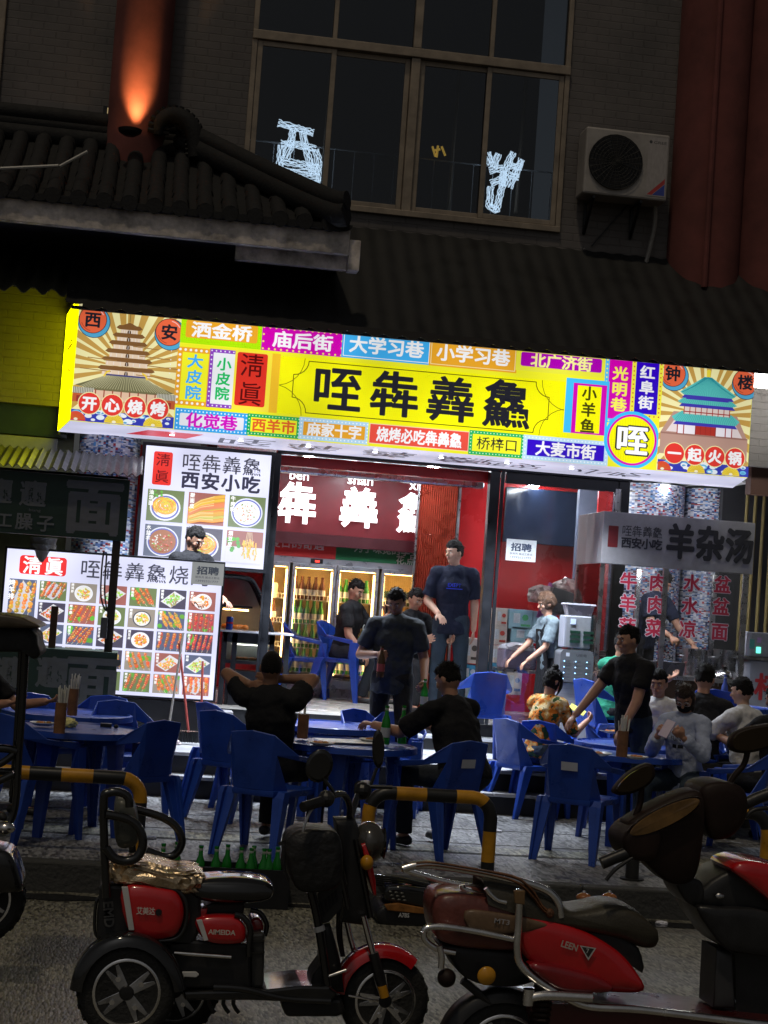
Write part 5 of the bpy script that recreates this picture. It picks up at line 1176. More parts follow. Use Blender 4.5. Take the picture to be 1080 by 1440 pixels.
# folding red door pleats right of the fridges
fd = thing('folding_door', 'reddish pleated folding door with brass edge drawn beside the fridges', 'folding door', (at(610, 800, 18.4).x, 18.4, SHOP))
xa, xb = at(583, 800, 18.4).x, at(637, 800, 18.4).x; zt3 = at(610, 675, 18.4).z; zc = at(610, 752, 18.4).z
m_pl = mat('red_pvc', (.32, .045, .025), .3, var=.25, vs=7); n_ = 18
for q in range(n_):
    x = xa+(xb-xa)*q/n_; w_ = (xb-xa)/n_
    for z0_, z1_ in ((SHOP, zc-.005), (zc, zt3)): G().add([(x, 18.4, z0_), (x+w_/2, 18.37, z0_), (x+w_, 18.4, z0_), (x, 18.4, z1_), (x+w_/2, 18.37, z1_), (x+w_, 18.4, z1_)], [(0, 1, 4, 3), (1, 2, 5, 4)]).build('pleat', m_pl, fd, solid=.004)
G().bb(xa-.02, xa-.002, 18.36, 18.42, SHOP, zt3).bb(xb+.002, xb+.03, 18.36, 18.42, SHOP, zt3).build('edge_bar', m_steel, fd)
# ================================================================== DISPLAY CABINET AND COUNTER
YC = 16.85
cb = thing('display_cabinet', 'curved glass food warmer cabinet with black frame behind the barbecue board', 'display cabinet', (at(355, 900, YC).x, YC, SHOP))
xa = at(308, 890, YC).x; xb = at(412, 894, YC).x; zc_ = at(360, 888, YC).z
G().bb(xa, xb, YC-.1, YC+.55, zc_-.02, zc_).build('counter_top', mat('pale_counter', (.6, .6, .65), .25), cb, bevel=.004)
x0c = at(308, 850, YC).x; x1c = at(384, 880, YC).x; ztp = at(330, 810, YC).z
prof = [(x0c, ztp), (at(348, 813, YC).x, ztp-.01), (at(360, 830, YC).x, ztp-.09), (at(373, 855, YC).x, at(373, 855, YC).z), (x1c, zc_+.001)]
for y in (YC+.0, YC+.42): G().tube([(x, y, z) for x, z in prof], .022, 6, sub=3).build('side_frame', m_black, cb)
G().prism([(x0c, zc_)]+[(x0c, ztp)]+prof[1:], YC+.43, YC+.44).build('back_panel', mat('cabinet_back', (.5, .48, .4), .4), cb)
gl = G(); PR, _ = spline([Vector((x, 0, z)) for x, z in prof], .1, 3)
gl.add([(p.x, y, p.z) for p in PR for y in (YC+.005, YC+.41)], [(2*i, 2*i+1, 2*i+3, 2*i+2) for i in range(len(PR)-1)]).build('curved_glass', m_glass, cb)
zs_ = at(340, 852, YC).z; G().bb(x0c, at(356, 850, YC).x, YC+.05, YC+.4, zs_-.02, zs_).build('inner_shelf', m_black, cb)
G().bb(x0c+.05, x0c+.3, YC+.1, YC+.12, zs_-.05, zs_-.035).build('warmer_tube', m_fled, cb)
for a_ in range(9): G().ell((x0c+.18+rnd.uniform(-.1, .25), YC+.15+rnd.uniform(0, .15), zc_+.03), (.035, .03, .025), 8, 6).build('bun', mat('orange_food', (.55, .2, .04), .5), cb)
zlb = at(350, 930, YC).z; zf_ = at(360, 985, YC).z
for x in (xa+.06, xa+.16, xb-.2, xb-.05): G().bb(x-.025, x+.025, YC, YC+.05, SHOP, zc_-.022).build('leg', m_black, cb)
G().bb(xa+.05, xb-.18, YC+.02, YC+.4, zlb-.03, zlb).bb(xa+.05, xb-.18, YC+.0, YC+.03, zc_-.12, zc_-.021).bb(xa+.1, xb-.15, YC+.05, YC+.4, SHOP+.0, zlb-.1).build('lower_cupboard', m_black, cb)
G().bb(xa+.1, xb-.2, YC+.38, YC+.39, zlb, zc_-.12).build('lower_back', mat('cabinet_back2', (.35, .4, .36), .4), cb)
G().bb(xa+.15, xa+.42, YC+.3, YC+.32, zc_-.15, zc_-.14).build('lower_tube', mat('cool_led', (1, 1, .9), .5, var=0, emit=3), cb)
for a_ in range(6): G().ell((xa+.2+rnd.random()*.32, YC+.2, zlb+.02), (.04, .03, .015), 8, 5).build('pastry', mat('orange_food', (.55, .2, .04), .5), cb)
can = thing('drink_can', 'small dark blue drink can on the counter beside the notice', 'can', at(322, 886, YC-.05)); p = at(322, 886, YC-.05); p.z = zc_
G().lathe([(.001, 0), (.03, 0), (.034, .01), (.034, .12), (.027, .13), (.001, .13)], p, 16).build('body', mat('blue_can', (.01, .04, .25), .3), can, smooth=45); G().lathe([(.0345, .06), (.035, .06), (.035, .075), (.0345, .075)], p, 16).build('stripe', m_red, can)
# ================================================================== RIGHT HAND BACK: cartons, table, racks
m_cb1 = mat('pale_blue_carton', (.35, .6, .7), .6, var=.15); m_cb2 = mat('cream_carton', (.7, .62, .55), .6, var=.12); m_cb3 = mat('blue_carton', (.05, .3, .5), .55)
def carton(px_, py_, w_, h_, Y, m_, ink, label):
    p = at(px_, py_, Y); K = 1/ppm(Y); w_ *= K; h_ *= K; t = thing('carton', label, 'carton', p, 0, 'stacked drink cartons inside the glass front')
    G().bb(p.x-w_/2, p.x+w_/2, Y, Y+.3, p.z-h_/2, p.z+h_/2).build('box', m_, t, bevel=.004)
    k = Ink(Y-.001, .0005); k.rect(p.x-w_*.3, p.z-h_*.2, p.x-w_*.02, p.z+h_*.3, (.75, .8, .85)); k.disc(p.x+w_*.2, p.z+h_*.1, min(w_, h_)*.16, ink); k.rect(p.x+w_*.02, p.z-h_*.35, p.x+w_*.42, p.z-h_*.24, ink); k.build('printed_label', m_pap, t)
i_ = 0
for (cx, cy, w_, h_, m_, ink) in ((732, 871, 34, 28, m_cb1, (.1, .5, .2)), (766, 874, 34, 28, m_cb1, (.1, .3, .6)), (738, 893, 40, 22, m_cb1, (.4, .1, .1)), (733, 915, 34, 22, m_cb1, (.1, .2, .5)), (705, 868, 18, 26, m_cb2, (.6, .05, .03)), (702, 893, 22, 28, m_cb2, (.6, .05, .03)), (700, 920, 24, 24, m_cb2, (.5, .3, .1)), (699, 945, 24, 24, m_cb3, (.7, .7, .2)), (698, 970, 24, 24, m_cb3, (.6, .6, .6)), (662, 915, 26, 36, m_cb2, (.1, .08, .06)), (660, 947, 24, 24, m_cb3, (.7, .75, .85)), (658, 973, 24, 26, m_cb1, (.2, .3, .5)), (723, 960, 22, 34, m_cb2, (.1, .2, .4))):
    i_ += 1; carton(cx, cy, w_, h_, 17.9, m_, ink, ['pale blue carton, top left of the stack', 'pale blue carton, top right of the stack', 'wide pale blue carton in the second row', 'pale blue carton behind the bent waitress arm', 'cream carton with a red mark, highest by the door post', 'cream carton with a red mark in the second row', 'cream carton with brown print third from the top', 'blue carton with yellow print low by the door post', 'lowest blue carton by the door post', 'tall cream carton with a black drawing by the standing man leg', 'blue carton under the cream one with a black drawing', 'lowest pale carton beside the standing man shoes', 'cream carton low behind the serving table'][i_-1])
st2 = thing('serving_table', 'steel serving table with cloth covered tub behind the waitress', 'table', (at(745, 930, 17.2).x, 17.2, SHOP))
xa, xb = at(700, 930, 17.2).x, at(800, 935, 17.2).x; zt4 = at(740, 942, 17.2).z
G().bb(xa, xb, 17.0, 17.6, zt4-.03, zt4).build('top', m_steel, st2, bevel=.004)
for x in (xa+.04, xb-.04):
    for y in (17.03, 17.57): G().bb(x-.02, x+.02, y-.02, y+.02, SHOP, zt4-.031).build('leg', m_steel, st2)
tubt = thing('plastic_tub', 'lilac clear plastic tub covered by a white cloth', 'tub', (at(735, 920, 17.2).x, 17.2, zt4)); xa2, xb2 = at(706, 920, 17.2).x, at(752, 920, 17.2).x
G().bb(xa2, xb2, 17.1, 17.45, zt4+.001, zt4+.2).build('body', mat('lilac_plastic', (.5, .45, .65), .2, trans=.3), tubt, bevel=.02)
crumple('cloth', None, None, ((xa2+xb2)/2, 17.25, zt4+.19), ((xb2-xa2)*.55, .2, .05), mat('white_cloth', (.7, .7, .78), .8), seed=12); tag(bpy.data.objects['cloth'], 'crumpled white cloth over the lilac tub', 'cloth')
kb = thing('black_basket', 'black plastic crate and clear bags piled above the cartons', 'crate', at(795, 850, 17.8)); p = at(795, 850, 17.8)
G().box(p, (.42, .3, .26), .1, Matrix.Rotation(.25, 3, 'Y')).build('crate', m_black, kb, bevel=.01); G().box(at(768, 845, 17.85), (.08, .02, .4), 0, Matrix.Rotation(.3, 3, 'Y')).build('pink_sheet', mat('purple_sheet', (.3, .05, .25), .4), kb)
crumple('clear_bag', 'crinkled clear plastic bag above the black crate', 'bag', at(800, 825, 17.8)-Vector((0, 0, .1)), (.16, .1, .12), mat('clear_film', (.6, .45, .42), .15, trans=.6), seed=21)
crumple('clear_bag', 'crinkled clear plastic bag left of the black crate', 'bag', at(762, 835, 17.8)-Vector((0, 0, .1)), (.15, .1, .12), mat('clear_film', (.6, .45, .42), .15, trans=.6), seed=25)
dk = thing('menu_screen', 'wide dark switched off screen high on the wall behind the glass door', 'screen', (at(785, 710, 18.7).x, 18.7, 3)); a = at(712, 684, 18.7); b = at(842, 772, 18.7)
G().bb(a.x, b.x, 18.7, 18.78, b.z, a.z).build('screen', mat('navy_gloss', (.012, .02, .045), .12), dk, bevel=.01)
G().bb(a.x-.3, 6, 18.95, 19.0, SHOP, 3.4).build('rear_red_wall', m_red, sh)
pil = G().bb(at(842, 700, 17.6).x, at(862, 700, 17.6).x, 17.6, 17.65, SHOP, 3.4).build('red_pilaster', m_red, sh)
# power bank rack and device on top
YB2 = 15.75; m_gry = mat('rack_grey', (.15, .155, .17), .35, var=.05); m_lg = mat('rack_white', (.36, .37, .42), .35, var=.05)
pw = thing('power_bank_rack', 'tall grey power bank rental rack with rows of blue dots', 'rental rack', (at(810, 950, YB2).x, YB2, TERR))
a = at(786, 915, YB2); b = at(835, 962, YB2); xx0, xx1 = at(787, 940, YB2).x, at(834, 940, YB2).x; zt5 = at(810, 914, YB2).z; zm = at(810, 960, YB2).z
G().prism(rrect(xx0, xx1, zm, zt5, .05), YB2, YB2+.25).build('slot_panel', m_gry, pw); G().bb(xx0-.01, xx1+.01, YB2+.02, YB2+.26, TERR, zm-.002).build('lower_cabinet', m_lg, pw, bevel=.01)
k = Ink(YB2-.001, .0005); 
for r_ in range(8): [k.rect(xx0+.04+.1*q, zt5-.1-.026*r_, xx0+.1+.1*q, zt5-.106-.026*r_, (.12, .12, .13)) for q in range(3)]
k.rect(xx0+.05, zt5-.03, xx0+.085, zt5-.065, (.8, .85, .95)); k.text('U街电', (xx0+xx1)/2+.04, zt5-.05, .03, (.03, .03, .04), .1); k.build('panel_print', m_pap, pw)
for i in range(12): x = xx0+.04+.11*(i % 3); z = zt5-.11-.055*(i//3); G().lathe([(.001, 0), (.005, 0), (.005, .003), (.001, .003)], (x, YB2-.006, z), 8, 'y').build('blue_light', mat('blue_dot', (.3, .6, 1), .5, var=0, emit=5), pw)
k = Ink(YB2+.018, .0005); k.text('U街电', (xx0+xx1)/2, at(815, 1013, YB2).z, .055, (.1, .35, .2), .2); [k.rect(xx0+.03, zm-.06-.05*q, xx1-.06, zm-.064-.05*q, (.3, .3, .35)) for q in range(3)]; k.build('cabinet_print', m_pap, pw)
def device(cx, cy, w_, h_, Y, label, scr, d=.2):
    p = at(cx, cy, Y); K = 1/ppm(Y); t = thing('power_bank_box', label, 'power bank box', p, 0); x0, x1, z0, z1 = p.x-w_*K/2, p.x+w_*K/2, p.z-h_*K/2, p.z+h_*K/2
    G().bb(x0, x1, Y, Y+d, z0, z1).build('case', m_lg, t, bevel=.012)
    k = Ink(Y-.001, .0005); k.rect(x0+.1*(x1-x0)*1, z0+.01, x1-.01, z1-.01, (.32, .33, .35)); k.build('front_print', m_pap, t); return t, x0, x1, z0, z1
t, x0, x1, z0, z1 = device(812, 889, 40, 46, YB2, 'small grey power bank box with dark slots on top of the tall rack', None)
for r_ in range(3):
    for q in range(2): G().bb(x0+.06+.13*q, x0+.16+.13*q, YB2-.008, YB2-.003, z0+.05+.045*r_, z0+.075+.045*r_).build('slot', mat('dark_green_slot', (.01, .05, .03), .4), t)
G().bb(x0+.06, x0+.11, YB2-.008, YB2-.003, z1-.08, z1-.03).build('qr_screen', mat('pale_screen', (.5, .6, .9), .5, var=0, emit=.5), t)
tubp = thing('plastic_box', 'clear plastic box of garlic on top of the grey power bank box', 'box', at(813, 855, YB2)); p = at(813, 864, YB2+.1); p.z = z1
G().loft([[(p.x+a*.13*s_, p.y+b*.08*s_, z) for a, b in ((-1, -1), (1, -1), (1, 1), (-1, 1))] for s_, z in ((.85, p.z+.002), (1.05, p.z+.1), (1.15, p.z+.105), (1.1, p.z+.12))]).build('box', mat('cloudy_plastic', (.65, .63, .7), .25, trans=.4), tubp)
YD = 16.0; t, x0, x1, z0, z1 = device(1070, 907, 36, 36, YD, 'white power bank box with a glowing green screen at the right edge', None)
G().bb(x0+.075, x0+.12, YD-.008, YD-.003, z0+.04, z0+.1).build('green_screen', mat('green_screen', (.2, 1, .7), .5, var=0, emit=1.6, ecol=(.15, 1, .65)), t); k = Ink(YD-.003, .0005); k.rect(x0+.005, z0+.08, x0+.055, z0+.17, (.1, .4, .35)); k.rect(x0+.08, z1-.1, x0+.12, z1-.05, (.5, .3, .6)); k.build('side_print', m_pap, t)
cs_ = thing('sign_stand', 'white cabinet with one big red character below the right power bank box', 'cabinet', (x0, YD, TERR)); xq = at(1053, 960, YD).x
G().bb(xq, xq+.9, YD+.0, YD+.4, TERR, z0-.03).build('cabinet', m_lg, cs_, bevel=.01); G().bb(xq-.05, xq+.92, YD-.03, YD+.42, z0-.028, z0-.002).build('top_board', m_steel, cs_)
k = Ink(YD-.002, .0005); q = at(1077, 966, YD); k.text('杯', q.x+.02, q.z, .25, (.6, .04, .05), .26, .03); k.build('red_character', m_pap, cs_)
# ================================================================== SOUP TROLLEY
YT = 16.05; tr_ = thing('soup_trolley', 'steel and glass mutton soup trolley with a grey signboard and red characters', 'food cart', (5.3, YT, TERR))
a = at(848, 719, YT); b = at(1058.8, 807.8, YT); X0, X1, Z1, Z0 = at(847.5, 755, YT).x, at(1060.5, 770, YT).x, at(955, 727, YT).z, at(955, 800, YT).z; DT = .95
G().bb(X0, X1, YT, YT+.12, Z0, Z1).bb(X0, X0+.02, YT+.121, YT+DT, Z0, Z1-.001).build('signboard', mat('dull_white_board', (.30, .29, .30), .45), tr_, bevel=.004)
k = Ink(YT-.001, .0004); U = lambda u: X0+u*(X1-X0); V = lambda v: Z1-v*(Z1-Z0); k.rect(U(.035), V(.27), U(.1), V(.68), (.16, .012, .015), .006)
for i, ch in enumerate('咥犇羴鱻'): k.text(ch, U(.155+.067*i), V(.34+.0*i), .105, (.05, .05, .06), .095, .006)
for i, ch in enumerate('西安小吃'): k.text(ch, U(.155+.067*i), V(.57), .1, (.03, .03, .04), .1, .035)
for i, ch in enumerate('羊杂汤'): k.text(ch, U(.51+.195*i), V(.47), .32, (.02, .02, .025), .27, .045)
k.build('sign_print', m_pap, tr_)
zct = at(940, 950, YT).z
for xq_, w_ in ((U(.0)+.02, .04), (U(.43), .05), (U(1)-.06, .05)):
    for y in (YT+.0, YT+DT-.05): G().bb(xq_-w_/2, xq_+w_/2, y, y+.04, TERR+.05, Z0-.002).build('post', m_steel, tr_, bevel=.003)
G().bb(X0, X1-.03, YT+.016, YT+.02, zct, Z0).build('front_pane', m_glass, tr_); G().bb(X0+.005, X0+.01, YT+.05, YT+DT, zct, Z0).build('side_pane', m_glass, tr_)
G().bb(X0-.02, X1, YT-.02, YT+DT, zct-.035, zct).build('worktop', m_steel, tr_, bevel=.003)
G().bb(X0, X1-.02, YT+.041, YT+.06, TERR+.1, zct-.037).build('wood_panel', mat('dark_wood', (.09, .05, .028), .5, var=.3, vs=4), tr_); G().bb(X0, X0+.02, YT+.06, YT+DT, TERR+.1, zct-.037).build('side_panel', m_dark, tr_)
k = Ink(YT+.04, .0005); q = at(957, 958, YT+.04)
for ch, px_, py_ in (('汤', 956, 957), ('拌', 1008, 958), ('米', 1022, 959)): k.tpx(ch, px_, py_, 14, 13, (.3, .29, .27))
k.build('panel_print', m_pap, tr_)
for ch, cx, cy in (('牛', 884, 817), ('肉', 925, 819), ('水', 973, 820), ('盆', 1016, 822), ('羊', 883, 848), ('肉', 922, 850), ('水', 970, 852), ('盆', 1014, 853), ('菠', 882, 881), ('菜', 920, 883), ('凉', 967, 885), ('面', 1012, 888)):
    k = Ink(YT+.014, .0001); k.tpx(ch, cx, cy, 24, 24, (.72, .68, .72), .075); k.tpx(ch, cx, cy, 24, 24, (.55, .02, .06), .03); k.build('window_character', m_pap, tr_)
q0 = at(845, 800, YT); G().bb(X0+.1, X1-.2, YT+.3, YT+.36, Z0+.05, Z0+.08).build('lamp_tube', mat('trolley_led', (1, 1, 1), .5, var=0, emit=60, ecol=(.9, .93, 1)), tr_)
for x in (X0+.08, X1-.12):
    for y in (YT+.1, YT+DT-.1): G().lathe([(.001, -.02), (.05, -.02), (.05, .02), (.001, .02)], (x, y, TERR+.05), 14, 'x').build('castor', m_black, tr_)
def potm(px_, py_, r, h, Y, label, m_=m_steel, cat='pot'):
    p = at(px_, py_, Y); p.z = zct; t = thing('steel_pot', label, cat, p); G().lathe([(.001, .002), (r, .002), (r, h), (r+.008, h), (r+.008, h+.012), (r-.004, h+.012), (r-.004, .012), (.001, .012)], p, 28).build('body', m_, t, smooth=40)
    for s_ in (-1, 1): G().tube([p+Vector((s_*r, -.04, h*.75)), p+Vector((s_*(r+.04), -.03, h*.75)), p+Vector((s_*(r+.04), .03, h*.75)), p+Vector((s_*r, .04, h*.75))], .006, 6).build('handle', m_, t)
potm(978, 915, .13, .26, YT+.55, 'tall steel soup pot inside the trolley under the second character column'); potm(1022, 915, .13, .27, YT+.6, 'tall steel soup pot at the right end inside the trolley')
ld = thing('pot_lid', 'shiny domed steel pan lid with black knob on the trolley worktop', 'lid', at(1019, 945, YT+.2)); p = at(1019, 948, YT+.2); p.z = zct
G().lathe([(.155, .0), (.15, .02), (.13, .05), (.09, .075), (.03, .09), (.001, .092)], p, 30).build('dome', m_chrome, ld, smooth=60); G().lathe([(.012, .09), (.022, .1), (.022, .12), (.001, .125)], p, 14).build('knob', m_black, ld, smooth=60)
for cx, w_, lab in ((935, .34, 'clear plastic food box beside the middle trolley post'), (868, .3, 'clear plastic food box at the left end of the trolley')):
    p = at(cx, 945, YT+.25); p.z = zct; t = thing('plastic_box', lab, 'box', p); G().loft([[(p.x+a*w_/2*s_, p.y+b*.1*s_, z) for a, b in ((-1, -1), (1, -1), (1, 1), (-1, 1))] for s_, z in ((.9, p.z+.002), (1.0, p.z+.12), (1.05, p.z+.125), (1.05, p.z+.13))]).build('box', mat('cloudy_plastic', (.65, .63, .7), .25, trans=.4), t)
pt_ = thing('plate_stack', 'stack of white plates inside the trolley at left', 'plate stack', at(852, 935, YT+.5)); p = at(853, 938, YT+.45); p.z = zct
for i in range(9): G().lathe([(.001, 0), (.07, 0), (.11, .014), (.11, .018), (.001, .006)], p+Vector((0, 0, .002+i*.021)), 22).build('plate', m_plate, pt_, smooth=40)
# ================================================================== LEFT NOODLE CART
YN = 15.0; nc = thing('noodle_cart', 'dark green noodle cart with a small corrugated tile roof at the left edge', 'food cart', (-1.5, YN, WALK))
a = at(183, 672, YN); za_ = at(90, 668, YN).z; zb_ = at(90, 755, YN).z; xr2 = at(180, 715, YN).x; m_dg = mat('dark_green_board', (.018, .04, .028), .5)
G().bb(-3.6, xr2, YN, YN+.08, zb_, za_).build('top_board', m_dg, nc, bevel=.004)
k = Ink(YN-.001, .0005); cg = (.15, .155, .16); k.text('面', at(132, 712, YN).x, at(132, 712, YN).z, .46, cg, .47, .04); 
for ch, px_, py_, s_ in (('𰻝', 47, 694, .21), ('𰻝', 0, 690, .2), ('工', 6, 731, .13), ('臊', 34, 733, .14), ('子', 64, 736, .14)): p = at(px_, py_, YN); k.text(ch, p.x, p.z, s_, (.16, .17, .17), s_, .02)
k.text('biang', at(49, 718, YN).x, at(49, 718, YN).z, .03, cg, .1); k.build('board_print', m_pap, nc)
zr0 = at(60, 645, YN+.3).z; xr3 = at(200, 668, YN-.1).x
corrugated(-3.6, xr3, YN+.9, za_+.28, YN-.12, za_+.04, .075, .014, .006).build('tile_sheet', mat('grey_tin_tile', (.06, .06, .055), .4, var=.3, vs=8), nc, smooth=50)
G().bb(-3.6, xr2-.02, YN+.081, YN+.85, za_+.01, za_+.03).build('roof_board', m_dark, nc)
xpo = at(157, 850, YN).x; G().bb(xpo-.035, xpo+.035, YN+.02, YN+.09, WALK+.6, zb_+.02).build('post', mat('dark_brown_post', (.03, .022, .015), .6), nc)
xl2 = at(163, 950, YN).x; zl_t = at(90, 913, YN).z; G().bb(-3.6, xl2, YN-.02, YN+.5, TERR+.02, zl_t).build('lower_board', m_dg, nc, bevel=.004)
k = Ink(YN-.021, .0005)
for ch, px_, py_, s_ in (('𰻝', 74, 945, .25), ('𰻝', 18, 945, .25), ('面', 130, 958, .44)): p = at(px_, py_, YN); k.text(ch, p.x, p.z, s_, (.12, .13, .13), s_, .03)
k.build('lower_print', m_pap, nc)
G().tube([at(146, 775, YN-.04), at(143, 800, YN-.04), at(142, 840, YN-.04), at(150, 860, YN-.04), at(147, 830, YN-.04), at(150, 780, YN-.04)], .008, 5, sub=3).build('hanging_cable', m_black, nc)
p = at(146, 883, YN-.02); G().bb(p.x-.03, p.x+.03, YN-.03, YN+.01, p.z-.09, p.z+.09).build('switch_box', mat('socket_dark', (.08, .08, .08), .5), nc, bevel=.005)
p = at(75, 880, YN+.1); G().bb(p.x-.03, p.x+.03, YN+.1, YN+.16, zl_t, p.z+.17).build('upright_holder', mat('dark_wood2', (.05, .025, .012), .5), nc)
bk = thing('bucket', 'pale plastic buckets stacked behind the noodle cart', 'bucket', at(60, 770, YN+.7)); p = at(60, 775, YN+.7)
for i in range(3): G().lathe([(.001, 0), (.1, 0), (.12, .11), (.125, .12), (.11, .12), (.001, .05)], p+Vector((0, 0, -.12+i*.06)), 22).build('bucket', mat('beige_plastic', (.35, .32, .28), .4), bk, smooth=40)
# ================================================================== PEOPLE
m_skin = mat('skin', (.42, .22, .145), .5, var=.08, vs=20); m_skin2 = mat('skin_pale', (.56, .34, .25), .5, var=.06, vs=20); m_skind = mat('skin_tan', (.30, .15, .09), .5, var=.08, vs=20)
for q in (m_skin, m_skin2, m_skind): q.node_tree.nodes['Principled BSDF'].inputs['Subsurface Weight'].default_value = .08; q.node_tree.nodes['Principled BSDF'].inputs['Subsurface Scale'].default_value = .02
m_hair = mat('black_hair', (.008, .007, .0065), .6, var=.4, vs=60, bump=.8, bs=120, spec=.2); m_hairb = mat('brown_hair', (.10, .045, .02), .45, var=.4, vs=60, bump=.8, bs=120)
def cloth(name, c, r=.85, **k): return mat(name, c, r, var=.15, vs=9, bump=.5, bs=22, spec=.25, **k)
c_black = cloth('black_cotton', (.012, .012, .014)); c_navy = cloth('navy_cotton', (.012, .016, .035)); c_char = cloth('charcoal_cotton', (.03, .036, .045)); c_jean = cloth('dark_jeans', (.03, .045, .065)); c_white = cloth('white_cotton', (.6, .6, .62)); c_pale = cloth('pale_blue_shirt', (.38, .43, .58)); c_green = cloth('green_cotton', (.02, .2, .12)); c_grey = cloth('grey_cotton', (.15, .19, .21)); m_shoe = mat('dark_shoe', (.02, .02, .022), .5); m_shoew = mat('white_shoe', (.6, .6, .62), .5)
def floral():
    M_ = cloth('flowered_cotton', (.45, .3, .1)); n = M_.node_tree.nodes; l = M_.node_tree.links; p = n['Principled BSDF']; tc = n.new('ShaderNodeTexCoord')
    t = n.new('ShaderNodeTexVoronoi'); t.inputs['Scale'].default_value = 9; l.new(tc.outputs['Object'], t.inputs['Vector']); r = n.new('ShaderNodeValToRGB'); e = r.color_ramp.elements
    nz = n.new('ShaderNodeTexNoise'); nz.inputs['Scale'].default_value = 11; nz.inputs['Detail'].default_value = 4; l.new(tc.outputs['Object'], nz.inputs['Vector']); r.color_ramp.interpolation = 'CONSTANT'
    e[0].color = (.02, .05, .02, 1); e[0].position = 0; e[1].color = (.55, .16, .02, 1); e[1].position = .42
    for q, c in ((.5, (.6, .35, .1)), (.56, (.7, .55, .3)), (.64, (.06, .12, .04))): k = e.new(q); k.color = c+(1,)
    l.new(nz.outputs[0], r.inputs[0]); l.new(r.outputs[0], p.inputs['Base Color']); return M_
c_flor = floral()
wtex = bpy.data.textures.new('folds', 'CLOUDS'); wtex.noise_scale = .085; wtex.noise_depth = 2
def rem(o, vox, sm=3, disp=0):
    q = o.modifiers.new('skin', 'REMESH'); q.mode = 'VOXEL'; q.voxel_size = vox; q.use_smooth_shade = True
    if disp: d = o.modifiers.new('folds', 'DISPLACE'); d.texture = wtex; d.strength = disp; d.mid_level = .28; d.texture_coords = 'LOCAL'
    q = o.modifiers.new('smooth', 'SMOOTH'); q.iterations = sm; q.factor = .5; return o
def V3(*a): return Vector(a)
def hand(g, w_, d, nrm, curl, s_):
    """palm, four unequal fingers and a thumb; nrm = direction the palm faces"""
    d = d.normalized(); nrm = (nrm-d*nrm.dot(d)).normalized(); sd = d.cross(nrm)
    g.cap(w_+d*.012, .026*s_, w_+d*.075*s_, .036*s_, .42, sd)
    for i, L in enumerate((.070, .080, .076, .060)):
        o_ = (i-1.5)*.0215*s_; a = w_+d*.082*s_+sd*o_; c1 = curl*.9; d1 = (d*math.cos(c1)+nrm*math.sin(c1)+sd*o_*2.4); d1.normalize(); b = a+d1*L*.5*s_
        d2 = d*math.cos(c1*2.1)+nrm*math.sin(c1*2.1)+sd*o_*2.2; d2.normalize(); c = b+d2*L*.5*s_; g.cap(a-d*.02, .0092*s_, b, .0088*s_, n=8); g.cap(b, .0088*s_, c, .0072*s_, n=8)
    t0 = w_+d*.03*s_-sd*.026*s_; t1 = t0+(d*.7-sd*.7+nrm*.25*(1+curl)).normalized()*.042*s_; t2 = t1+(d*.85-sd*.1+nrm*.5*(.4+curl)).normalized()*.034*s_
    g.cap(t0, .012*s_, t1, .0105*s_, n=8); g.cap(t1, .0105*s_, t2, .008*s_, n=8)
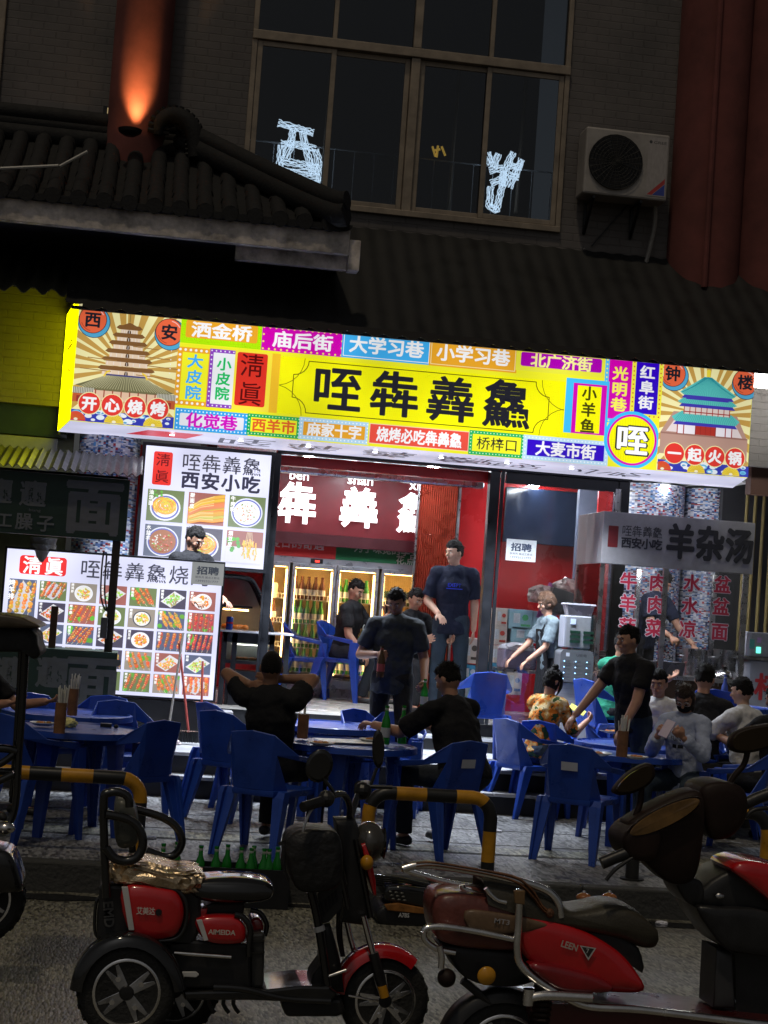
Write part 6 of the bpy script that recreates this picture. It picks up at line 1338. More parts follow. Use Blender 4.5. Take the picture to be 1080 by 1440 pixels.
def person(label, loc, deg, hip=.92, s=1.0, spine=(0, 0, 1), twist=0, hyaw=0, hpit=0, L=None, Rr=None, lL=None, lR=None, shirt=c_black, pants=c_black, skin=m_skin, hair='short', hairm=m_hair, shoe=m_shoe, sleeve=.72, female=False, hem=.06, cat='person', group=None, mask=False, vox=.0075, curl=(.5, .5), palm=((0, 1, 0), (0, 1, 0)), fat=1.0, shorts=False, long=False, tank=False, apron=None, cap_=False):
    t = local('person', label, cat, group); W = 1.0 if not female else .88
    dn = V3(0, 0, -1)
    L = L or ((.12, .02, -1), (.05, -.12, -1)); Rr = Rr or ((-.12, .02, -1), (-.05, -.12, -1)); lL = lL or ((.06, 0, -1), (.02, 0, -1)); lR = lR or ((-.06, 0, -1), (-.02, 0, -1))
    P0 = V3(0, 0, hip/s); sp_ = V3(*spine).normalized(); X = Matrix.Rotation(math.radians(twist), 3, 'Z') @ V3(1, 0, 0); X = (X-sp_*X.dot(sp_)).normalized(); Fd = X.cross(sp_)*1.0
    if Fd.y > 0 and abs(twist) < 80: Fd = -Fd
    waist = P0+sp_*.14+V3(0, 0, 0); chest = P0+sp_*.34; nb = P0+sp_*.50
    hf = Matrix.Rotation(math.radians(hyaw), 3, 'Z') @ Matrix.Rotation(math.radians(-hpit), 3, X) if False else None
    f_ = Matrix.Rotation(math.radians(hyaw), 3, 'Z') @ Fd; f_.z = 0; f_.normalize(); f_ = (f_*math.cos(math.radians(hpit))-V3(0, 0, 1)*math.sin(math.radians(hpit))).normalized()
    hx = f_.cross(V3(0, 0, 1)).normalized(); hu = hx.cross(f_).normalized(); hc = nb+sp_*.035+V3(0, 0, 1)*.125+f_*.018; HM = Matrix((hx, -f_, hu)).transposed()*.93
    H = lambda x, y, z: hc+HM @ V3(x, y, z)
    b = G(); b.cap(P0-X*.06, .105, P0+X*.06, .105); b.cap(P0, .13*fat, waist, .118*fat, .78, X); b.cap(waist, .118*fat*W, chest, .145*W, .70, X); b.cap(chest, .145*W, nb-sp_*.06, .10, .75, X); b.cap(nb-sp_*.05, .052, hc-hu*.04, .05)
    b.ell(hc+hu*.012, (.076, .097, .108), 16, 12, HM); b.ell(H(0, -.028, -.05), (.055, .062, .062), 12, 8, HM); b.ell(H(0, -.07, -.088), (.022, .022, .016), 8, 6, HM)
    b.cap(H(0, -.088, .022), .009, H(0, -.112, -.022), .014); b.cap(H(-.03, -.088, .035), .012, H(.03, -.088, .035), .012); b.cap(H(-.018, -.092, -.052), .0085, H(.018, -.092, -.052), .0085)
    for e in (-1, 1): b.ell(H(.078*e, .004, -.005), (.011, .02, .031), 8, 6, HM); b.ell(H(.036*e, -.068, -.02), (.028, .025, .026), 8, 6, HM)
    sh = nb-sp_*.055; joints = {}
    for e, arm, cu, pm in ((1, L, curl[0], palm[0]), (-1, Rr, curl[1], palm[1])):
        S = sh+X*(.178*W)*e; u = V3(*arm[0]).normalized(); f = V3(*arm[1]).normalized(); el = S+u*.285; wr = el+f*.245
        b.cap(sh+X*.08*e, .055, S, .056); b.cap(nb-sp_*.0, .045, S+V3(0, 0, .008), .048); b.cap(S, .054*W, el, .043*W); b.cap(el, .044*W, wr, .029*W); hd = V3(*arm[2]).normalized() if len(arm) > 2 else f
        hand(b, wr, hd, V3(*pm), cu, 1.0 if not female else .92); joints[e] = (S, el, wr, hd)
    for e, lg in ((1, lL), (-1, lR)):
        h0 = P0+X*.09*e-V3(0, 0, .02); th = V3(*lg[0]).normalized(); sn = V3(*lg[1]).normalized(); kn = h0+th*.42; an = kn+sn*.40
        b.cap(h0, .082, kn, .054); b.cap(kn, .053, kn+sn*.15, .052); b.cap(kn+sn*.15, .052, an, .036)
        ft = V3(*lg[2]).normalized() if len(lg) > 2 else V3(.12*e, -1, 0).normalized(); joints[e*2] = (h0, kn, an, ft)
        b.cap(an+V3(0, 0, -.04)-ft*.03, .035, an+V3(0, 0, -.05)+ft*.13, .028)
    rem(b.build('body', skin, t), vox, 2)
    # face
    for e in (-1, 1):
        G().ell(H(.030*e, -.087, .005), (.0135, .006, .0075), 10, 6, HM).build('eye', mat('eye_white', (.6, .58, .55), .3), t); G().ell(H(.030*e, -.0915, .004), (.006, .003, .0062), 8, 6, HM).build('iris', mat('iris', (.01, .007, .005), .2), t)
        G().tube([H(.014*e, -.097, .026), H(.032*e, -.096, .033), H(.049*e, -.083, .026)], .0042, 6).build('eyebrow', m_hair, t)
    if not mask: G().tube([H(-.022, -.094, -.05), H(0, -.1035, -.047), H(.022, -.094, -.05)], [.003, .0048, .003], 6, flat=.8).build('lips', mat('lips', (.35, .10, .08), .5), t)
    else:
        q = G(); q.ell(H(0, -.055, -.05), (.068, .062, .055), 16, 10, HM); q.build('face_mask', c_black, t, smooth=60)
        for e in (-1, 1): G().tube([H(.034*e+.027*math.cos(a*.6283), -.105, .006+.021*math.sin(a*.6283)) for a in range(10)], .0022, 5, closed=True).build('spectacle_rim', m_steel, t)
        G().tube([H(-.01, -.106, .01), H(.01, -.106, .01)], .002, 5).build('spectacle_bridge', m_steel, t)
    # hair
    hm = bmesh.new(); bmesh.ops.create_icosphere(hm, subdivisions=4, radius=1)
    for v in hm.verts:
        d = v.co.copy(); nz = noise.noise(d*5+V3(len(label), 0, 0))*.05+noise.noise(d*13)*.035
        z_, y_ = d.z, d.y      # y<0 = face side
        line = .42 if y_ < -.25 else (-.02 if y_ < .25 else -.42)
        if hair in ('bun', 'long'): line = .38 if y_ < -.45 else -.85
        line += noise.noise(d*7)*.09; sm_ = max(0, min(1, (z_-line+.10)/.22)); sm_ = sm_*sm_*(3-2*sm_); top = max(0, z_)*(.07 if hair != 'full' else .15)
        k_ = .88+(.165+top)*sm_; nz *= 2.2
        if hair == 'crop': k_ = .90+.115*sm_; nz *= .15
        if hair == 'curly': k_ *= 1.12; nz *= 2.4; 
        k_ += nz*sm_
        if hair in ('long',) and z_ < 0 and y_ > -.45: k_ = 1.1; 
        v.co = V3(d.x*.079*k_, d.y*.10*k_, d.z*.112*k_*(1.0 if hair != 'long' or z_ > -.1 else 1.75)+.014)
    me = bpy.data.meshes.new('hair'); hm.to_mesh(me); hm.free(); me.materials.append(hairm); me.shade_smooth()
    ho = bpy.data.objects.new('hair', me); COL.objects.link(ho); ho.parent = t; ho.matrix_local = Matrix.Translation(hc) @ HM.to_4x4()
    if hair not in ('crop',):       # loose strands break the outline
        q = G()
        for i in range(150 if hair != 'curly' else 200):
            a = rnd.random()*6.28; z_ = rnd.uniform(.25, .98) if hair != 'curly' else rnd.uniform(-.2, .98); r_ = math.sqrt(1-z_*z_); d = V3(r_*math.cos(a), r_*math.sin(a), z_)
            if d.y < -.3 and z_ < .5: continue
            p = H(d.x*.084, d.y*.106, d.z*.12+.014); tg = V3(rnd.uniform(-1, 1), rnd.uniform(-1, 1), rnd.uniform(-.8, .6)); o_ = (HM @ d)
            q.tube([p, p+(o_*.5+tg*.7).normalized()*.014, p+(o_*.25+tg).normalized()*.028], [.003, .0025, .001], 4)
        q.build('hair_strands', hairm, t, kind='stuff')
    if hair == 'bun': G().ell(H(0, .03, .145), (.034, .034, .032), 12, 8, HM).build('hair_bun', hairm, t, smooth=60); G().tube([H(.07, -.05, .05), H(.088, -.06, -.03), H(.08, -.055, -.12)], [.012, .016, .005], 7, sub=3).build('side_lock', hairm, t)
    if cap_: G().lathe([(.001, .07), (.07, .06), (.088, .03), (.09, 0), (.001, 0)], (0, 0, 0), 20).xf(Matrix.Translation(H(0, 0, .045)) @ HM.to_4x4()).build('cap', c_black, t, smooth=60)
    # clothes
    g = G(); tw = 1.0+(.0 if not female else -.06); low = P0-sp_*hem*1.0
    g.frus(low, .165*fat*tw, waist, .150*fat*tw, 20, .80, X); g.frus(waist-sp_*.01, .150*fat*tw, chest, .178*W, 20, .74, X); g.cap(chest-sp_*.01, .182*W, sh-sp_*.035, .148*W, .74, X, 20); g.frus(sh+sp_*.0, .115*W, nb+sp_*.014, .066, 16, .9, X)
    for e in (-1, 1):
        S, el, wr, hd = joints[e]; g.cap(nb-sp_*.015+X*.03*e, .052, S+V3(0, 0, .002), .064)
        if not tank:
            e2 = S+(el-S)*min(1, sleeve); g.frus(S-(el-S)*.05, .066*W, e2, .068*W if not long else .058, 14)
            if long: g.cap(S+(el-S)*.8, .058, el, .055); g.frus(el, .055, el+(wr-el)*.9, .042, 14)
    rem(g.build('shirt', shirt, t), .011, 2, .032)
    g = G(); g.cap(P0-X*.05, .125*fat, P0+X*.05, .125*fat, .95); g.frus(P0-V3(0, 0, .06), .14*fat, P0+sp_*.07, .138*fat, 18, .8, X)
    for e in (2, -2):
        h0, kn, an, ft = joints[e]; g.cap(h0, .095, kn, .066)
        if not shorts: g.frus(kn-(an-kn).normalized()*.02, .066, an+(an-kn).normalized()*.0, .056, 14)
        q = G(); q.cap(an+V3(0, 0, -.045)-ft*.035, .042, an+V3(0, 0, -.052)+ft*.13, .036, .85, ft.cross(V3(0, 0, 1))); q.cap(an+V3(0, 0, -.06)-ft*.04, .036, an+V3(0, 0, -.062)+ft*.145, .032, .6, ft.cross(V3(0, 0, 1))); rem(q.build('shoe', shoe, t), .01, 2)
    rem(g.build('trousers', pants, t), .012, 3, .014)
    if apron:
        g = G(); g.loft([[c_+X*x*wd+Fd*(.105 if k_ else .125) for x in (-1, -.5, 0, .5, 1)]+[c_+X*x*wd+Fd*(.115 if k_ else .135) for x in (1, .5, 0, -.5, -1)] for k_, (c_, wd) in enumerate(((P0-V3(0, 0, .45), .17), (P0, .17), (waist, .16), (chest+sp_*.05, .1)))]).build('apron', apron, t)
        G().tube([chest+sp_*.05+X*.09+Fd*.11, nb+X*.05, chest-X*.1-Fd*.11, waist-X*.1-Fd*.12], .008, 6, sub=4).build('apron_strap', apron, t)
    t['skip'] = 1; del t['skip']
    put(t, loc, math.radians(deg), s)
    RZ = Matrix.Translation(Vector(loc)) @ Matrix.Rotation(math.radians(deg), 4, 'Z') @ Matrix.Scale(s, 4)
    info = {k_: tuple(RZ @ q for q in v[:3])+((RZ.to_3x3() @ v[3]).normalized(),) for k_, v in joints.items()}; info['chest'] = RZ @ chest; info['F'] = (RZ.to_3x3() @ Fd).normalized(); info['t'] = t; info['H'] = lambda x, y, z: RZ @ H(x, y, z); info['X'] = (RZ.to_3x3() @ X).normalized(); info['sp'] = sp_; info['lf'] = (Fd, X, chest, waist)
    return info
SEAT = dict(hip=.52, lL=((.22, -1, -.06), (.0, .06, -1)), lR=((-.22, -1, -.06), (.0, .06, -1)))
def shirtprint(I, strings, col, dz=.02):
    """flat print lying on the shirt front"""
    t = I['t']; Fd, X, ch, wa = I['lf']
    for tx, w_, h_, oz, ox in strings:
        vs, fs, a, b, c, d = glyph(tx, .006); g = G(); up = Vector((0, 0, 1)); base = ch+Fd*.172+up*oz+X*ox; sgn = -1 if X.cross(up).dot(Fd) < 0 else 1
        g.add([base+X*((p[0]-(a+b)/2)*w_/(b-a))+up*((p[1]-(c+d)/2)*h_/(d-c))+Fd*(-.5*abs((p[0]-(a+b)/2)*w_/(b-a))) for p in vs], fs); g.build('shirt_print', col, t)
G().bb(-1.1, 1.0, 15.74, 16.18, TERR+.001, SHOP).build('cook_step', m_riser, kind='structure')
# 1 cook behind the boards
p = at(268, 800, 15.96); person('cook in a black shirt standing between the two lit menu boards, looking down', (p.x, 15.96, SHOP), 35, s=.99, hyaw=12, hpit=28, L=((.1, -.3, -1), (-.1, -1, -.3)), Rr=((-.1, -.3, -1), (.1, -1, -.3)), hair='full', skin=m_skin)
# 2 standing man
p = atz(626, 1003, SHOP); I = person('tall young man in navy shirt with small blue print standing in the shop doorway', (p.x, p.y, SHOP), -8, hip=.985, s=1.065, hyaw=-52, hpit=4, L=((.14, .03, -1), (.02, -.06, -1)), Rr=((-.26, .08, -1), (.45, -.8, -.5)), shirt=c_navy, pants=c_jean, skin=m_skin2, hair='full', sleeve=.8, hem=.14, shoe=m_shoew, palm=((-1, 0, 0), (0, 0, -1)), curl=(.3, .35))
m_pb = mat('blue_print', (.02, .05, .7), .5); shirtprint(I, (('EXEPT', .13, .035, .0, 0), ('————', .16, .008, -.035, 0)), m_pb)
# 3 seated man with a phone
p = atz(478, 985, SHOP); I = person('man in black shirt seated on a blue chair inside the shop, lifting a phone', (p.x, p.y, SHOP), 62, s=1.04, hip=.56, spine=(0, -.14, 1), hyaw=-18, hpit=24, L=((.25, -.55, -.8), (.1, -.65, .85), (0, -.2, 1)), Rr=((-.16, -.25, -1), (.02, -.75, -.8)), lL=((.15, -1, -.12), (0, -.1, -1)), lR=((-.12, -1, -.15), (0, .35, -1)), shirt=c_black, pants=c_char, hair='short', skin=m_skin, curl=(.9, .6), palm=((-1, 0, 0), (0, 0, -1)), shoe=mat('black_white_shoe', (.05, .05, .05), .5), hem=.1)
ph = I[1][2]+I[1][3]*.09; tag(G().box((0, 0, 0), (.075, .012, .15), .3).build('phone', m_black, bevel=.004), 'black phone in the raised hand of the seated man inside', 'phone').location = ph
shirtprint(I, (('ß', .06, .12, -.08, .02),), mat('grey_print', (.4, .42, .42), .6))
# 4 man carrying bottles
p = at(556, 900, 14.50); I = person('man in a charcoal shirt carrying bottles down the steps towards the street', (p.x, 14.52, .36), -14, s=1.0, hip=.92, spine=(0, -.07, 1), hyaw=-12, hpit=26, L=((.32, .05, -1), (.1, -.75, -.75)), Rr=((-.42, .1, -1), (.62, -.75, .05)), lL=((.1, -.3, -1), (.02, .2, -1)), lR=((-.05, .1, -1), (0, .25, -1)), shirt=c_char, pants=c_black, hair='short', skin=m_skind, curl=(1.1, 1.2), palm=((-1, 0, 0), (1, .3, 0)), hem=.12, fat=1.08)
for e, lab, m_, tl_ in ((-1, 'brown bottle with red label hanging from the hand of the carrying man', mat('brown_bottle_near', (.06, .03, .01), .1, var=0), mat('red_label', (.3, .05, .04), .5)), (1, 'green bottle in the other hand of the carrying man', m_gbot, m_labw)):
    q = I[e][2]+I[e][3]*.07; o = bottle(q+Vector((0, -.04, -.19)), lab, m_, lab=tl_)
# 4b person behind him, inside
p = at(574, 900, 18.0); person('person in a dark shirt seated at the inside table, half hidden behind the carrying man', (p.x, 18.0, SHOP), 30, s=1.0, spine=(0, -.1, 1), hpit=20, L=((.2, -.6, -.8), (-.2, -1, .1)), Rr=((-.2, -.6, -.8), (.2, -1, .1)), hair='short', shirt=c_black, **SEAT)
# 5 hands behind head
p = atz(372, 1190, WALK); I = person('man in black leaning back in his chair with hands clasped behind his head', (p.x, p.y-.02, WALK), 150, s=1.02, spine=(0, .2, 1), hyaw=22, hpit=-2, L=((.30, -.16, .20), (-.22, .10, -.05), (-.9, .4, -.1)), Rr=((-.02, -.26, .16), (.80, .6, -.03), (.9, .4, -.05)), palm=((0, -1, 0), (0, -1, 0)), curl=(.35, .35), hair='crop', skin=m_skind, shirt=c_black, pants=c_black, hip=.56, lL=SEAT['lL'], lR=SEAT['lR'], sleeve=.55)
# 6 man with his back to us, right of the middle table
p = atz(646, 1200, WALK); person('stocky man in black with his back to the street at the middle table', (p.x, p.y, WALK), 212, s=1.04, spine=(.06, -.34, 1), hyaw=10, hpit=22, L=((.4, -.75, -.6), (.1, -1, .1)), Rr=((-.3, -.8, -.7), (.35, -1, .1)), hair='short', skin=m_skin, shirt=c_black, pants=c_char, hip=.56, lL=SEAT['lL'], lR=SEAT['lR'], fat=1.2, sleeve=.85, curl=(.7, .7), palm=((0, 0, -1), (0, 0, -1)))
# 7 waitress
p = at(778, 900, 16.15); person('waitress with curly brown hair, grey shirt and dark apron walking to the left', (p.x, 16.15, TERR), -82, s=.87, female=True, spine=(0, -.16, 1), hpit=14, L=((.1, -.35, -1), (.0, -.75, -.6)), Rr=((-.12, -.55, -.9), (0, -.8, -.75)), lL=((.05, -.25, -1), (0, .1, -1)), lR=((-.05, .25, -1), (0, .35, -1)), hair='curly', hairm=m_hairb, skin=m_skin, shirt=c_grey, pants=c_black, apron=c_black, sleeve=.8)
# 8 woman in flowered shirt
p = atz(752, 1148, WALK); I = person('woman in an orange flowered shirt with a hair bun holding a phone', (p.x, p.y, WALK), 128, s=.95, female=True, spine=(0, -.2, 1), hyaw=-14, hpit=24, L=((.2, -.5, -.8), (-.1, -.9, .5)), Rr=((-.25, -.45, -.9), (.1, -.95, .5)), hair='bun', shirt=c_flor, pants=c_jean, skin=m_skin, hip=.55, lL=SEAT['lL'], lR=SEAT['lR'], sleeve=.95, curl=(.8, .8), palm=((-1, 0, .3), (1, 0, .3)))
o = tag(G().box((0, 0, 0), (.075, .15, .01), .9, Euler((.5, -.5, .9)).to_matrix()).build('phone', mat('bright_phone', (.6, .65, .1), .3, emit=.5, ecol=(.9, .8, .3)), bevel=.003), 'phone with a bright yellow and pink glow held by the flowered shirt woman', 'phone'); o.location = at(812, 998, I[1][2].y)
# 9 standing man in black
p = at(892, 1000, 13.35); person('man in a black shirt standing sideways between the right tables, one hand on the table', (p.x, 13.35, WALK), -66, s=1.0, spine=(0, -.16, 1), hyaw=-8, hpit=8, L=((.12, -.35, -1), (0, -.55, -.9)), Rr=((-.2, -.62, -.85), (-.05, -.62, -.7)), lL=((.08, .0, -1), (0, .08, -1)), lR=((-.08, .12, -1), (0, .1, -1)), hair='short', skin=m_skin, shirt=c_black, pants=c_jean, curl=(.5, .3), palm=((0, 0, -1), (0, 0, -1)), sleeve=.6)
# 10 green shirt
p = atz(852, 1084, TERR); person('person in a green shirt sitting with the back turned beside the power bank rack', (p.x, p.y, TERR), 120, s=.98, spine=(0, -.2, 1), hpit=20, hair='short', shirt=c_green, pants=c_black, L=((.2, -.8, -.5), (-.1, -1, .3)), Rr=((-.2, -.8, -.5), (.1, -1, .3)), **SEAT)
# 11 boy facing
p = at(932, 1010, 14.1); person('young diner in a white shirt facing the street and leaning to his right', (p.x, 14.1, WALK), -22, s=.98, spine=(-.08, -.16, 1), hyaw=-10, hpit=10, hair='full', shirt=c_white, pants=c_black, skin=m_skin, L=((.2, -.6, -.8), (-.3, -1, .3)), Rr=((-.2, -.6, -.8), (.3, -1, .3)), hip=.58, lL=SEAT['lL'], lR=SEAT['lR'])
# 12 masked woman
p = at(966, 1050, 12.75); I = person('woman in a pale blue shirt, glasses and black mask looking at her phone', (p.x, 12.78, WALK), -38, s=.95, female=True, spine=(0, -.12, 1), hyaw=6, hpit=34, hair='long', hairm=mat('dark_brown_hair', (.03, .014, .008), .4, var=.4, vs=60, bump=.8, bs=120), shirt=c_pale, pants=c_jean, skin=m_skin, L=((.2, -.45, -.75), (-.45, -.7, .55)), Rr=((-.2, -.45, -.75), (.45, -.7, .55)), long=True, mask=True, hip=.55, lL=SEAT['lL'], lR=SEAT['lR'], hem=.18, curl=(.9, .9), palm=((-.6, .3, .6), (.6, .3, .6)))
mid = (I[1][2]+I[1][3]*.08+I[-1][2]+I[-1][3]*.08)/2; o = tag(G().box((0, 0, 0), (.075, .012, .155)).build('phone', mat('lilac_phone', (.4, .32, .48), .3), bevel=.004), 'lilac phone held in both hands by the masked woman', 'phone'); o.location = mid+Vector((-.02, -.02, .02)); o.rotation_euler = (-.6, .3, math.radians(-38))
shirtprint(I, (('FUNC', .13, .035, .0, 0), ('■■', .09, .03, -.06, 0)), m_black)
# 13, 14, 15 other diners
p = at(986, 1000, 14.05); person('diner with a dark bowl haircut and black shirt behind the masked woman', (p.x, 14.05, WALK), 150, s=1.06, spine=(0, -.1, 1), hpit=12, hair='full', shirt=c_black, hip=.58, lL=SEAT['lL'], lR=SEAT['lR'], L=((.2, -.7, -.6), (0, -1, .2)), Rr=((-.2, -.7, -.6), (0, -1, .2)))
p = atz(1044, 1178, WALK); person('diner in a white shirt with the back turned and thick black hair at right', (p.x, p.y, WALK), 218, s=.98, spine=(.0, -.12, 1), hyaw=8, hpit=8, hair='full', shirt=c_white, pants=c_black, skin=m_skin2, hip=.56, lL=SEAT['lL'], lR=SEAT['lR'], L=((.2, -.7, -.6), (0, -1, .2)), Rr=((-.2, -.7, -.6), (0, -1, .2)), sleeve=.9)
p = at(1100, 1040, 13.3); person('diner in black at the extreme right edge behind the white shirted one', (p.x, 13.3, WALK), 200, s=1.0, spine=(0, -.15, 1), hpit=15, hair='short', shirt=c_black, L=((.2, -.7, -.6), (0, -1, .2)), Rr=((-.2, -.7, -.6), (0, -1, .2)), **SEAT)
# 16 cook behind the trolley glass
p = at(905, 880, 17.15); person('cook in dark cap and shirt bending behind the glass of the soup trolley', (p.x, 17.2, SHOP), 38, s=.98, spine=(.05, -.36, 1), hyaw=6, hpit=34, L=((.2, -.5, -.9), (.1, -.8, -.8)), Rr=((-.2, -.4, -1), (.2, -1, -.5)), hair='short', cap_=True, skin=m_skin, shirt=c_navy, curl=(.8, .8))
# 17 left edge
p = at(-48, 1000, 12.9); person('diner dressed in black cut off by the left edge of the picture', (p.x, 12.9, WALK), 60, s=1.0, spine=(0, -.15, 1), hair='short', shirt=c_black, L=((.2, -.7, -.6), (0, -1, .2)), Rr=((-.2, -.7, -.6), (0, -1, .2)), **SEAT)
# ================================================================== VEHICLES AT THE KERB
m_tyre = mat('tyre_rubber', (.018, .018, .018), .7, bump=.4, bs=60); m_bpl = mat('black_plastic', (.018, .018, .02), .38, var=.3, vs=8, bump=.08, bs=200); m_gblk = mat('gloss_black', (.012, .012, .013), .12, coat=.6, var=.2)
m_rp = mat('red_paint', (.55, .010, .014), .16, coat=1, var=.12, vs=4); m_rp2 = mat('deep_red_paint', (.26, .006, .01), .18, coat=1, var=.2, vs=4); m_alu = mat('alloy', (.5, .5, .52), .3, 1, var=.3, vs=10)
m_oliv = mat('olive_vinyl', (.055, .048, .035), .38, var=.25, vs=6, bump=.15, bs=120); m_amber = mat('amber_lens', (.6, .28, .02), .2, var=0); m_wstr = mat('white_stripe', (.65, .65, .65), .35)
m_pdk = mat('brown_black_plastic', (.020, .011, .009), .5, coat=0, var=.3, vs=5, spec=.25)
def slab2(pts, y0, y1, Y, bulge=0, n=0):
    """outline in photo pixels at distance Y, given real thickness from y0 to y1, optionally bulged towards the viewer"""
    P = [at(a, b, Y) for a, b in pts]
    if n:
        P, _ = spline(P, .1, n, True)
    c = sum((p for p in P), V3(0, 0, 0))/len(P); rings = []
    for k, (f, y) in enumerate(((1, y1), (1, y0+bulge*.55), (.97, y0+bulge*.25), (.88, y0+bulge*.08), (.6, y0), (.02, y0-bulge*.02)) if bulge else ((1, y1), (1, y0))):
        rings.append([V3(c.x+(p.x-c.x)*f, y, c.z+(p.z-c.z)*f) for p in P])
    return G().loft(rings)
def wheel(t, px_, py_, Y, rpx, wd, spokes, rimm, name='wheel', disc=True):
    c = at(px_, py_, Y); R_ = rpx/ppm(Y); w_ = thing('x', 'x', 'x') if False else None
    g = G(); g.lathe([(R_*.68, -wd/2*.8), (R_*.8, -wd/2), (R_*.93, -wd/2*.85), (R_, -wd/2*.4), (R_, wd/2*.4), (R_*.93, wd/2*.85), (R_*.8, wd/2), (R_*.68, wd/2*.8)], c, 48, 'y'); ty = g.build('wheel', m_tyre, t, smooth=50)
    tg = G()
    for i in range(48):
        a = i*2*math.pi/48; p = c+V3(math.cos(a)*R_*.995, 0, math.sin(a)*R_*.995); tg.box(p, (.012, wd*.7, .008), 0, Matrix.Rotation(-a+math.pi/2, 3, 'Y') @ Matrix.Rotation(.5 if i % 2 else -.5, 3, 'Z'))
    tg.build('tread', m_tyre, ty, kind='stuff')
    G().lathe([(R_*.60, -wd/2*.55), (R_*.70, -wd/2*.86), (R_*.69, -wd/2*.9), (R_*.64, -wd/2*.9), (R_*.60, -wd/2*.65), (R_*.60, wd/2*.7), (R_*.69, wd/2*.8), (R_*.6, wd/2*.5)], c, 48, 'y').build('rim', m_chrome, ty, smooth=50)
    G().lathe([(.001, -.001), (R_*.6, -.001), (R_*.6, .02), (.001, .02)], c, 40, 'y').build('wheel_back', m_bpl, ty)
    for i in range(spokes):
        a = 2*math.pi*i/spokes+.6
        for da, wb in ((-.10, .1), (.10, .1)):
            u = V3(math.cos(a+da*.9), 0, math.sin(a+da*.9)); s_ = V3(-u.z, 0, u.x); u2 = V3(math.cos(a+da*2), 0, math.sin(a+da*2))
            G().loft([[c+u*R_*.12+s_*k*R_*.09+V3(0, y, 0) for k, y in ((-1, -wd*.42), (1, -wd*.42), (1, -wd*.1), (-1, -wd*.1))], [c+u2*R_*.62+s_*k*R_*.045+V3(0, y, 0) for k, y in ((-1, -wd*.4), (1, -wd*.4), (1, -wd*.1), (-1, -wd*.1))]]).build('spoke', rimm if da < 0 else m_alu, ty, bevel=.003)
        G().lathe([(.001, -.006), (R_*.055, -.006), (R_*.055, .002), (.001, .002)], c+V3(math.cos(a)*R_*.34, -wd*.45, math.sin(a)*R_*.34), 10, 'y').build('wheel_bolt', m_chrome, ty)
    G().lathe([(.001, -wd*.5), (R_*.13, -wd*.48), (R_*.16, -wd*.4), (R_*.16, wd*.3), (.001, wd*.3)], c, 24, 'y').build('hub', m_bpl, ty, smooth=40)
    return c, R_
def arcpx(cx, cy, r, a0, a1, n=10, ry=None): return [(cx+r*math.cos(math.radians(a0+(a1-a0)*i/n)), cy-(ry or r)*math.sin(math.radians(a0+(a1-a0)*i/n))) for i in range(n+1)]
def fender(t, name, c2, r, a0, a1, Y, wd, m_, th=.012, ry=None):
    P = [at(a, b, Y) for a, b in arcpx(c2[0], c2[1], r, a0, a1, 16, ry)]; c = at(c2[0], c2[1], Y); rings = []
    for p in P:
        o_ = (p-c).normalized(); rings.append([p+V3(0, -wd/2, 0)-o_*.03, p+V3(0, -wd/2*.92, 0)+o_*.004, p+V3(0, -wd/3, 0)+o_*.018, p+V3(0, wd/3, 0)+o_*.018, p+V3(0, wd/2*.92, 0)+o_*.004, p+V3(0, wd/2, 0)-o_*.03, p+V3(0, wd/2*.86, 0)-o_*.03, p+V3(0, wd/3, 0)+o_*.006, p+V3(0, -wd/3, 0)+o_*.006, p+V3(0, -wd/2*.86, 0)-o_*.03])
    return G().loft(rings).build(name, m_, t, smooth=50)
def T(pts, Y, r, n=10, sub=5, flat=1): return G().tube([at(p[0], p[1], Y+(p[2] if len(p) > 2 else 0)) for p in pts], r, n, sub=sub, flat=flat)
def decal(t, txt, px_, py_, Y, h, w_, col, bold=.02, tilt=0):
    k = Ink(Y, .00005); k.tpx(txt, px_, py_, h, w_, col, bold); c = at(px_, py_, Y)
    if tilt: M_ = Matrix.Translation(c) @ Matrix.Rotation(tilt, 4, 'Y') @ Matrix.Translation(-c); k.v = [tuple(M_ @ Vector(p)) for p in k.v]
    k.build('lettering', print_mat('decal_print', 0, .3), t)
# ---------------------------------------------------------------- electric tricycle
YT3 = 7.25; tk = thing('electric_tricycle', 'red and black electric tricycle with foil wrapped back seat and chrome front forks', 'tricycle', (at(330, 1450, YT3).x, YT3, 0))
cw, Rw = wheel(tk, 178, 1393, YT3-.2, 66, .105, 4, m_alu); wheel(tk, 246, 1391, YT3+.3, 60, .1, 4, m_alu); cf, Rf = wheel(tk, 540, 1405, YT3, 61, .09, 5, m_chrome)
fender(tk, 'rear_fender', (180, 1400), 76, 172, 8, YT3-.2, .15, m_gblk, ry=84); fender(tk, 'rear_fender', (246, 1398), 66, 168, 8, YT3+.3, .14, m_gblk, ry=76); fender(tk, 'front_fender', (537, 1405), 66, 170, 48, YT3, .12, m_rp, ry=72)
slab2([(140, 1243), (270, 1243), (282, 1262), (284, 1300), (270, 1330), (165, 1334), (136, 1318)], YT3-.13, YT3+.25, YT3-.1, 0).build('rear_body', m_bpl, tk, bevel=.015)
slab2([(172, 1247), (235, 1248), (252, 1258), (259, 1280), (254, 1304), (238, 1318), (186, 1317)], YT3-.2, YT3-.12, YT3-.16, .07, 4).build('side_panel', m_rp, tk, smooth=60)
slab2([(171, 1247), (180, 1247), (189, 1308), (181, 1308)], YT3-.206, YT3-.19, YT3-.2, 0).build('white_stripe', m_wstr, tk, bevel=.002)
decal(tk, '艾美达', 205, 1281, YT3-.212, 10, 25, (.75, .7, .65)); G().lathe([(.001, -.006), (.012, -.006), (.014, 0), (.001, 0)], at(223, 1283, YT3-.208), 14, 'y').build('panel_lock', m_bpl, tk)
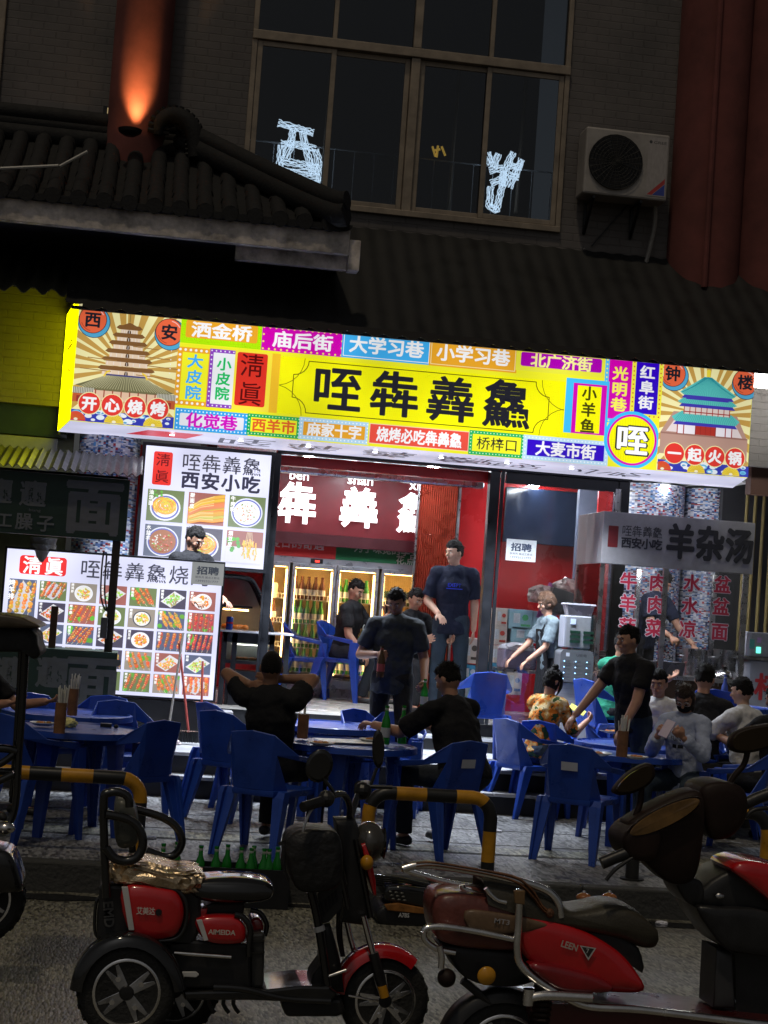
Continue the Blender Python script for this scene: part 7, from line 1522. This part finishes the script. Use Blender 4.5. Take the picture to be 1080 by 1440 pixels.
T([(176, 1249), (240, 1250), (258, 1262), (263, 1282), (258, 1308), (240, 1322), (190, 1322)], YT3-.17, .011).build('panel_trim', m_gblk, tk, smooth=60)
slab2([(276, 1292), (326, 1287), (342, 1297), (346, 1312), (338, 1326), (290, 1323)], YT3-.17, YT3-.1, YT3-.14, .06, 4).build('lower_panel', m_rp, tk, smooth=60)
slab2([(276, 1294), (284, 1293), (293, 1322), (287, 1323)], YT3-.176, YT3-.16, YT3-.17, 0).build('white_stripe', m_wstr, tk, bevel=.002); decal(tk, 'AIMEIDA', 312, 1311, YT3-.185, 6.5, 37, (.7, .62, .55), .03)
slab2([(268, 1278), (292, 1276), (290, 1288), (270, 1290)], YT3-.12, YT3, YT3-.1, .02).build('red_infill', m_rp2, tk, smooth=60); slab2([(352, 1292), (364, 1288), (370, 1300), (366, 1312), (354, 1314)], YT3-.05, YT3+.1, YT3, .05, 3).build('red_nose', m_rp2, tk, smooth=60)
T([(330, 1286), (342, 1290), (352, 1306), (350, 1330), (350, 1345)], YT3-.16, .013).build('body_tube', m_gblk, tk, smooth=60); T([(352, 1280), (366, 1284), (375, 1300), (372, 1316)], YT3-.05, .011).build('body_tube', m_gblk, tk, smooth=60)
slab2([(236, 1318), (352, 1326), (353, 1388), (250, 1388), (236, 1360)], YT3-.13, YT3+.18, YT3-.1).build('battery_box', m_bpl, tk, bevel=.012); slab2([(352, 1312), (372, 1310), (371, 1388), (353, 1388)], YT3-.12, YT3+.15, YT3-.1).build('battery_case', mat('dark_grey_plastic', (.035, .035, .035), .35), tk, bevel=.012)
for y_ in (1322, 1338): slab2([(353, y_), (372, y_-1), (372, y_+2), (353, y_+3)], YT3-.128, YT3-.11, YT3-.12).build('case_rib', m_gblk, tk)
T([(245, 1340), (325, 1346)], YT3-.16, .008, sub=0).build('chrome_strip', m_chrome, tk, smooth=60); slab2([(254, 1366), (276, 1366), (280, 1370), (276, 1374), (254, 1373)], YT3-.15, YT3-.135, YT3-.14).build('reflector_strip', m_wstr, tk, bevel=.003)
slab2([(300, 1268), (345, 1268), (340, 1292), (290, 1296), (280, 1276)], YT3-.08, YT3+.15, YT3-.05).build('seat_post_housing', m_bpl, tk, bevel=.01)
# seats
def cushion(pts, ya, yb, m_, name, zt=0):
    P = [at(a, b, (ya+yb)/2) for a, b in pts]; P, _ = spline(P, .1, 4, True); c = sum((p for p in P), V3(0, 0, 0))/len(P); rings = []
    for y, f in ((ya, .55), (ya+.012, .82), (ya+.035, .94), (ya+.07, 1), (yb-.07, 1), (yb-.035, .94), (yb-.012, .82), (yb, .55)): rings.append([V3(c.x+(p.x-c.x)*(.9+.1*f), y, c.z+(p.z-c.z)*f) for p in P])
    return G().loft(rings).build(name, m_, tk, smooth=60)
cushion([(268, 1236), (300, 1229), (345, 1229), (378, 1236), (381, 1252), (368, 1262), (320, 1266), (272, 1258)], YT3-.14, YT3+.12, m_gblk, 'front_saddle')
bm = bmesh.new(); bmesh.ops.create_icosphere(bm, subdivisions=4, radius=1); c0 = at(219, 1227, YT3)
for v in bm.verts:
    d = v.co.copy(); q = V3(*[math.copysign(abs(x)**.45, x) for x in d]); n_ = abs(noise.cell(d*2.5+V3(.3, .1, 0)))*.05+abs(noise.noise(d*5))*.16+abs(noise.noise(d*11))*.12
    v.co = V3(q.x*.215, q.y*.2, q.z*.055)*(1-n_)+c0+V3(0, 0, (.012 if q.x < 0 else -.012))-Vector(tk.location)
me = bpy.data.meshes.new('foil_wrapped_seat'); bm.to_mesh(me); bm.free()
m_foil = mat('foil_wrap', (.72, .55, .36), .24, .8, var=.4, vs=10, bump=.5, bs=30); me.materials.append(m_foil); fo = bpy.data.objects.new('foil_wrapped_seat', me); COL.objects.link(fo); fo.parent = tk
T([(150, 1262), (147, 1200), (146, 1125), (153, 1115), (168, 1114), (180, 1121), (182, 1135)], YT3-.17, .018).build('backrest_frame', m_gblk, tk, smooth=60); T([(188, 1250), (186, 1190), (184, 1140), (176, 1120)], YT3+.2, .016).build('backrest_frame', m_gblk, tk, smooth=60)
slab2([(164, 1122), (180, 1121), (192, 1140), (195, 1172), (188, 1186), (166, 1186), (160, 1150)], YT3-.12, YT3+.16, YT3, .08, 4).build('backrest_pad', mat('grey_vinyl', (.12, .125, .11), .35, var=.2, bump=.1), tk, smooth=60)
T([(149, 1145), (180, 1152), (196, 1166), (201, 1186), (194, 1204), (178, 1211), (160, 1206), (149, 1192)], YT3-.19, .019).build('armrest_loop', m_gblk, tk, smooth=60); T([(186, 1137), (225, 1148), (247, 1162), (256, 1182), (248, 1200), (232, 1205), (206, 1196)], YT3+.22, .018).build('armrest_loop', m_gblk, tk, smooth=60)
for dx in (0, 5, 10): T([(150+dx*.3, 1258), (137+dx, 1265), (133+dx, 1290), (134+dx, 1312), (142+dx, 1322)], YT3-.1+dx*.02, .007).build('rear_rack_tube', m_gblk, tk, smooth=60)
decal(tk, 'EMD', 153, 1286, YT3-.14, 13, 34, (.10, .10, .10), .03, math.radians(82))
# floor and front
slab2([(255, 1384), (372, 1381), (420, 1376), (458, 1377), (470, 1386), (462, 1396), (440, 1400), (350, 1396), (258, 1396)], YT3-.16, YT3+.16, YT3-.02).build('floorboard', m_gblk, tk, bevel=.01); T([(300, 1388), (345, 1391), (400, 1404), (465, 1408)], YT3-.16, .014).build('floor_tube', m_gblk, tk, smooth=60)
slab2([(410, 1395), (440, 1402), (478, 1398), (484, 1420), (470, 1424), (400, 1424), (392, 1405)], YT3-.1, YT3+.1, YT3-.02).build('underfloor_housing', m_bpl, tk, bevel=.015)
for x_ in (296, 316, 330): T([(x_, 1392), (x_-2, 1412), (x_+6, 1424)], YT3-.05, .009, sub=2).build('stand_leg', m_bpl, tk)
slab2([(432, 1388), (437, 1368), (450, 1350), (452, 1330), (450, 1296), (462, 1294), (470, 1320), (478, 1352), (482, 1392)], YT3-.09, YT3+.09, YT3-.02, .05).build('steering_column_cover', m_bpl, tk, smooth=50)
T([(437, 1253), (446, 1290), (457, 1360), (461, 1388)], YT3-.13, .019, sub=3).build('front_frame_tube', m_gblk, tk, smooth=60); G().lathe([(.001, 0), (.026, 0), (.03, .006), (.026, .012), (.001, .012)], at(437, 1253, YT3-.13), 14).build('tube_cap', m_chrome, tk, smooth=40)
T([(448, 1302), (450, 1309)], YT3-.13, .024, sub=0).build('reflective_band', m_wstr, tk)
T([(486, 1290), (493, 1320), (502, 1350)], YT3+.07, .013, 12, 0).build('fork_tube', m_chrome, tk, smooth=60); T([(511, 1288), (519, 1320), (527, 1350)], YT3-.08, .014, 12, 0).build('fork_tube', m_chrome, tk, smooth=60)
T([(525, 1340), (533, 1370), (541, 1400)], YT3-.08, [.021, .024, .018], 12, 0).build('fork_leg', m_bpl, tk, smooth=60); T([(500, 1345), (512, 1375), (530, 1400)], YT3+.08, .02, 12, 0).build('fork_leg', m_bpl, tk, smooth=60); T([(537, 1386), (541, 1402)], YT3-.086, .02, 12, 0).build('amber_fork_reflector', m_amber, tk, smooth=60)
T([(459, 1374), (487, 1364)], YT3-.14, .007, 8, 0).build('foot_lever', m_chrome, tk, smooth=60); T([(490, 1400), (532, 1408)], YT3-.1, .005, 8, 0).build('brake_cable', m_chrome, tk)
slab2([(470, 1150), (498, 1150), (505, 1170), (515, 1250), (522, 1285), (508, 1298), (478, 1294), (486, 1240), (474, 1190)], YT3-.06, YT3+.06, YT3, .03).build('head_stock', m_bpl, tk, smooth=40)
T([(472, 1180), (480, 1230), (490, 1278)], YT3-.09, .013, sub=0).build('stock_tube', m_gblk, tk, smooth=60); T([(500, 1180), (512, 1240), (522, 1290)], YT3-.07, .012, sub=0).build('stock_tube', m_gblk, tk, smooth=60)
pp = G(); sl_ = slab2([(446, 1256), (476, 1230), (481, 1248), (480, 1276), (462, 1296), (452, 1298)], YT3-.1, YT3-.085, YT3-.09); sl_.build('front_plate', mat('plate_black', (.03, .03, .03), .5), tk)
for i in range(5): slab2([(450+i*5, 1270-i*4), (453+i*5, 1267-i*4), (457+i*4.6, 1286-i*5), (454+i*4.6, 1289-i*5)], YT3-.104, YT3-.1, YT3-.1).build('plate_slot', m_dark, tk)
slab2([(505, 1184), (510, 1182), (519, 1205), (525, 1235), (526, 1256), (522, 1255), (514, 1225)], YT3-.1, YT3+.1, YT3-.02, .02).build('front_cowl', m_rp, tk, smooth=50)
hl = at(519, 1184, YT3); G().ell(hl, (.075, .095, .088), 22, 14).build('headlamp', mat('headlamp_shell', (.06, .055, .05), .15, coat=.8), tk, smooth=60); G().lathe([(.001, -.01), (.062, -.006), (.066, .0), (.001, .004)], hl+V3(.062, -.02, 0), 24, 'x').build('headlamp_lens', m_glass, tk)
G().ell(at(516, 1213, YT3-.12), (.028, .03, .032), 14, 10).build('turn_signal', m_amber, tk, smooth=60); T([(505, 1210), (514, 1212)], YT3-.1, .012, 8, 0).build('signal_stalk', m_bpl, tk)
for i in range(3): T([(476+i*3, 1262), (474+i*3, 1310), (480+i*2, 1345)], YT3-.0+.03*i, .005, 6).build('cable', m_bpl, tk)
# handlebar
T([(428, 1134, -.34), (452, 1127, -.28), (470, 1118, -.2), (484, 1118, -.12), (492, 1135, -.06), (490, 1160, 0)], YT3, .014).build('handlebar', m_gblk, tk, smooth=60); T([(490, 1160, 0), (500, 1128, .12), (508, 1108, .25), (514, 1105, .36)], YT3, .014).build('handlebar', m_gblk, tk, smooth=60)
T([(426, 1135, -.36), (452, 1127, -.29)], YT3, .021, 14, 0).build('grip', m_bpl, tk, smooth=60); T([(506, 1106, .26), (516, 1105, .38)], YT3, .026, 14, 0).build('grip', m_bpl, tk, smooth=60); T([(448, 1128, -.3), (436, 1142, -.32), (428, 1162, -.33), (426, 1170, -.33)], YT3, .006).build('brake_lever', m_alu, tk, smooth=60); T([(514, 1106, .3), (552, 1107, .28)], YT3-.1, .009, 8, 0).build('brake_lever', m_bpl, tk, smooth=60)
G().ell(at(459, 1123, YT3-.25), (.035, .04, .035), 12, 8).build('switch_pod', m_bpl, tk); G().ell(at(510, 1112, YT3+.2), (.04, .04, .04), 12, 8).build('switch_pod', m_bpl, tk)
def mirror(px_, py_, Y, rx, rz, tilt, stalk, name='mirror', t_=None, back=m_gblk, ry=.014):
    c = at(px_, py_, Y); R = Matrix.Rotation(tilt, 3, 'Y'); t_ = t_ or tk; mo = G().ell(c, (rx, ry, rz), 20, 10, R).build('mirror', back, t_, smooth=60)
    G().lathe([(.001, 0), (.9, 0), (.9, .004), (.001, .004)], (0, 0, 0), 24, 'y').xf(Matrix.Translation(c+V3(0, -ry*.98, 0)) @ R.to_4x4() @ Matrix.Diagonal((rx*.86, 1, rz*.86, 1))).build('mirror_rim', back, mo)
    T(stalk, Y, .0075).build('mirror_stalk', m_gblk, t_, smooth=60)
mirror(449, 1077, YT3-.22, .056, .07, .25, [(453, 1092), (462, 1104), (468, 1112), (468, 1124)]); mirror(532, 1053, YT3+.2, .028, .085, -.08, [(530, 1080), (524, 1096), (520, 1108)])
bg_ = slab2([(400, 1180), (418, 1163), (446, 1162), (470, 1166), (478, 1190), (478, 1228), (468, 1244), (440, 1250), (416, 1246), (404, 1222)], YT3-.28, YT3-.05, YT3-.16, .06, 3); bg_.build('carrier_bag', mat('bag_black', (.014, .014, .015), .45, bump=.9, bs=14, var=.3), None, smooth=60); tag(bpy.data.objects['carrier_bag'], 'limp black bag hanging from the tricycle handlebar', 'bag')
T([(402, 1182), (392, 1186), (400, 1190), (398, 1215), (406, 1240)], YT3-.2, [.004, .004, .012, .01, .003], 5).build('bag_flap', m_bpl, bpy.data.objects['carrier_bag'])
# ---------------------------------------------------------------- red scooter, cut by the right edge
YS3 = 6.6; sc3 = thing('electric_scooter', 'dusty red scooter with chrome rear rack, olive seat and large dark handlebar cowl', 'scooter', (at(850, 1440, YS3).x, YS3, 0)); tk_ = tk
wheel(sc3, 705, 1478, YS3, 78, .10, 5, m_bpl); fender(sc3, 'rear_mudguard', (705, 1478), 84, 165, 20, YS3, .13, m_bpl)
def S2(pts, a, b, bul, m_, name, n=4, Y=None, sm=60): return slab2(pts, YS3+a, YS3+b, Y or YS3+a, bul, n).build(name, m_, sc3, smooth=sm)
S2([(613, 1268), (640, 1257), (690, 1262), (740, 1275), (748, 1300), (740, 1335), (690, 1338), (640, 1332), (616, 1318)], -.13, .13, .09, mat('dusty_red', (.17, .045, .035), .35, coat=.4, var=.35, vs=6, bump=.15), 'tail_body')
S2([(655, 1282), (700, 1284), (760, 1296), (770, 1304), (735, 1312), (668, 1312)], -.15, -.12, .02, mat('dusty_brown_lens', (.16, .10, .06), .3, var=.3, vs=9), 'tail_lens', 3)
S2([(728, 1290), (770, 1292), (820, 1308), (868, 1336), (896, 1365), (910, 1396), (860, 1398), (800, 1388), (755, 1362), (730, 1330)], -.15, .15, .09, m_rp, 'side_fairing'); S2([(745, 1357), (790, 1360), (850, 1378), (862, 1396), (800, 1397), (768, 1382)], -.19, -.12, .05, m_rp2, 'lower_fairing')
S2([(726, 1280), (790, 1290), (840, 1306), (890, 1325), (904, 1345), (905, 1370), (870, 1335), (800, 1300), (735, 1290)], -.1, .12, .03, m_bpl, 'seat_base', 2)
k = Ink(YS3-.165, .0002); p_ = at(826, 1338, YS3-.165); k.poly([(p_.x-.032, p_.z+.022), (p_.x+.034, p_.z+.014), (p_.x+.006, p_.z-.034)], (.6, .6, .6)); k.poly([(p_.x-.024, p_.z+.017), (p_.x+.026, p_.z+.011), (p_.x+.005, p_.z-.024)], (.03, .03, .03)); k.text('7', p_.x+.001, p_.z+.002, .018, (.6, .6, .6)); k.build('badge', print_mat('decal_print', 0, .3), sc3)
decal(sc3, 'LEEN', 801, 1330, YS3-.162, 9, 24, (.55, .48, .42), .03, .25); decal(sc3, 'MT3', 706, 1296, YS3-.158, 7, 22, (.4, .38, .4), .02, .1)
P = [at(a, b, YS3) for a, b in [(673, 1229), (720, 1236), (762, 1250), (792, 1272), (822, 1270), (850, 1264), (880, 1270), (904, 1292), (914, 1322), (896, 1328), (860, 1314), (800, 1302), (740, 1285), (690, 1250)]]; P, _ = spline(P, .1, 4, True); c = at(800, 1285, YS3); g = G()
g.loft([[V3(c.x+(p.x-c.x)*(.93+.07*f), YS3+y, c.z+(p.z-c.z)*f+(1-f)*.0) for p in P] for y, f in ((-.14, .35), (-.13, .7), (-.10, .93), (-.05, 1), (.05, 1), (.10, .93), (.13, .7), (.14, .35))]).build('seat', m_oliv, sc3, smooth=60)
for pts, y, r in (([(566, 1222), (585, 1217), (612, 1217), (690, 1230), (760, 1248), (783, 1266), (789, 1290)], -.13, .0155), ([(566, 1222), (600, 1233), (640, 1243), (690, 1250), (750, 1262)], .1, .012), ([(731, 1250), (729, 1300), (727, 1335), (733, 1358), (760, 1382), (800, 1405), (832, 1416), (900, 1420), (1000, 1432), (1110, 1446)], -.17, .0155), ([(596, 1310), (600, 1305), (622, 1303), (670, 1310), (728, 1322)], -.15, .013), ([(596, 1310), (598, 1322), (614, 1334), (640, 1340)], -.1, .012), ([(618, 1330), (621, 1345), (620, 1362)], -.12, .012), ([(650, 1244), (655, 1252), (690, 1262), (712, 1268)], -.05, .011), ([(683, 1249), (690, 1258), (700, 1266), (712, 1269)], -.14, .009)):
    T(pts, YS3+y, r, 12).build('chrome_bar', m_chrome, sc3, smooth=60)
slab2([(722, 1252), (738, 1252), (737, 1272), (724, 1270)], YS3-.19, YS3-.17, YS3-.18).build('rack_bracket', mat('rusty_bracket', (.25, .15, .07), .5, .5), sc3, bevel=.003)
st_ = thing('leather_strap', 'worn brown strap wound along the scooter rear rack', 'strap', at(700, 1230, YS3-.13)); 
for dz in (0, 4): T([(585, 1214+dz), (612, 1213+dz), (680, 1224+dz), (725, 1234+dz*1.5), (748, 1252+dz*2), (762, 1274+dz), (775, 1284+dz)], YS3-.14, [.008, .009, .009, .012, .013, .012, .011], 7, 5, .5).build('strap_band', mat('brown_leather', (.17, .07, .03), .55, var=.4, vs=20, bump=.6, bs=60), st_, smooth=60)
G().ell(at(773, 1284, YS3-.14), (.018, .018, .018), 10, 8).build('strap_knot', MATS['brown_leather'], st_); G().lathe([(.001, -.018), (.030, -.014), (.036, -.004), (.03, .006), (.001, .006)], at(684, 1372, YS3-.14), 24, 'y').build('amber_reflector', m_amber, sc3, smooth=60)
G().ell(at(628, 1375, YS3-.1), (.036, .04, .036), 14, 10).build('turn_signal', m_pdk, sc3, smooth=60); T([(650, 1378), (672, 1396), (690, 1412)], YS3-.05, .016, 8, 0).build('plate_holder', m_bpl, sc3)
S2([(625, 1330), (700, 1336), (745, 1345), (765, 1372), (730, 1388), (680, 1386), (650, 1372), (636, 1352)], -.09, .1, .04, m_bpl, 'rear_inner_guard')
sp_g = G()
for i in range(9): a = at(766-i*1.0, 1380+i*7.5, YS3-.14); sp_g.tube([a+V3(.034*math.cos(q*.6283), .034*math.sin(q*.6283), 0) for q in range(10)], .0085, 6, closed=True)
sp_g.build('shock_spring', m_pdk, sc3, kind='stuff'); T([(767, 1372), (758, 1445)], YS3-.14, .02, 10, 0).build('shock_rod', m_bpl, sc3)
T([(742, 1404), (768, 1400), (832, 1403)], YS3-.19, .019, 12).build('footpeg_bar', m_chrome, sc3, smooth=60); G().lathe([(.016, -.03), (.022, -.03), (.022, .03), (.016, .03)], at(743, 1402, YS3-.19), 12).build('peg_cap', m_chrome, sc3, smooth=60)
S2([(745, 1412), (830, 1412), (960, 1422), (1100, 1436), (1100, 1480), (760, 1480)], -.15, .15, 0, mat('dark_red_floor', (.07, .008, .008), .3, coat=.5), 'floorboard', 0, sm=0)
for x_ in (821, 857):
    p = at(x_, 1262, YS3+.5); am = thing('orange_cap', 'small round orange bottle top, %s of the pair behind the scooter seat' % ('left' if x_ < 840 else 'right'), 'cap', p); G().ell(p, (.034, .034, .02), 14, 10).build('dome', mat('orange_gloss', (.35, .12, .03), .2, coat=.6), am, smooth=60); G().lathe([(.001, 0), (.02, 0), (.022, .2), (.008, .235), (.001, .235)], (p.x, p.y, p.z-.235), 12).build('neck', m_pdk, am, smooth=40); G().ell(p+V3(0, 0, .022), (.01, .01, .008), 8, 6).build('tip', m_chrome, am)
# cowl, bars, mirrors, leg shield
YH = YS3-.05
S2([(885, 1163), (900, 1148), (940, 1126), (975, 1113), (990, 1118), (994, 1145), (990, 1190), (984, 1225), (972, 1243), (945, 1244), (918, 1222), (898, 1198)], -.16, -.02, .06, m_pdk, 'handlebar_cowl')
dsh = G(); cD = at(935, 1149, YH-.15); R = Matrix.Rotation(math.radians(28), 3, 'Y').inverted()
dsh.lathe([(1, 0), (.96, -.004), (.001, -.006), (.001, .004), (1, .004)], (0, 0, 0), 40, 'y').xf(Matrix.Translation(cD+V3(0, -.0, .0)) @ Matrix.Rotation(-math.radians(28), 4, 'Y') @ Matrix.Diagonal((.152, 1, .036, 1)))
dsh.build('dashboard_glass', mat('amber_dash', (.17, .09, .025), .12, coat=1, var=.5, vs=5), sc3, smooth=40); T(arcpx(934, 1150, 57, 0, 350, 20), YH-.14, .006, 6, 0).xf(Matrix.Translation(cD) @ Matrix.Rotation(-math.radians(28), 4, 'Y') @ Matrix.Diagonal((1, 1, .26, 1)) @ Matrix.Translation(-cD)).build('dashboard_rim', m_pdk, sc3)
S2([(878, 1178), (900, 1158), (930, 1165), (926, 1205), (905, 1212), (884, 1205)], -.2, .02, .05, m_pdk, 'switch_housing'); S2([(988, 1110), (1020, 1100), (1050, 1112), (1052, 1150), (1030, 1178), (1002, 1180), (992, 1150)], -.1, .12, .06, m_pdk, 'switch_housing')
T([(846, 1214), (880, 1200), (892, 1192)], YH-.12, .0235, 14, 0).build('grip', m_bpl, sc3, smooth=60); T([(1040, 1134), (1066, 1122), (1110, 1106)], YH+.02, .024, 14, 0).build('grip', m_bpl, sc3, smooth=60); T([(852, 1238), (866, 1222), (890, 1206)], YH-.14, .008, 8).build('brake_lever', m_bpl, sc3, smooth=60); T([(1048, 1150), (1064, 1138), (1110, 1136)], YH+.0, .009, 8).build('brake_lever', m_bpl, sc3, smooth=60)
def pmirror(pts, stalk, y): slab2(pts, YS3+y-.02, YS3+y+.03, YS3+y, .03, 4).build('mirror', m_pdk, sc3, smooth=60); slab2([(sum(p[0] for p in pts)/len(pts)+(p[0]-sum(q[0] for q in pts)/len(pts))*.85, sum(p[1] for p in pts)/len(pts)+(p[1]-sum(q[1] for q in pts)/len(pts))*.8) for p in pts], YS3+y-.024, YS3+y-.019, YS3+y-.02, 0, 4).build('mirror_face', mat('mirror_face', (.05, .035, .02), .12, .6), sc3, smooth=0); T(stalk, YS3+y+.01, .0125).build('mirror_stalk', m_pdk, sc3, smooth=60)
pmirror([(862, 1113), (880, 1090), (905, 1075), (918, 1076), (920, 1092), (905, 1108), (878, 1118)], [(902, 1108), (900, 1130), (893, 1150), (895, 1170)], -.1)
pmirror([(1026, 1052), (1030, 1034), (1055, 1022), (1100, 1018), (1100, 1042), (1066, 1056), (1040, 1059)], [(1052, 1054), (1046, 1075), (1032, 1092), (1022, 1110)], .05)
S2([(952, 1238), (985, 1238), (992, 1262), (984, 1275), (965, 1268)], -.1, .1, .03, m_bpl, 'steering_neck'); S2([(980, 1262), (1000, 1240), (1030, 1224), (1052, 1222), (1110, 1272), (1110, 1300), (1050, 1290), (990, 1276)], -.1, .16, .05, m_bpl, 'inner_glovebox', 2)
S2([(1030, 1222), (1050, 1212), (1080, 1215), (1110, 1228), (1110, 1290), (1080, 1264), (1050, 1240)], -.16, .1, .06, m_rp, 'front_fairing', 3); S2([(981, 1278), (1004, 1276), (1110, 1286), (1110, 1344), (1046, 1342), (1020, 1334), (1000, 1310)], -.14, .14, .04, m_bpl, 'leg_shield', 2)
S2([(1008, 1334), (1030, 1340), (1034, 1420), (1004, 1418)], -.08, .1, .03, mat('grey_panel2', (.05, .05, .055), .35), 'shield_rib', 0); S2([(1034, 1340), (1110, 1344), (1110, 1440), (1036, 1430)], -.05, .14, 0, m_bpl, 'lower_shield', 0, sm=0); S2([(992, 1376), (1000, 1350), (1006, 1356), (1004, 1400), (996, 1396)], .05, .12, .02, m_bpl, 'hook', 2)
G().ell(at(1012, 1260, YS3-.12), (.02, .01, .012), 10, 6).build('key_lock', m_steel, sc3)
# ---------------------------------------------------------------- low black rack machine between the two
p = atz(568, 1302, 0); YM = p.y+.1; mm = thing('bike_battery_tray', 'low black slatted luggage tray with an orange band between tricycle and scooter', 'tray', (p.x, YM, 0))
slab2([(528, 1282), (545, 1272), (605, 1282), (612, 1296), (590, 1303), (545, 1300), (530, 1294)], YM-.1, YM+.25, YM-.05, .04, 3).build('base', m_bpl, mm, smooth=60); slab2([(540, 1272), (560, 1270), (612, 1280), (612, 1286), (585, 1284), (545, 1280)], YM-.13, YM-.1, YM-.12).build('orange_band', mat('orange_plastic', (.32, .13, .03), .35, var=.3, vs=20), mm, bevel=.004)
slab2([(543, 1245), (600, 1248), (614, 1262), (612, 1280), (560, 1270), (544, 1268)], YM-.09, YM+.2, YM-.05, .03, 2).build('mesh_body', m_gblk, mm, smooth=60)
for i in range(9): G().ell(at(549+(i % 3)*8+(i//3)*2, 1254+(i//3)*5+(i % 3), YM-.1), (.012, .008, .006), 8, 5).build('vent_hole', mat('vent_grey', (.12, .12, .11), .3), mm)
for i in range(5): T([(524, 1231+i*3), (560, 1235+i*3), (612, 1246+i*4)], YM-.08+i*.05, .009, 8).build('rack_bar', m_gblk, mm, smooth=60)
k = Ink(YM-.135, .0002); k.tpx('A7BS', 568, 1287, 6, 15, (.6, .6, .6), .03); k.build('lettering', print_mat('decal_print', 0, .3), mm)
# ---------------------------------------------------------------- left edge: black framed cargo tricycle
YG = 8.3; lg = thing('cargo_tricycle', 'black tube framed tricycle with dusty hood, cut off by the left edge', 'tricycle', (at(10, 1330, YG).x, YG, 0)); 
def L3(pts, y, r, name='frame_tube', n=10, sub=5): return T(pts, YG+y, r, n, sub).build(name, m_gblk, lg, smooth=60)
L3([(36, 912), (31, 1000), (26, 1070), (22, 1130), (12, 1158), (-10, 1165)], 0, .018); L3([(30, 912), (25, 1000), (20, 1075), (16, 1120)], .12, .014); L3([(-20, 1052), (10, 1053), (24, 1057)], 0, .02); L3([(-20, 1082), (4, 1072), (20, 1060)], 0, .018); L3([(-20, 1085), (20, 1085)], .1, .018); L3([(-20, 1106), (4, 1096), (20, 1088)], 0, .018)
slab2([(-40, 868), (-10, 862), (30, 866), (46, 872), (60, 880), (46, 882), (-40, 880)], YG-.25, YG+.4, YG, .05, 3).build('hood', mat('dusty_hood', (.06, .045, .03), .4, var=.4, vs=6), lg, smooth=60); slab2([(-40, 881), (44, 881), (56, 905), (60, 918), (50, 925), (36, 915), (-40, 912)], YG-.2, YG+.35, YG, .05, 2).build('dark_cover', mat('dark_cover', (.012, .012, .013), .6, bump=.8, bs=12), lg, smooth=60)
G().ell(at(8, 1164, YG-.05), (.045, .04, .03), 14, 8).build('chrome_knob', m_chrome, lg, smooth=60); slab2([(-30, 1192), (5, 1190), (20, 1198), (29, 1220), (34, 1246), (10, 1250), (-30, 1250)], YG-.25, YG+.05, YG-.1, .08, 3).build('rear_fender', m_gblk, lg, smooth=60)
wheel(lg, -26, 1262, YG-.1, 58, .12, 5, m_bpl)
